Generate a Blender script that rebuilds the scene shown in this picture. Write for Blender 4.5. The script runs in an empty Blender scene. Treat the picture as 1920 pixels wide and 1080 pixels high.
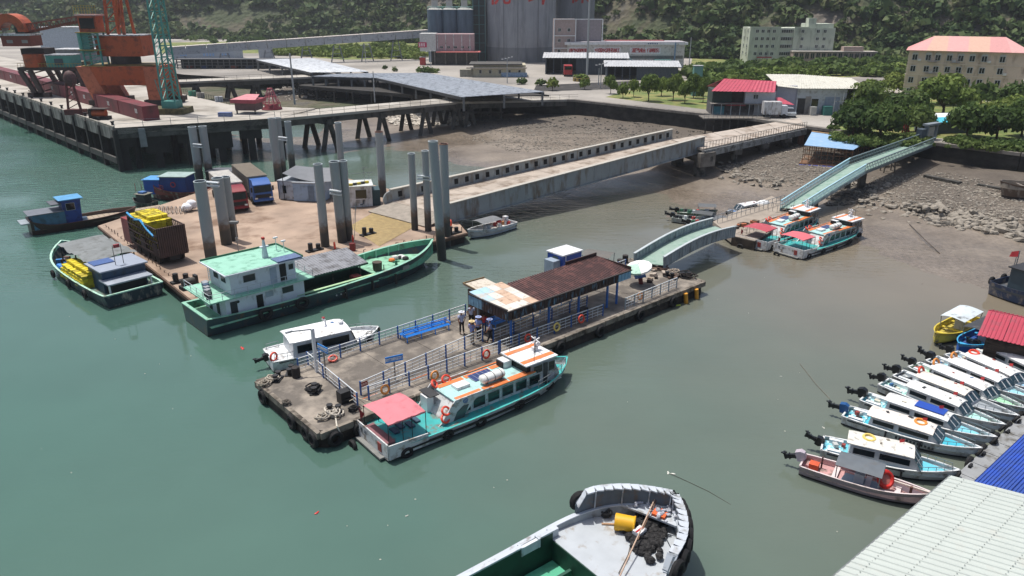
import bpy, math, random
import numpy as np
from mathutils import Vector, Matrix
R = math.radians
rnd = random.Random(7)
rng = np.random.default_rng(7)
SC = bpy.context.scene
COL = SC.collection

# ------------------------------------------------------------------ camera, sky, sun
F = 1400.0; CAMH = 25.0; PITCH = R(20.9)
cd = bpy.data.cameras.new('camera'); cam = bpy.data.objects.new('camera', cd); COL.objects.link(cam)
cd.sensor_width = 36; cd.lens = F / 1920 * 36; cd.clip_start = 0.5; cd.clip_end = 6000
cam.location = (0, 0, CAMH); cam.rotation_euler = (R(90) - PITCH, 0, 0)
SC.camera = cam
SUNV = Vector((-0.27, 0.20, 1.0)).normalized()
w = bpy.data.worlds.new('World'); SC.world = w; w.use_nodes = True
nt = w.node_tree; sky = nt.nodes.new('ShaderNodeTexSky'); sky.sky_type = 'NISHITA'; sky.sun_disc = False
sky.sun_elevation = math.asin(SUNV.z); sky.sun_rotation = math.atan2(SUNV.x, SUNV.y)
sky.air_density = 1.0; sky.dust_density = 4.0; sky.ozone_density = 1.0
nt.nodes['Background'].inputs[1].default_value = 0.12
nt.links.new(sky.outputs[0], nt.nodes['Background'].inputs[0])
sl = bpy.data.lights.new('sun', 'SUN'); so = bpy.data.objects.new('sun', sl); COL.objects.link(so)
sl.energy = 4.1; sl.angle = R(0.55); sl.color = (1, 0.96, 0.9)
so.rotation_euler = SUNV.to_track_quat('Z', 'Y').to_euler()
SC.view_settings.view_transform = 'Standard'; SC.view_settings.look = 'None'
SC.view_settings.exposure = 0.1; SC.view_settings.gamma = 1

def P(u, v, z=0.0):
    """ground point seen at photo pixel (u, v) on the level plane z"""
    a = (u - 960) / F; b = (540 - v) / F
    d = (a, math.cos(PITCH) + b * math.sin(PITCH), -math.sin(PITCH) + b * math.cos(PITCH))
    t = (z - CAMH) / d[2]
    return Vector((d[0] * t, d[1] * t, z))
def ang(p, q): return math.atan2(q[1] - p[1], q[0] - p[0])

# ------------------------------------------------------------------ materials
def lin(h):
    h = h.lstrip('#'); o = []
    for i in (0, 2, 4):
        c = int(h[i:i+2], 16) / 255
        o.append(c / 12.92 if c <= .04045 else ((c + .055) / 1.055) ** 2.4)
    return (*o, 1)
MC = {}
def mt(col, rough=.55, metal=0.0, var=.16, vs=1.7, dirt=None, da=.45, ds=1.3, dst=(1, 1, 1), bump=.0, bs=14, spec=None, trans=0):
    key = (col, rough, metal, var, vs, dirt, da, ds, dst, bump, bs, spec, trans)
    if key in MC: return MC[key]
    m = bpy.data.materials.new('m_%d' % len(MC)); MC[key] = m; m.use_nodes = True
    n = m.node_tree.nodes; L = m.node_tree.links; b = n['Principled BSDF']
    c = lin(col) if isinstance(col, str) else (*col, 1)
    b.inputs['Roughness'].default_value = rough; b.inputs['Metallic'].default_value = metal
    if spec is not None: b.inputs['Specular IOR Level'].default_value = spec
    tc = n.new('ShaderNodeTexCoord'); src = tc.outputs['Object']
    n1 = n.new('ShaderNodeTexNoise'); n1.inputs['Scale'].default_value = vs; n1.inputs['Detail'].default_value = 5
    L.new(src, n1.inputs['Vector'])
    mr = n.new('ShaderNodeMapRange'); mr.inputs[1].default_value = .3; mr.inputs[2].default_value = .7
    mr.inputs[3].default_value = 1 - var; mr.inputs[4].default_value = 1 + var
    L.new(n1.outputs[0], mr.inputs[0])
    mx = n.new('ShaderNodeMix'); mx.data_type = 'RGBA'; mx.blend_type = 'MULTIPLY'; mx.inputs[0].default_value = 1
    mx.inputs[6].default_value = c; L.new(mr.outputs[0], mx.inputs[7]); out = mx.outputs[2]
    if dirt:
        mp = n.new('ShaderNodeMapping'); mp.inputs['Scale'].default_value = dst; L.new(src, mp.inputs[0])
        n2 = n.new('ShaderNodeTexNoise'); n2.inputs['Scale'].default_value = ds; n2.inputs['Detail'].default_value = 7; n2.inputs['Roughness'].default_value = .62
        L.new(mp.outputs[0], n2.inputs['Vector'])
        r2 = n.new('ShaderNodeMapRange'); r2.inputs[1].default_value = .62 - da * .35; r2.inputs[2].default_value = .74 - da * .2
        L.new(n2.outputs[0], r2.inputs[0])
        m2 = n.new('ShaderNodeMix'); m2.data_type = 'RGBA'; L.new(r2.outputs[0], m2.inputs[0]); L.new(out, m2.inputs[6]); m2.inputs[7].default_value = lin(dirt)
        out = m2.outputs[2]
    L.new(out, b.inputs['Base Color'])
    if bump:
        n3 = n.new('ShaderNodeTexNoise'); n3.inputs['Scale'].default_value = bs; n3.inputs['Detail'].default_value = 6; L.new(src, n3.inputs['Vector'])
        bp = n.new('ShaderNodeBump'); bp.inputs['Strength'].default_value = bump; bp.inputs['Distance'].default_value = .05
        L.new(n3.outputs[0], bp.inputs['Height']); L.new(bp.outputs[0], b.inputs['Normal'])
    return m
GLASS = mt('#10181c', .08, 0, .1, spec=.7)
GLASSG = mt('#1c3230', .1, 0, .1, spec=.7)
WHITE = mt('#d9dadb', .35, 0, .06, 1.2, '#8d857c', .12, 1.6, (1, 1, .4))
WHITED = mt('#c2c4c6', .45, 0, .1, 1.2, '#6b6156', .42, 1.8, (1, 1, .4))
BLACK = mt('#15161a', .6, 0, .25)
RUBBER = mt('#141416', .8, 0, .3, 6, bump=.4)
STEEL = mt('#8c9297', .4, .6, .12)
RUST = mt('#4b3128', .8, 0, .3, 3, '#2b211d', .6)
ORANGE = mt('#d9783f', .5, 0, .1)
LIFE = mt('#d2432a', .5, 0, .08)
BLUE = mt('#1d55a8', .4, 0, .12)
CONC = mt('#7d7871', .85, 0, .14, .7, '#57524b', .5, .6, bump=.25, bs=9)
DARKC = mt('#4a4844', .9, 0, .25, .8, '#25251f', .6, .7, (1, 1, 2.5), bump=.5, bs=4)
TURQ = mt('#3fb9b4', .5, 0, .1, 1.3, '#6d8f8a', .3, 2.5)
GREYP = mt('#8f979c', .5, 0, .12)

# ------------------------------------------------------------------ mesh builder
class M:
    def __init__(s): s.v = []; s.f = []
    def add(s, vs, fs):
        o = len(s.v); s.v += [tuple(x) for x in vs]; s.f += [tuple(i + o for i in f) for f in fs]; return s
    def box(s, x0, x1, y0, y1, z0, z1):
        return s.add([(x0,y0,z0),(x1,y0,z0),(x1,y1,z0),(x0,y1,z0),(x0,y0,z1),(x1,y0,z1),(x1,y1,z1),(x0,y1,z1)],
                     [(0,3,2,1),(4,5,6,7),(0,1,5,4),(1,2,6,5),(2,3,7,6),(3,0,4,7)])
    def cbox(s, c, sx, sy, sz, rz=0):
        ca, sa = math.cos(rz), math.sin(rz); vs = []
        for dz in (-.5, .5):
            for dx, dy in ((-.5,-.5),(.5,-.5),(.5,.5),(-.5,.5)):
                x, y = dx*sx, dy*sy; vs.append((c[0]+x*ca-y*sa, c[1]+x*sa+y*ca, c[2]+dz*sz))
        return s.add(vs, [(0,3,2,1),(4,5,6,7),(0,1,5,4),(1,2,6,5),(2,3,7,6),(3,0,4,7)])
    def cyl(s, p, q, r, n=10, r2=None, cap=True):
        p = Vector(p); q = Vector(q); d = (q - p).normalized(); r2 = r if r2 is None else r2
        a = d.orthogonal().normalized(); b = d.cross(a); vs = []
        for c, rr in ((p, r), (q, r2)):
            for i in range(n):
                t = 2*math.pi*i/n; vs.append(c + a*(math.cos(t)*rr) + b*(math.sin(t)*rr))
        fs = [(i, (i+1) % n, n+(i+1) % n, n+i) for i in range(n)]
        if cap: fs += [tuple(range(n-1, -1, -1)), tuple(range(n, 2*n))]
        return s.add(vs, fs)
    def beam(s, p, q, w=.06, h=None):
        h = h or w; p = Vector(p); q = Vector(q); d = (q-p).normalized()
        up = Vector((0,0,1)) if abs(d.z) < .95 else Vector((0,1,0))
        a = d.cross(up).normalized()*w/2; b = a.cross(d).normalized()*h/2
        vs = [c+x+y for c in (p, q) for x, y in ((-a,-b),(a,-b),(a,b),(-a,b))]
        return s.add(vs, [(0,3,2,1),(4,5,6,7),(0,1,5,4),(1,2,6,5),(2,3,7,6),(3,0,4,7)])
    def tube(s, pts, r, n=5):
        for a, b in zip(pts, pts[1:]): s.cyl(a, b, r, n)
        return s
    def prism(s, poly, z0, z1):
        n = len(poly)
        a = sum(poly[i][0]*poly[(i+1)%n][1]-poly[(i+1)%n][0]*poly[i][1] for i in range(n))
        if a < 0: poly = poly[::-1]
        zz0 = z0 if isinstance(z0, (list, tuple)) else [z0]*n; zz1 = z1 if isinstance(z1, (list, tuple)) else [z1]*n
        if a < 0: zz0 = zz0[::-1]; zz1 = zz1[::-1]
        vs = [(p[0],p[1],zz0[i]) for i, p in enumerate(poly)] + [(p[0],p[1],zz1[i]) for i, p in enumerate(poly)]
        return s.add(vs, [tuple(range(n-1,-1,-1)), tuple(range(n,2*n))] + [(i,(i+1)%n,n+(i+1)%n,n+i) for i in range(n)])
    def extr(s, prof, y0, y1, ins=None):
        """profile in x-z pushed from y0 to y1 (y0<y1); ins narrows the points listed {index: inset}"""
        n = len(prof); a = sum(prof[i][0]*prof[(i+1)%n][1]-prof[(i+1)%n][0]*prof[i][1] for i in range(n))
        idx = list(range(n))
        if a < 0: idx = idx[::-1]
        k = ins or {}
        vs = [(prof[i][0], y0 + k.get(i,0), prof[i][1]) for i in idx] + [(prof[i][0], y1 - k.get(i,0), prof[i][1]) for i in idx]
        return s.add(vs, [tuple(range(n)), tuple(range(2*n-1,n-1,-1))] + [(i,n+i,n+(i+1)%n,(i+1)%n) for i in range(n)])
    def torus(s, c, Rr, r, ax=(0,0,1), n=14, m=6, arc=1.0):
        ax = Vector(ax).normalized(); a = ax.orthogonal().normalized(); b = ax.cross(a); c = Vector(c); vs = []; fs = []
        for i in range(n):
            t = 2*math.pi*arc*i/n; d = a*math.cos(t)+b*math.sin(t)
            for j in range(m):
                q = 2*math.pi*j/m; vs.append(c + d*(Rr+r*math.cos(q)) + ax*(r*math.sin(q)))
        for i in range(n if arc == 1 else n-1):
            for j in range(m): fs.append((i*m+j, ((i+1)%n)*m+j, ((i+1)%n)*m+(j+1)%m, i*m+(j+1)%m))
        return s.add(vs, fs)
    def ball(s, c, rx, ry=None, rz=None, n=10, m=6):
        ry = ry or rx; rz = rz or rx; vs = [(c[0],c[1],c[2]-rz)]; fs = []
        for j in range(1, m):
            t = math.pi*j/m
            for i in range(n):
                p = 2*math.pi*i/n; vs.append((c[0]+rx*math.sin(t)*math.cos(p), c[1]+ry*math.sin(t)*math.sin(p), c[2]-rz*math.cos(t)))
        vs.append((c[0],c[1],c[2]+rz)); k = len(vs)-1
        for i in range(n):
            fs.append((0, 1+(i+1)%n, 1+i)); fs.append((k, 1+(m-2)*n+i, 1+(m-2)*n+(i+1)%n))
            for j in range(m-2): fs.append((1+j*n+i, 1+j*n+(i+1)%n, 1+(j+1)*n+(i+1)%n, 1+(j+1)*n+i))
        return s.add(vs, fs)
    def sheet(s, a, b, c, d, t=.03):
        """four corners counter-clockwise from above, thickness t below"""
        a, b, c, d = map(Vector, (a,b,c,d)); n = (b-a).cross(d-a).normalized()*t
        return s.add([a-n,b-n,c-n,d-n,a,b,c,d], [(0,3,2,1),(4,5,6,7),(0,1,5,4),(1,2,6,5),(2,3,7,6),(3,0,4,7)])
    def corr(s, a, b, c, d, n, h=.04, t=.02):
        """corrugated sheet: ribs run a->d, n ribs counted along a->b"""
        a, b, c, d = map(Vector, (a,b,c,d)); nn = (b-a).cross(d-a).normalized(); P0 = []; P1 = []
        for i in range(n):
            for f, hh in ((0,0),(.55,0),(.65,h),(.9,h)):
                t_ = (i+f)/n; P0.append(a.lerp(b,t_)+nn*hh); P1.append(d.lerp(c,t_)+nn*hh)
        P0.append(b); P1.append(c); k = len(P0)
        vs = P0+P1+[p-nn*t for p in P0]+[p-nn*t for p in P1]; fs = []
        for i in range(k-1):
            fs.append((i,i+1,k+i+1,k+i)); fs.append((2*k+i,3*k+i,3*k+i+1,2*k+i+1))
            fs.append((i,2*k+i,2*k+i+1,i+1)); fs.append((k+i,k+i+1,3*k+i+1,3*k+i))
        fs += [(0,k,3*k,2*k),(k-1,3*k-1,4*k-1,2*k-1)]
        return s.add(vs, fs)
    def wall_corr(s, p, q, z0, z1, n, h=.04):
        """corrugated upright wall from p to q, outside on the right of p->q"""
        a = (p[0],p[1],z0); b = (q[0],q[1],z0); return s.corr(a, b, (q[0],q[1],z1), (p[0],p[1],z1), n, h)
    def mesh(s, name, mat):
        me = bpy.data.meshes.new(name); me.from_pydata(s.v, [], s.f); me.update()
        mats = mat if isinstance(mat, (list, tuple)) else [mat]
        for x in mats: me.materials.append(x)
        me.shade_smooth(); me.set_sharp_from_angle(angle=R(38)); return me
    def o(s, name, mat, parent=None, **k): return link(name, s.mesh(name, mat), parent, **k)

def link(name, me, parent=None, loc=None, rz=None, label=None):
    ob = bpy.data.objects.new(name, me); COL.objects.link(ob)
    if parent is not None: ob.parent = parent
    if loc is not None: ob.location = loc
    if rz is not None: ob.rotation_euler = rz if isinstance(rz, (tuple, list)) else (0, 0, rz)
    if label: ob['label'] = label
    return ob
def tag(ob, label, cat, group=None):
    ob['label'] = label; ob['category'] = cat
    if group: ob['group'] = group
    return ob
def thing(name, label, cat, loc=(0,0,0), rz=0, group=None, sc=1):
    ob = bpy.data.objects.new(name, None); COL.objects.link(ob); ob.location = loc; ob.rotation_euler = (0,0,rz); ob.scale = (sc,)*3 if not isinstance(sc, tuple) else sc
    ob.empty_display_size = .1
    return tag(ob, label, cat, group)
KIDS = {}
def dup(root, loc, rz=None, label=None, group=None, sc=None, parent=None):
    r = root.copy(); COL.objects.link(r)
    if parent is not None: r.parent = parent
    if loc is not None: r.location = loc
    if rz is not None: r.rotation_euler = (0,0,rz) if not isinstance(rz,(tuple,list)) else rz
    if sc: r.scale = (sc,)*3 if not isinstance(sc, tuple) else sc
    if label: r['label'] = label
    if group: r['group'] = group
    for ch in root.children:
        c = ch.copy(); COL.objects.link(c); c.parent = r
        for g in ch.children:
            d = g.copy(); COL.objects.link(d); d.parent = c
    return r
def structure(ob): ob['kind'] = 'structure'; return ob
def stuff(ob): ob['kind'] = 'stuff'; return ob
def npmesh(name, verts, faces, mat, mat_idx=None, smooth=False):
    """verts (n,3), faces (m,k) arrays"""
    me = bpy.data.meshes.new(name); verts = np.asarray(verts, dtype=np.float32); faces = np.asarray(faces, dtype=np.int32)
    me.vertices.add(len(verts)); me.vertices.foreach_set('co', verts.ravel())
    k = faces.shape[1]; me.loops.add(faces.size); me.loops.foreach_set('vertex_index', faces.ravel())
    me.polygons.add(len(faces)); me.polygons.foreach_set('loop_start', np.arange(0, faces.size, k, dtype=np.int32))
    me.polygons.foreach_set('loop_total', np.full(len(faces), k, dtype=np.int32))
    me.polygons.foreach_set('use_smooth', np.full(len(faces), smooth, dtype=bool))
    me.update(calc_edges=True); me.materials.append(mat) if not isinstance(mat, list) else [me.materials.append(x) for x in mat]
    if mat_idx is not None: me.polygons.foreach_set('material_index', np.asarray(mat_idx, dtype=np.int32))
    return me
def vnoise(x, y, seed=0):
    """smooth value noise for arrays"""
    def h(i, j): v = np.sin(i*127.1+j*311.7+seed*74.7)*43758.5453; return v-np.floor(v)
    i = np.floor(x); j = np.floor(y); f = x-i; g = y-j; f = f*f*(3-2*f); g = g*g*(3-2*g)
    return (h(i,j)*(1-f)+h(i+1,j)*f)*(1-g)+(h(i,j+1)*(1-f)+h(i+1,j+1)*f)*g
def fbm(x, y, seed=0, o=4):
    s = 0; a = .5
    for k in range(o): s = s+a*vnoise(x*2**k, y*2**k, seed+k); a *= .5
    return s
def text_mesh(txt, size, mat, extr=.01, bold=0.0):
    cu = bpy.data.curves.new('txt', 'FONT'); cu.body = txt; cu.size = size; cu.extrude = extr; cu.offset = bold; cu.align_x = 'CENTER'; cu.align_y = 'CENTER'
    cu.resolution_u = 2
    ob = bpy.data.objects.new('txt', cu); COL.objects.link(ob); dg = bpy.context.evaluated_depsgraph_get()
    me = bpy.data.meshes.new_from_object(ob.evaluated_get(dg)); bpy.data.objects.remove(ob); bpy.data.curves.remove(cu)
    me.materials.clear(); me.materials.append(mat); return me
# ------------------------------------------------------------------ setting: water, mud, land, hills
def water_mat():
    m = bpy.data.materials.new('harbour_water'); m.use_nodes = True; n = m.node_tree.nodes; L = m.node_tree.links; b = n['Principled BSDF']
    tc = n.new('ShaderNodeTexCoord'); sep = n.new('ShaderNodeSeparateXYZ'); L.new(tc.outputs['Object'], sep.inputs[0])
    nz = n.new('ShaderNodeTexNoise'); nz.inputs['Scale'].default_value = .035; nz.inputs['Detail'].default_value = 5; L.new(tc.outputs['Object'], nz.inputs['Vector'])
    # silt grows towards the shore: distance along (0.86, 0.30)
    def ma(op, a, b_=None):
        q = n.new('ShaderNodeMath'); q.operation = op
        for i, v in enumerate((a, b_)):
            if v is None: continue
            if isinstance(v, (int, float)): q.inputs[i].default_value = v
            else: L.new(v, q.inputs[i])
        return q.outputs[0]
    s = ma('ADD', ma('MULTIPLY', sep.outputs[0], .86), ma('MULTIPLY', sep.outputs[1], .34))
    s = ma('ADD', s, ma('MULTIPLY', ma('SUBTRACT', nz.outputs[0], .5), 34))
    cr = n.new('ShaderNodeValToRGB'); e = cr.color_ramp.elements
    mr = n.new('ShaderNodeMapRange'); mr.inputs[1].default_value = -24; mr.inputs[2].default_value = 68; L.new(s, mr.inputs[0]); L.new(mr.outputs[0], cr.inputs[0])
    e[0].position = 0; e[0].color = (.056, .128, .100, 1); e[1].position = 1; e[1].color = (.195, .158, .112, 1)
    for p, c in ((.3, (.068, .128, .104, 1)), (.52, (.102, .133, .108, 1)), (.72, (.138, .137, .110, 1))):
        x = e.new(p); x.color = c
    n2 = n.new('ShaderNodeTexNoise'); n2.inputs['Scale'].default_value = .12; n2.inputs['Detail'].default_value = 4; L.new(tc.outputs['Object'], n2.inputs['Vector'])
    mr2 = n.new('ShaderNodeMapRange'); mr2.inputs[3].default_value = .86; mr2.inputs[4].default_value = 1.14; L.new(n2.outputs[0], mr2.inputs[0])
    mx = n.new('ShaderNodeMix'); mx.data_type = 'RGBA'; mx.blend_type = 'MULTIPLY'; mx.inputs[0].default_value = 1; L.new(cr.outputs[0], mx.inputs[6]); L.new(mr2.outputs[0], mx.inputs[7])
    L.new(mx.outputs[2], b.inputs['Base Color']); b.inputs['Roughness'].default_value = .035; b.inputs['IOR'].default_value = 1.42
    # ripples: long wavelets across the view, stronger in wind patches
    mp = n.new('ShaderNodeMapping'); mp.inputs['Scale'].default_value = (.45, 1.5, 1); mp.inputs['Rotation'].default_value = (0, 0, .12); L.new(tc.outputs['Object'], mp.inputs[0])
    w1 = n.new('ShaderNodeTexNoise'); w1.inputs['Scale'].default_value = 1.1; w1.inputs['Detail'].default_value = 3; L.new(mp.outputs[0], w1.inputs['Vector'])
    w2 = n.new('ShaderNodeTexNoise'); w2.inputs['Scale'].default_value = 4.5; w2.inputs['Detail'].default_value = 2; L.new(mp.outputs[0], w2.inputs['Vector'])
    wp = n.new('ShaderNodeTexNoise'); wp.inputs['Scale'].default_value = .028; wp.inputs['Detail'].default_value = 3; L.new(tc.outputs['Object'], wp.inputs['Vector'])
    # calmer near, livelier out by the wharf
    far = n.new('ShaderNodeMapRange'); far.inputs[1].default_value = 45; far.inputs[2].default_value = 105; far.inputs[3].default_value = .16; far.inputs[4].default_value = 1.5; L.new(sep.outputs[1], far.inputs[0])
    pr = n.new('ShaderNodeMapRange'); pr.inputs[1].default_value = .42; pr.inputs[2].default_value = .58; pr.inputs[3].default_value = .12; pr.inputs[4].default_value = 1.5; L.new(wp.outputs[0], pr.inputs[0])
    h = ma('ADD', w1.outputs[0], ma('MULTIPLY', w2.outputs[0], .25))
    bp = n.new('ShaderNodeBump'); bp.inputs['Distance'].default_value = .22; lf = n.new('ShaderNodeMapRange'); lf.inputs[1].default_value = -25; lf.inputs[2].default_value = -85; lf.inputs[3].default_value = 1; lf.inputs[4].default_value = 2.3; L.new(sep.outputs[0], lf.inputs[0]); L.new(ma('MULTIPLY', ma('MULTIPLY', ma('MULTIPLY', far.outputs[0], pr.outputs[0]), lf.outputs[0]), .5), bp.inputs['Strength'])
    L.new(h, bp.inputs['Height']); L.new(bp.outputs[0], b.inputs['Normal'])
    return m
WM = water_mat()
wo = M().add([(-1500,-300,0),(400,-300,0),(400,900,0),(-1500,900,0)], [(0,1,2,3)]).o('harbour_water', WM); structure(wo)

LAND = 4.7
# heights of the drying mudflat, read at photo points (u, v, z)
ctl = [(640,330,-.5),(740,300,-.15),(850,262,.12),(660,236,.25),(760,234,.5),(900,215,1.2),(1000,235,1.3),(1100,225,1.6),(1250,235,1.7),(1330,245,1.6),(950,290,.5),(1050,262,.9),
  (820,330,-.4),(900,360,-.35),(1000,345,-.02),(1100,345,.05),(1200,330,.35),(1250,300,1.2),(1400,290,1.7),(1500,300,1.8),(1560,290,1.9),(1700,290,2.2),(1900,330,2.2),
  (960,400,-.4),(1100,400,-.35),(1230,372,-.1),(1280,365,.05),(1340,350,.45),(1420,330,1.1),(1400,372,.12),(1470,365,.4),(1560,385,.25),(1600,365,1.0),(1750,370,1.5),(1900,400,1.3),
  (1900,440,.55),(1750,420,.45),(1620,400,.3),(1650,450,.16),(1750,480,.2),(1880,480,.25),(1900,540,-.02),(1760,540,-.06),(1650,500,-.05),(1600,470,-.02),(1540,440,.02),(1500,500,-.3),(1400,480,-.35),
  (1300,500,-.5),(1600,600,-.5),(1900,620,-.4),(1500,700,-.6),(1900,800,-.6),(1000,600,-.6),(400,700,-.6),(300,400,-.6),(500,330,-.6),(250,200,-.6),(560,240,-.25),(450,190,.4),(600,200,.7),(350,180,.2),(500,170,1.5),(420,165,.8),(620,170,2.6),(560,165,3.0),(760,200,1.0),(960,200,1.6)]
CP = np.array([tuple(P(u, v, max(z, 0)))[:2] + (z,) for u, v, z in ctl] + [(160,60,.5),(160,100,2),(200,20,.5),(-120,200,-.8),(-200,260,-.6),(-150,225,-1),(-180,200,-1),(-250,260,-1),(-100,170,-1),(-120,240,-.3),(-60,205,3.2),(-300,300,0)])
def mud_h(x, y):
    x = np.asarray(x, float); y = np.asarray(y, float); num = 0; den = 0
    for cx, cy, cz in CP:
        d = ((x-cx)**2+(y-cy)**2+1.0)**-1.6; num = num+cz*d; den = den+d
    h = num/den
    h = np.where(((x < -58) & (y < 165)) | ((x < -100) & (y < 240)), h-1.6, h)
    return h + (fbm(x*.12+y*.05, y*.4, 3)-.47)*.34 + (fbm(x*1.1, y*1.1, 9, 3)-.44)*.07
def grid(name, x0, x1, y0, y1, st, fn, mat):
    xs = np.arange(x0, x1+.01, st); ys = np.arange(y0, y1+.01, st); X, Y = np.meshgrid(xs, ys); Z = fn(X, Y)
    nx, ny = len(xs), len(ys); i = np.arange(nx*ny).reshape(ny, nx)
    f = np.stack([i[:-1,:-1], i[:-1,1:], i[1:,1:], i[1:,:-1]], -1).reshape(-1, 4)
    return link(name, npmesh(name, np.stack([X, Y, Z], -1).reshape(-1, 3), f, mat, smooth=True))
def mud_mat():
    m = bpy.data.materials.new('wet_mud'); m.use_nodes = True; n = m.node_tree.nodes; L = m.node_tree.links; b = n['Principled BSDF']
    tc = n.new('ShaderNodeTexCoord'); sep = n.new('ShaderNodeSeparateXYZ'); L.new(tc.outputs['Object'], sep.inputs[0])
    a = n.new('ShaderNodeTexNoise'); a.inputs['Scale'].default_value = .18; a.inputs['Detail'].default_value = 8; a.inputs['Roughness'].default_value = .65; L.new(tc.outputs['Object'], a.inputs['Vector'])
    cr = n.new('ShaderNodeValToRGB'); L.new(a.outputs[0], cr.inputs[0]); e = cr.color_ramp.elements
    e[0].position = .32; e[0].color = (.138, .112, .086, 1); e[1].position = .68; e[1].color = (.228, .190, .150, 1)
    g = n.new('ShaderNodeTexNoise'); g.inputs['Scale'].default_value = 2.2; g.inputs['Detail'].default_value = 9; g.inputs['Roughness'].default_value = .7; L.new(tc.outputs['Object'], g.inputs['Vector'])
    mr = n.new('ShaderNodeMapRange'); mr.inputs[1].default_value = .35; mr.inputs[2].default_value = .65; mr.inputs[3].default_value = .72; mr.inputs[4].default_value = 1.2; L.new(g.outputs[0], mr.inputs[0])
    mx = n.new('ShaderNodeMix'); mx.data_type = 'RGBA'; mx.blend_type = 'MULTIPLY'; mx.inputs[0].default_value = 1; L.new(cr.outputs[0], mx.inputs[6]); L.new(mr.outputs[0], mx.inputs[7]); L.new(mx.outputs[2], b.inputs['Base Color'])
    wet = n.new('ShaderNodeMapRange'); wet.inputs[1].default_value = .12; wet.inputs[2].default_value = .8; wet.inputs[3].default_value = .16; wet.inputs[4].default_value = .9; sh_ = n.new('ShaderNodeMapRange'); sh_.inputs[1].default_value = .75; sh_.inputs[2].default_value = 1.3; sh_.inputs[3].default_value = 1.0; sh_.inputs[4].default_value = .55; L.new(sep.outputs[2], sh_.inputs[0]); m3 = n.new('ShaderNodeMix'); m3.data_type = 'RGBA'; m3.blend_type = 'MULTIPLY'; m3.inputs[0].default_value = 1; L.new(mx.outputs[2], m3.inputs[6]); L.new(sh_.outputs[0], m3.inputs[7]); L.new(m3.outputs[2], b.inputs['Base Color']); L.new(sep.outputs[2], wet.inputs[0]); L.new(wet.outputs[0], b.inputs['Roughness'])  # higher mud darkened in colour for the shadowed gaps between stones
    bp = n.new('ShaderNodeBump'); bp.inputs['Strength'].default_value = .5; bp.inputs['Distance'].default_value = .12; L.new(g.outputs[0], bp.inputs['Height']); L.new(bp.outputs[0], b.inputs['Normal'])
    return m
MUD = mud_mat()
structure(grid('mudflat', -330, 240, 20, 330, 1.5, mud_h, MUD))
structure(M().add([(-3000,-600,-1.2),(3000,-600,-1.2),(3000,3000,-1.2),(-3000,3000,-1.2)], [(0,1,2,3)]).o('seabed', MUD))

shore = [(-1200,340),(-330,330),(-150,285),(-100,235),(-62,214),(-40,196),(-12,178),(14.6,171.5),(35.4,151.5),(46,142),(54,131),(60,123),(66,117),(74,108),(90,93),(130,58),(300,-80)]
PAVE = mt('#9b958c', .85, 0, .12, .05, '#77726a', .5, .06, bump=.1, bs=2)
def land_mat():
    m = bpy.data.materials.new('yard_concrete_and_grass'); m.use_nodes = True; n = m.node_tree.nodes; L = m.node_tree.links; b = n['Principled BSDF']; b.inputs['Roughness'].default_value = .9
    tc = n.new('ShaderNodeTexCoord'); a = n.new('ShaderNodeTexNoise'); a.inputs['Scale'].default_value = .04; a.inputs['Detail'].default_value = 7; L.new(tc.outputs['Object'], a.inputs['Vector'])
    cr = n.new('ShaderNodeValToRGB'); L.new(a.outputs[0], cr.inputs[0]); e = cr.color_ramp.elements
    e[0].position = .36; e[0].color = (.20, .185, .165, 1); e[1].position = .66; e[1].color = (.36, .335, .30, 1)
    g = n.new('ShaderNodeTexNoise'); g.inputs['Scale'].default_value = .9; g.inputs['Detail'].default_value = 5; L.new(tc.outputs['Object'], g.inputs['Vector'])
    mr = n.new('ShaderNodeMapRange'); mr.inputs[3].default_value = .8; mr.inputs[4].default_value = 1.2; L.new(g.outputs[0], mr.inputs[0])
    mx = n.new('ShaderNodeMix'); mx.data_type = 'RGBA'; mx.blend_type = 'MULTIPLY'; mx.inputs[0].default_value = 1; L.new(cr.outputs[0], mx.inputs[6]); L.new(mr.outputs[0], mx.inputs[7]); L.new(mx.outputs[2], b.inputs['Base Color'])
    return m
lp = shore + [(3000,-80),(3000,2600),(-3000,2600),(-3000,340)]
structure(M().add([(x,y,LAND) for x,y in lp], [tuple(range(len(lp)))]).o('yard_ground', land_mat()))
GRASS = mt('#5a6a33', .95, 0, .3, .2, '#8a8350', .5, .3, bump=.3, bs=3)
EARTH = mt('#8d7b62', .95, 0, .25, .08, '#5b6338', .5, .1, bump=.3, bs=1)
def patch(name, pts, mat, dz=.004, z=LAND):
    q = [P(u, v, z) for u, v in pts]
    return structure(M().add([(p.x,p.y,z+dz) for p in q], [tuple(range(len(q)))]).o(name, mat))
patch('grass_verge', [(1135,182),(1330,206),(1330,160),(1480,150),(1690,140),(1690,98),(1300,98),(1290,150),(1190,166)][::-1], GRASS)
patch('grass_bank', [(1560,250),(1740,258),(1920,270),(1920,195),(1700,182),(1620,168)][::-1], GRASS)
patch('yard_grass', [(300,80),(795,72),(795,110),(640,112),(500,100),(300,100)][::-1], GRASS)
BLK = mt('#2e2c2b', .95, 0, .4, .3, '#4a4744', .4, .4, bump=.4, bs=2)
patch('coal_yard', [(1005,160),(1180,152),(1190,166),(1000,172)][::-1], BLK, .012)

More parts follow.
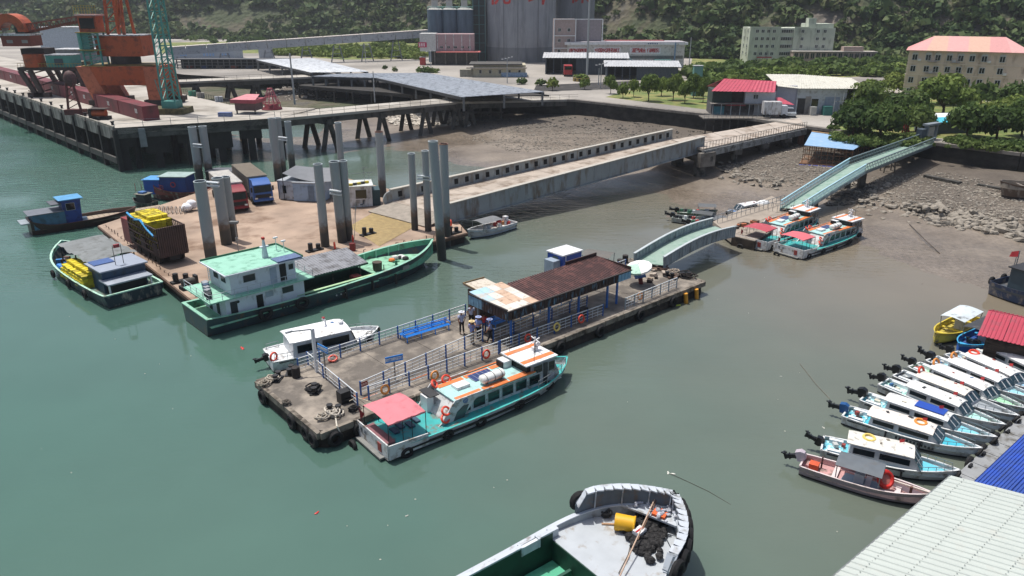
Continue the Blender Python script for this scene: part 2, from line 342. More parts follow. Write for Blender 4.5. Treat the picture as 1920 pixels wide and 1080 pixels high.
# sea wall: dark masonry with a coping
def seawall():
    t = thing('sea_wall', 'dark weathered stone sea wall between the mudflat and the yard', 'wall')
    mw = mt('#33312e', .95, 0, .35, .5, '#1b1b18', .6, .5, (1,1,2), bump=.7, bs=2.5)
    rows = M(); seg = shore[6:]
    for k, (a, b) in enumerate(zip(seg, seg[1:])):
        a = Vector((*a, 0)); b = Vector((*b, 0)); d = (b-a); n = Vector((d.y, -d.x, 0)).normalized()
        M().prism([(a-n*(-.0)).xy[:], (b).xy[:], (b+n*.9).xy[:], (a+n*.9).xy[:]], -.8, LAND-.35).o('wall_face', mw, t)
        L = d.length; c = max(1, int(L/4)); me = M().box(0, L/c-.06, -1.05, .25, LAND-.35, LAND+.12).mesh('coping_stone', CONC)
        for i in range(c): link('coping_stone', me, t, tuple(a.lerp(b, i/c)), math.atan2(d.y, d.x))
seawall()

# hills behind the port
def yb(x): return np.interp(x, [-900,-300,-110,-60,-15,20,60,110,170,260,600], [560,500,470,440,405,362,322,300,272,235,190])
def hill_h(x, y):
    s = np.maximum(y-yb(x), -14)
    h = LAND-3 + 95*(1-np.exp(-np.maximum(s+5, 0)/110)) + (fbm(x*.03, y*.03, 5)-.47)*16*np.clip(s/30, 0, 1)
    return h
def hill_mat():
    m = bpy.data.materials.new('hillside'); m.use_nodes = True; n = m.node_tree.nodes; L = m.node_tree.links; b = n['Principled BSDF']; b.inputs['Roughness'].default_value = 1
    tc = n.new('ShaderNodeTexCoord'); a = n.new('ShaderNodeTexNoise'); a.inputs['Scale'].default_value = .035; a.inputs['Detail'].default_value = 9; a.inputs['Roughness'].default_value = .65; L.new(tc.outputs['Object'], a.inputs['Vector'])
    cr = n.new('ShaderNodeValToRGB'); L.new(a.outputs[0], cr.inputs[0]); e = cr.color_ramp.elements
    e[0].position = .3; e[0].color = (.045, .060, .028, 1); e[1].position = .78; e[1].color = (.24, .20, .165, 1)
    for p, c in ((.47, (.055, .068, .032, 1)), (.56, (.10, .088, .058, 1)), (.62, (.085, .08, .068, 1))): x = e.new(p); x.color = c
    L.new(cr.outputs[0], b.inputs['Base Color'])
    g = n.new('ShaderNodeTexVoronoi'); g.inputs['Scale'].default_value = .35; L.new(tc.outputs['Object'], g.inputs['Vector'])
    bp = n.new('ShaderNodeBump'); bp.inputs['Strength'].default_value = .9; bp.inputs['Distance'].default_value = 1.2; L.new(g.outputs[0], bp.inputs['Height']); L.new(bp.outputs[0], b.inputs['Normal'])
    return m
structure(grid('hillside', -900, 620, 180, 1100, 9, hill_h, hill_mat()))

# ------------------------------------------------------------------ foliage
def leaf_mat(cols, tr=.25):
    m = bpy.data.materials.new('leaves'); m.use_nodes = True; n = m.node_tree.nodes; L = m.node_tree.links; b = n['Principled BSDF']; b.inputs['Roughness'].default_value = .7; b.inputs['Specular IOR Level'].default_value = .2
    g = n.new('ShaderNodeNewGeometry'); oi = n.new('ShaderNodeObjectInfo')
    tx = n.new('ShaderNodeTexNoise'); tx.inputs['Scale'].default_value = .09; tx.inputs['Detail'].default_value = 3; L.new(g.outputs['Position'], tx.inputs['Vector'])
    ad = n.new('ShaderNodeMath'); ad.operation = 'MULTIPLY_ADD'; L.new(g.outputs['Random Per Island'], ad.inputs[0]); ad.inputs[1].default_value = .2; L.new(tx.outputs[0], ad.inputs[2])
    ad2 = n.new('ShaderNodeMath'); ad2.operation = 'MULTIPLY_ADD'; L.new(oi.outputs['Random'], ad2.inputs[0]); ad2.inputs[1].default_value = .2; L.new(ad.outputs[0], ad2.inputs[2])
    mr = n.new('ShaderNodeMapRange'); mr.inputs[1].default_value = .45; mr.inputs[2].default_value = .95; L.new(ad2.outputs[0], mr.inputs[0])
    cr = n.new('ShaderNodeValToRGB'); L.new(mr.outputs[0], cr.inputs[0]); e = cr.color_ramp.elements
    e[0].color = (*cols[0], 1); e[1].color = (*cols[-1], 1)
    for i, c in enumerate(cols[1:-1]): x = e.new((i+1)/(len(cols)-1)); x.color = (*c, 1)
    L.new(cr.outputs[0], b.inputs['Base Color'])
    t = n.new('ShaderNodeBsdfTranslucent'); L.new(cr.outputs[0], t.inputs[0]); mx = n.new('ShaderNodeMixShader'); mx.inputs[0].default_value = tr
    L.new(b.outputs[0], mx.inputs[1]); L.new(t.outputs[0], mx.inputs[2]); L.new(mx.outputs[0], n['Material Output'].inputs[0]); return m
LEAF_D = leaf_mat([(.040,.074,.020), (.078,.128,.032), (.140,.185,.050)], .35)
LEAF_B = leaf_mat([(.065,.110,.022), (.125,.180,.034), (.190,.230,.055)])
LEAF_H = leaf_mat([(.026,.052,.018), (.048,.088,.028), (.085,.125,.040), (.120,.130,.058)], .22)
def quads(c, size, nrm=None):
    """leaf clumps at centres c (n,3): one randomly turned quad each"""
    n = len(c); a = rng.normal(size=(n,3))
    if nrm is not None: z = nrm + rng.normal(size=(n,3))*.55
    else: z = rng.normal(size=(n,3)); z[:,2] = np.abs(z[:,2])+.25
    z /= np.linalg.norm(z, axis=1)[:,None]; u = np.cross(a, z); u /= np.linalg.norm(u, axis=1)[:,None]; w_ = np.cross(z, u)
    s = (np.asarray(size)*rng.uniform(.6, 1.35, n))[:,None]; s2 = s*rng.uniform(.45, .9, (n,1))
    v = np.stack([c-u*s-w_*s2*.3, c+w_*s2*-1.0+u*s*.1, c+u*s+w_*s2*.2, c+w_*s2+u*s*-.15], 1).reshape(-1,3)
    return v, np.arange(4*n).reshape(n,4)
def crown_pts(n, lobes=7, flat=.8):
    """points on the skins of several lobes inside a unit crown, base at z=0"""
    L = []; N = []
    cs = [(0,0,.55,.62)] + [(math.cos(t)*.48*rnd.uniform(.7,1.15), math.sin(t)*.48*rnd.uniform(.7,1.15), rnd.uniform(.3,.72), rnd.uniform(.3,.48)) for t in [i*2*math.pi/(lobes-1)+rnd.uniform(-.3,.3) for i in range(lobes-1)]]
    for i in range(lobes):
        k = n//lobes; d = rng.normal(size=(k,3)); d /= np.linalg.norm(d,axis=1)[:,None]; d[:,2] = np.where(d[:,2] < -.35, -d[:,2], d[:,2])
        c = cs[i]; r = c[3]*rng.uniform(.62,1.2,(k,1)); L.append(np.array(c[:3])+d*r*np.array([1,1,flat])); N.append(d)
    return np.concatenate(L), np.concatenate(N)
def crown_mesh(n, size, mat, name='crown'):
    p, d = crown_pts(n); v, f = quads(p, size, d); return npmesh(name, v, f, mat)
# ------------------------------------------------------------------ measuring helpers
cP, sP = math.cos(PITCH), math.sin(PITCH)
def W(u, v, y):
    """world point at distance y seen at photo pixel (u, v)"""
    a = (u-960)/F; b = (540-v)/F; q = y*(sP-b*cP)/(cP+b*sP); return Vector((a*(y*cP+q*sP), y, CAMH-q))
def ZT(p, v):
    b = (540-v)/F; return CAMH - p[1]*(sP-b*cP)/(cP+b*sP)
def pix(p):
    q = CAMH-p[2]; d = p[1]*cP+q*sP; return 960+F*p[0]/d, 540-F*(p[1]*sP-q*cP)/d
def PX(x, y, z):
    q = CAMH-z; d = y*cP+q*sP; return 960+F*x/d, 540-F*(y*sP-q*cP)/d

# ------------------------------------------------------------------ woodland on the hills
def mass(name, pts, mat, n=46, size=1.0, label=None):
    V = []; Fc = []; o = 0
    tmpl = [crown_pts(n, 5) for _ in range(5)]
    for (x, y, z, r, h) in pts:
        p, d = tmpl[rnd.randrange(5)]; t = rnd.uniform(0, 6.28); c, s = math.cos(t), math.sin(t)
        q = np.stack([(p[:,0]*c-p[:,1]*s)*r+x, (p[:,0]*s+p[:,1]*c)*r+y, p[:,2]*h+z], 1)
        v, f = quads(q, size*r/4, np.stack([d[:,0]*c-d[:,1]*s, d[:,0]*s+d[:,1]*c, d[:,2]], 1)); V.append(v); Fc.append(f+o); o += len(v)
    return stuff(link(name, npmesh(name, np.concatenate(V), np.concatenate(Fc), mat)))
bare = [(330,18,470,55,.9),(395,10,560,62,.85),(1090,25,1300,64,.88),(1250,50,1310,75,.5),(1640,0,1720,40,.35),(1860,20,1920,60,.8),(1560,40,1620,85,.4),(560,0,640,30,.3),(0,0,60,25,.5)]
pts = []
k = 0
while len(pts) < 5200 and k < 60000:
    k += 1; y = rnd.uniform(180, 700) ; x = rnd.uniform(-.8*y, .8*y)
    s = y-yb(x)
    if s < -12 or s > 75 or rnd.random() > (1.0 if s < 45 else .4): continue
    z = float(hill_h(np.array([x]), np.array([y]))[0])
    if z < LAND: z = LAND
    u, v = PX(x, y, z+1.5)
    pr = 1.0
    for a, b, c, d, q in bare:
        if a < u < c and b < v < d: pr = 1-q
    pr *= .30+.70*min(1, max(0, (float(fbm(np.array([x*.045]), np.array([y*.045]), 21)[0])-.33)*7))
    if rnd.random() > pr: continue
    r = rnd.choice([2.0, 2.6, 3.2, 3.8, 5.2])*rnd.uniform(.85,1.15)*(1+ (y-300)/900); pts.append((x, y, z-.6, r, r*rnd.uniform(.8, 1.25)))
mass('hillside_woodland', pts, LEAF_H, 42, 1.15)
def belt(name, poly, n, r0, r1, mat, size=1.1, k=40, z=LAND):
    pts = []
    us = [p[0] for p in poly]; out = 0
    while len(pts) < n and out < 20000:
        out += 1; i = rnd.randrange(len(poly)-1); t = rnd.random(); (u0,a0,b0),(u1,a1,b1) = poly[i], poly[i+1]
        u = u0+(u1-u0)*t; v = rnd.uniform(a0+(a1-a0)*t, b0+(b1-b0)*t); p = P(u, v, z); r = rnd.uniform(r0, r1); pts.append((p.x, p.y, z-.3, r, r*rnd.uniform(.7,1.2)))
    mass(name, pts, mat, k, size)
belt('scrub_belt', [(500,94,104),(640,90,108),(800,84,112)], 420, 1.5, 2.8, LEAF_B, 1.25)
belt('roadside_hedge', [(1300,160,168),(1400,146,158),(1480,138,150),(1560,134,142),(1690,130,146)], 170, 1.8, 3.2, LEAF_B, 1.1, 70)
belt('dark_hedge', [(1290,136,150),(1400,128,146),(1620,124,134),(1690,122,130)], 150, 2.2, 3.8, LEAF_D, 1.1, 70)
belt('left_scrub', [(330,62,78),(420,70,84),(500,80,96)], 60, 2, 3.5, LEAF_D)

# ------------------------------------------------------------------ single trees
TK = mt('#4a3b2c', .9, 0, .3, 4, bump=.5)
crowns = {('d', i): crown_mesh(2200, .085, LEAF_D) for i in range(3)}
crowns.update({('b', i): crown_mesh(2000, .085, LEAF_B) for i in range(3)})
crowns.update({('s', i): crown_mesh(420, .15, LEAF_B) for i in range(2)})
crowns.update({('t', i): crown_mesh(260, .2, LEAF_D) for i in range(2)})
def trunk_mesh():
    m = M(); m.cyl((0,0,-.05), (.02,.01,.34), .05, 7, .034)
    for t in range(5):
        a = t*1.26+.3; m.cyl((.02,.01,.2+.03*t), (math.cos(a)*.42, math.sin(a)*.42, .6+.04*t), .026, 5, .009)
    return m.mesh('trunk', TK)
TRK = trunk_mesh()
def tree(u, v, wpx, hpx, kind, label, group, z=LAND, cat='tree'):
    p = P(u, v, z); sc = F/(p.y*cP+(CAMH-z)*sP); r = wpx/2/sc*1.15; h = hpx/sc/.93
    t = thing('tree', label, cat, p, rnd.uniform(0, 6.28), group)
    tr = link('trunk', TRK, t); tr.scale = (r, r, h)
    c = link('crown', crowns[(kind, rnd.randrange(3 if kind in 'db' else 2))], t, (0, 0, h*((.10 if kind != 'd' else -.02) if cat == 'tree' else -.1))); c.scale = (r, r, h*(.86 if kind != 'd' else .95))
    return t
near = [(1608,214,72,52,'d','round dark tree at the shore end of the concrete jetty'),(1600,252,84,58,'d','dense dark tree overhanging the wall behind the blue-roofed hut'),(1650,262,80,62,'d','broad dark tree left of the red flowering patch above the green gangway'),
  (1697,232,84,58,'d','rounded dark tree behind the head of the green gangway'),(1716,250,66,48,'d','dark tree just left of the gangway gate'),(1768,216,98,62,'b','bright green tree in front of the cream building'),(1762,196,70,50,'b','bright crowned tree higher up against the cream building windows'),
  (1838,200,56,44,'t','small grey-green tree beside the cream building wall'),(1898,212,66,52,'d','dark tree at the foot of the cream building by the picture edge'),(1812,258,84,58,'d','olive tree right of the turquoise shed roof'),(1868,262,88,58,'d','wide dark tree on the wall above the wooden hull'),
  (1915,256,80,66,'d','dark tree at the right edge above the sea wall'),(1900,228,60,44,'b','bright green tree between two dark ones near the right edge'),(1655,212,50,40,'d','smaller dark tree behind the jetty trees'),(1630,184,52,30,'b','yellow-green bush-like tree behind the white shed'),(1675,176,50,34,'b','yellow-green tree at the left foot of the cream building'),(1845,240,60,44,'b','light green tree over the turquoise shed')]
for a in near: tree(*a, 'trees above the right-hand shore')
park = [(1145,176,26,30,'park tree nearest the sheds'),(1168,184,24,26,'thin young tree by the double lamp post'),(1188,182,22,30,'slim tree right of the double lamp post'),(1216,190,42,44,'fullest bright tree on the park lawn'),(1240,180,30,30,'small tree behind the fullest park tree'),(1262,188,36,42,'bright tree midway along the park lawn'),(1284,194,30,36,'bright tree towards the green cabin'),(1300,184,30,40,'bright tree beside the mint green hoarding'),(1318,192,26,40,'last park tree before the red-roofed house'),(1036,170,24,22,'small round tree left of the coal yard'),(1096,168,22,20,'little tree at the edge of the coal yard')]
for u, v, a, b, l in park: tree(u, v, a, b, 'b' if a > 25 else 's', 'bright green '+l if 'green' not in l and 'bright' not in l else l, 'young trees on the park lawn')
for u, v, a, b, l in [(978,158,22,14,'dark clipped shrub beside the low hall'),(795,137,34,14,'dark shrub behind the long grey roof'),(812,136,26,10,'low dark shrub behind the long grey roof, the right one'),(740,134,12,10,'tiny potted shrub in the open yard'),(722,130,10,9,'tiny shrub left in the open yard'),(1014,160,20,14,'shrub in front of the open sheds')]:
    tree(u, v, a, b, 't', l, 'shrubs in the yard', cat='shrub')

belt('wall_shrubs_left', [(1555,238,262),(1640,252,274),(1740,258,276)], 120, .6, 1.3, LEAF_D, .95, 70)
belt('wall_shrubs_right', [(1775,262,276),(1850,268,282),(1925,272,288)], 110, .6, 1.3, LEAF_D, .95, 70)
# ------------------------------------------------------------------ buildings helpers
def win_mesh(w, h, fm, nb=2, pane=None):
    """frame mesh and pane mesh facing local -y"""
    f = M(); t = min(w, h)*.09
    f.box(-w/2,w/2,-.10,.02,h/2-t,h/2); f.box(-w/2,w/2,-.14,.02,-h/2,-h/2+t); f.box(-w/2,-w/2+t,-.10,.02,-h/2+t,h/2-t); f.box(w/2-t,w/2,-.10,.02,-h/2+t,h/2-t)
    for i in range(1, nb): x = -w/2+w*i/nb; f.box(x-t*.4,x+t*.4,-.08,.02,-h/2+t,h/2-t)
    p = M().box(-w/2+t*.5,w/2-t*.5,-.03,.01,-h/2+t*.5,h/2-t*.5)
    return f.mesh('window', fm), p.mesh('pane', pane or GLASS)
def put_win(par, mm, loc, rz=0):
    a = link('window', mm[0], par, loc, rz); link('pane', mm[1], a); return a
def rot2(v, a): return (v[0]*math.cos(a)-v[1]*math.sin(a), v[0]*math.sin(a)+v[1]*math.cos(a))
WF = mt('#b9bcb8', .5, 0, .08)

def cream():
    a = P(1684,176,LAND); A = Vector((90.5,178.0,LAND)); rz = R(-28); L = 23; D = 13; H = 10.0
    t = thing('apartment_building', 'cream four-storey block with a pink and peach hipped roof', 'building', A, rz)
    wall = mt('#cbb9a5', .85, 0, .08, .5, '#8f7f6d', .3, .6, (1,1,.3))
    M().box(0,L,0,D,-.5,H).o('wall', wall, t)
    b = M()
    for k in (1,2,3): b.box(-.05,L+.05,-.09,0,H*k/4-.09,H*k/4+.09)
    b.box(-.2,L+.2,-.2,D+.2,H,H+.28); b.o('band_course', mt('#cdbfae', .8, 0, .06), t)
    # hipped roof in coloured sections
    cols = ['#c79692','#c59f8c','#c79692','#c59f8c','#c48d8a','#c79692']; ov = .7; xr0, xr1 = 4.5, L-4.5; zt = H+3.2; n = 6
    for i in range(n):
        x0 = -ov+(L+2*ov)*i/n; x1 = -ov+(L+2*ov)*(i+1)/n; r = lambda x: min(max(x, xr0), xr1)
        M().sheet((x0,-ov,H+.3),(x1,-ov,H+.3),(r(x1),D/2,zt),(r(x0),D/2,zt),.12).o('roof_panel', mt(cols[i], .6, 0, .06), t)
        M().sheet((x1,D+ov,H+.3),(x0,D+ov,H+.3),(r(x0),D/2,zt),(r(x1),D/2,zt),.12).o('roof_panel', mt(cols[i], .6, 0, .06), t)
    for x, q in ((-ov, xr0), (L+ov, xr1)):
        m = M().add([(x,-ov,H+.3),(x,D+ov,H+.3),(q,D/2,zt),(x,-ov,H+.18),(x,D+ov,H+.18),(q,D/2,zt-.12)], [(0,1,2),(5,4,3),(0,3,4,1),(1,4,5,2),(2,5,3,0)]); m.o('roof_panel', mt('#c98b86', .6, 0, .06), t)
    wm = win_mesh(1.15,1.35,WF,2); bal = M()
    for i in range(11): bal.box(-.9+i*.18,-.88+i*.18,-.6,-.58,0,.75)
    bal.box(-.95,.95,-.62,-.56,.73,.79); bal.box(-1,1,-.65,0,-.12,0)
    balm = bal.mesh('balcony', mt('#9b9490', .7)); arch = M()
    for i in range(8):
        t0 = math.pi*i/8; t1 = math.pi*(i+1)/8
        arch.add([(math.cos(t0)*.62,-.08,math.sin(t0)*.5),(math.cos(t1)*.62,-.08,math.sin(t1)*.5),(math.cos(t1)*.5,-.08,math.sin(t1)*.4),(math.cos(t0)*.5,-.08,math.sin(t0)*.4)],[(0,1,2,3)])
    arch.box(-.5,.5,-.05,-.04,0,.28); archm = arch.mesh('arch_head', WF)
    ac = M().box(-.35,.35,-.42,-.05,-.25,.25).mesh('air_conditioner', mt('#c9c9c5', .5))
    xs = [1.3,4.0,5.9,8.2,10.4,12.6,14.9,18.3]
    for fl in range(4):
        for i, x in enumerate(xs):
            if fl == 0 and i > 5: continue
            put_win(t, wm, (x,0,H*(fl+.5)/4+.05))
            if fl == 3: link('arch_head', archm, t, (x,0,H*3.5/4+.72))
            if i in (2,4): link('balcony', balm, t, (x-.95,0,H*fl/4+.45))
            elif (i+fl) % 3 == 0: link('air_conditioner', ac, t, (x+1.0,0,H*fl/4+.7))
        for j in (2.2,5.0,8.0,10.8): put_win(t, wm, (L,j,H*(fl+.5)/4), R(90))
        for j in (3,9): put_win(t, wm, (0,j,H*(fl+.5)/4), R(-90))
cream()

def office(): 
    A = P(1400,122,LAND); y0 = A.y
    t = thing('office_block', 'pale green five-storey block with a low glazed wing on its right', 'building', A, R(-4))
    w1 = mt('#b3baab', .85, 0, .07, .4, '#7f8577', .3, .5, (1,1,.3)); sc = (y0*cP+(CAMH-LAND)*sP)/F
    L = 153*sc; H = ZT(A, 52)-LAND; D = 12; px = sc
    M().box(0,L*.36,0,D,-.5,H).o('wall', w1, t); M().box(L*.36,L*.52,.5,D,-.5,H-.1).o('wall', w1, t); M().box(L*.52,L,-.02,D,-.5,H-.05).o('wall', w1, t)
    M().box(L*.69,L*.985,1,D-2,H-.05,H+1.3).o('roof_storey', w1, t); M().box(L*.69,L*.78,1.5,5,H+1.3,H+3.1).o('stair_tower', w1, t)
    M().cyl((L*.9,3,H+1.3),(L*.9,3,H+2.8),.05,5).o('mast', STEEL, t)
    p = M(); p.box(-.15,L*.36,-.12,.08,H,H+.35); p.box(L*.52,L*.69,-.14,.06,H-.05,H+.3); p.o('parapet', mt('#b4baab', .8, 0, .06), t)
    fh = H/5; wm = win_mesh(1.15,1.15,WF,2,GLASSG); wb = win_mesh(3.8,1.25,WF,5,GLASSG); ws = win_mesh(.6,1.1,WF,1)
    for fl in range(1,5):
        z = fh*(fl+.55)
        for x in (2.4,4.3,6.2,8.1): 
            if x < L*.34: put_win(t, wm, (x,0,z))
        put_win(t, wb, (L*.44,.5,z)); put_win(t, ws, (L*.505,.5,z))
        put_win(t, wm, (L*.62,-.02,z)); put_win(t, wm, (L*.80,-.02,z)); put_win(t, wm, (L*.88,-.02,z))
        for y in (3,8): put_win(t, wm, (0,y,z), R(-90))
    put_win(t, win_mesh(2.4,1.1,WF,3), (2.4,0,fh*.55)); sg = M().box(3.2,8.2,-.16,-.02,fh*.98,fh*1.14); sg.o('sign_board', mt('#a8483e', .6), t)
    c = M().box(3.2,8.6,-1.6,0,fh*.86,fh*.93); c.box(3.3,3.5,-1.5,-1.3,0,fh*.86); c.box(8.3,8.5,-1.5,-1.3,0,fh*.86); c.o('entrance_canopy', w1, t)
    # low wing
    x0 = L*.50; x1 = x0+148*px; wl = mt('#a8958c', .85, 0, .08); hw = fh*1.9
    M().box(x0,x1,-4.5,-.3,-.5,hw*.45).o('wing_base', wl, t); M().box(x0,x1,-4.3,-.3,hw*.45,hw).o('wing_wall', wl, t); M().box(x0-.2,x1+.2,-4.7,-.2,hw,hw+.25).o('wing_roof', mt('#b3aca3', .8), t)
    M().box(x0+90*px,x0+125*px,-3.5,-.6,hw+.25,hw+1.7).o('roof_hut', wl, t)
    n = 15; wv = win_mesh((x1-x0)/n*.78,hw*.44,wl,2,GLASSG)
    for i in range(n): put_win(t, wv, (x0+(x1-x0)*(i+.5)/n,-4.3,hw*.73))
office()

def silos():
    y = 300; base = 1.0
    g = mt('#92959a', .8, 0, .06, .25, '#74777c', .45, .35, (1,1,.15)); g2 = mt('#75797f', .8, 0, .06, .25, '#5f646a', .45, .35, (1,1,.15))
    def cylw(u0, u1, yy, vb, ztop, mat, name, lab, rings=0, n=40, capz=None):
        a = W(u0, vb, yy); b = W(u1, vb, yy); r = (b.x-a.x)/2; c = Vector(((a.x+b.x)/2, yy+r*.2, LAND))
        t = thing(name, lab, 'silo', c)
        M().cyl((0,0,-.5), (0,0,ztop-LAND), r, n).o('silo_wall', mat, t)
        for k in range(rings):
            zz = (ztop-LAND)*(k+1)/(rings+1); m = M(); m.cyl((0,0,zz-.06),(0,0,zz+.06), r+.05, n); m.o('ring_seam', mat, t)
        return t, r, c
    t, r, c = cylw(911,1041,292,112,46,g,'concrete_silo','tall pale concrete silo with large red characters high on its wall', 6, 64)
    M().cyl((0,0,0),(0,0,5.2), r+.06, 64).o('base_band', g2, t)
    red = mt('#b5302f', .6, 0, .1)
    # bottoms of two red characters run past the top of the picture; built whole on the curved wall
    for ch, u in (('优', 937), ('环', 1012)):
        me = text_mesh(ch, 8.6, red, .04, .10)
        X = W(u, 12, c.y-r).x-c.x
        for v in me.vertices:
            x = v.co.x+X; x = max(-r*.98, min(r*.98, x)); dz = v.co.z; rr = r+.05+dz
            v.co = (x, -math.sqrt(max(rr*rr-x*x, 0)), v.co.y)
        ob = link('character', me, t, (0, 0, W(u, 10, c.y-r).z+3.55-LAND))
    dl = M(); 
    for a in (-118,-95,-62): x, yy = math.cos(R(a))*(r+.1), math.sin(R(a))*(r+.1); dl.cyl((x,yy,0),(x,yy,40),.07,5)
    dl.o('drain_pipe', mt('#5c6065', .6), t)
    t2, r2, c2 = cylw(1030,1112,306,112,44,g2,'concrete_silo','shaded concrete silo partly hidden behind the paler one', 6, 48)  # rear silo: its shade is put into a darker copy of the concrete
    me = text_mesh('保', 8.2, red, .04, .1)
    for v in me.vertices:
        x = v.co.x+2.0; x = max(-r2*.98, min(r2*.98, x)); v.co = (x, -math.sqrt(max((r2+.06)**2-x*x, 0)), v.co.y)
    link('character', me, t2, (0,0,W(1080,8,c2.y-r2).z+3.6-LAND))
    bl = mt('#4f6272', .5, .2, .08, .4, '#3b4c5a', .4, .5, (1,1,.2)); zt = W(840,18,286).z
    for i, (u0, u1) in enumerate(((804,834),(831,860),(857,889))):
        t3, r3, c3 = cylw(u0,u1,286,115,zt,bl,'steel_silo','blue-grey steel silo, %s of the three' % ('leftmost','middle','rightmost')[i], 5, 28)
        t3['group'] = 'blue-grey steel silos'
        h = M(); h.cyl((0,0,zt-LAND),(0,0,zt-LAND+.8), r3, 20, r3*.4); h.box(-1.2,1.0,-1,1,zt-LAND+.7,zt-LAND+3.2); h.o('filter_house', mt('#a7a6a2', .7, 0, .1), t3)
        pr = M(); pr.torus((0,0,zt-LAND+1), r3*.95, .05, n=20, m=4); pr.torus((0,0,zt-LAND+.5), r3*.95, .05, n=20, m=4)
        for k in range(12): q = R(30*k); pr.cyl((math.cos(q)*r3*.95,math.sin(q)*r3*.95,zt-LAND-.1),(math.cos(q)*r3*.95,math.sin(q)*r3*.95,zt-LAND+1),.04,4)
        pr.o('railing', mt('#6fa39c', .5), t3)
    # teal stair tower between
    a = W(888,112,290); b = W(911,112,290); t = thing('stair_tower', 'dark teal steel stair tower between the blue and the grey silos', 'tower', (a.x,289,LAND)); wd = b.x-a.x
    M().box(0,wd,1.5,4,-.5,40).o('core', mt('#2b3436', .6, 0, .2), t); f = M()
    for x in (0.1,wd*.5,wd-.1):
        f.box(x-.15,x+.15,0,.3,-.5,38)
    for k in range(12): f.box(0,wd,.02,.28,k*3.2,k*3.2+.2)
    f.o('frame', mt('#3f6a6b', .6, 0, .15), t)
silos()

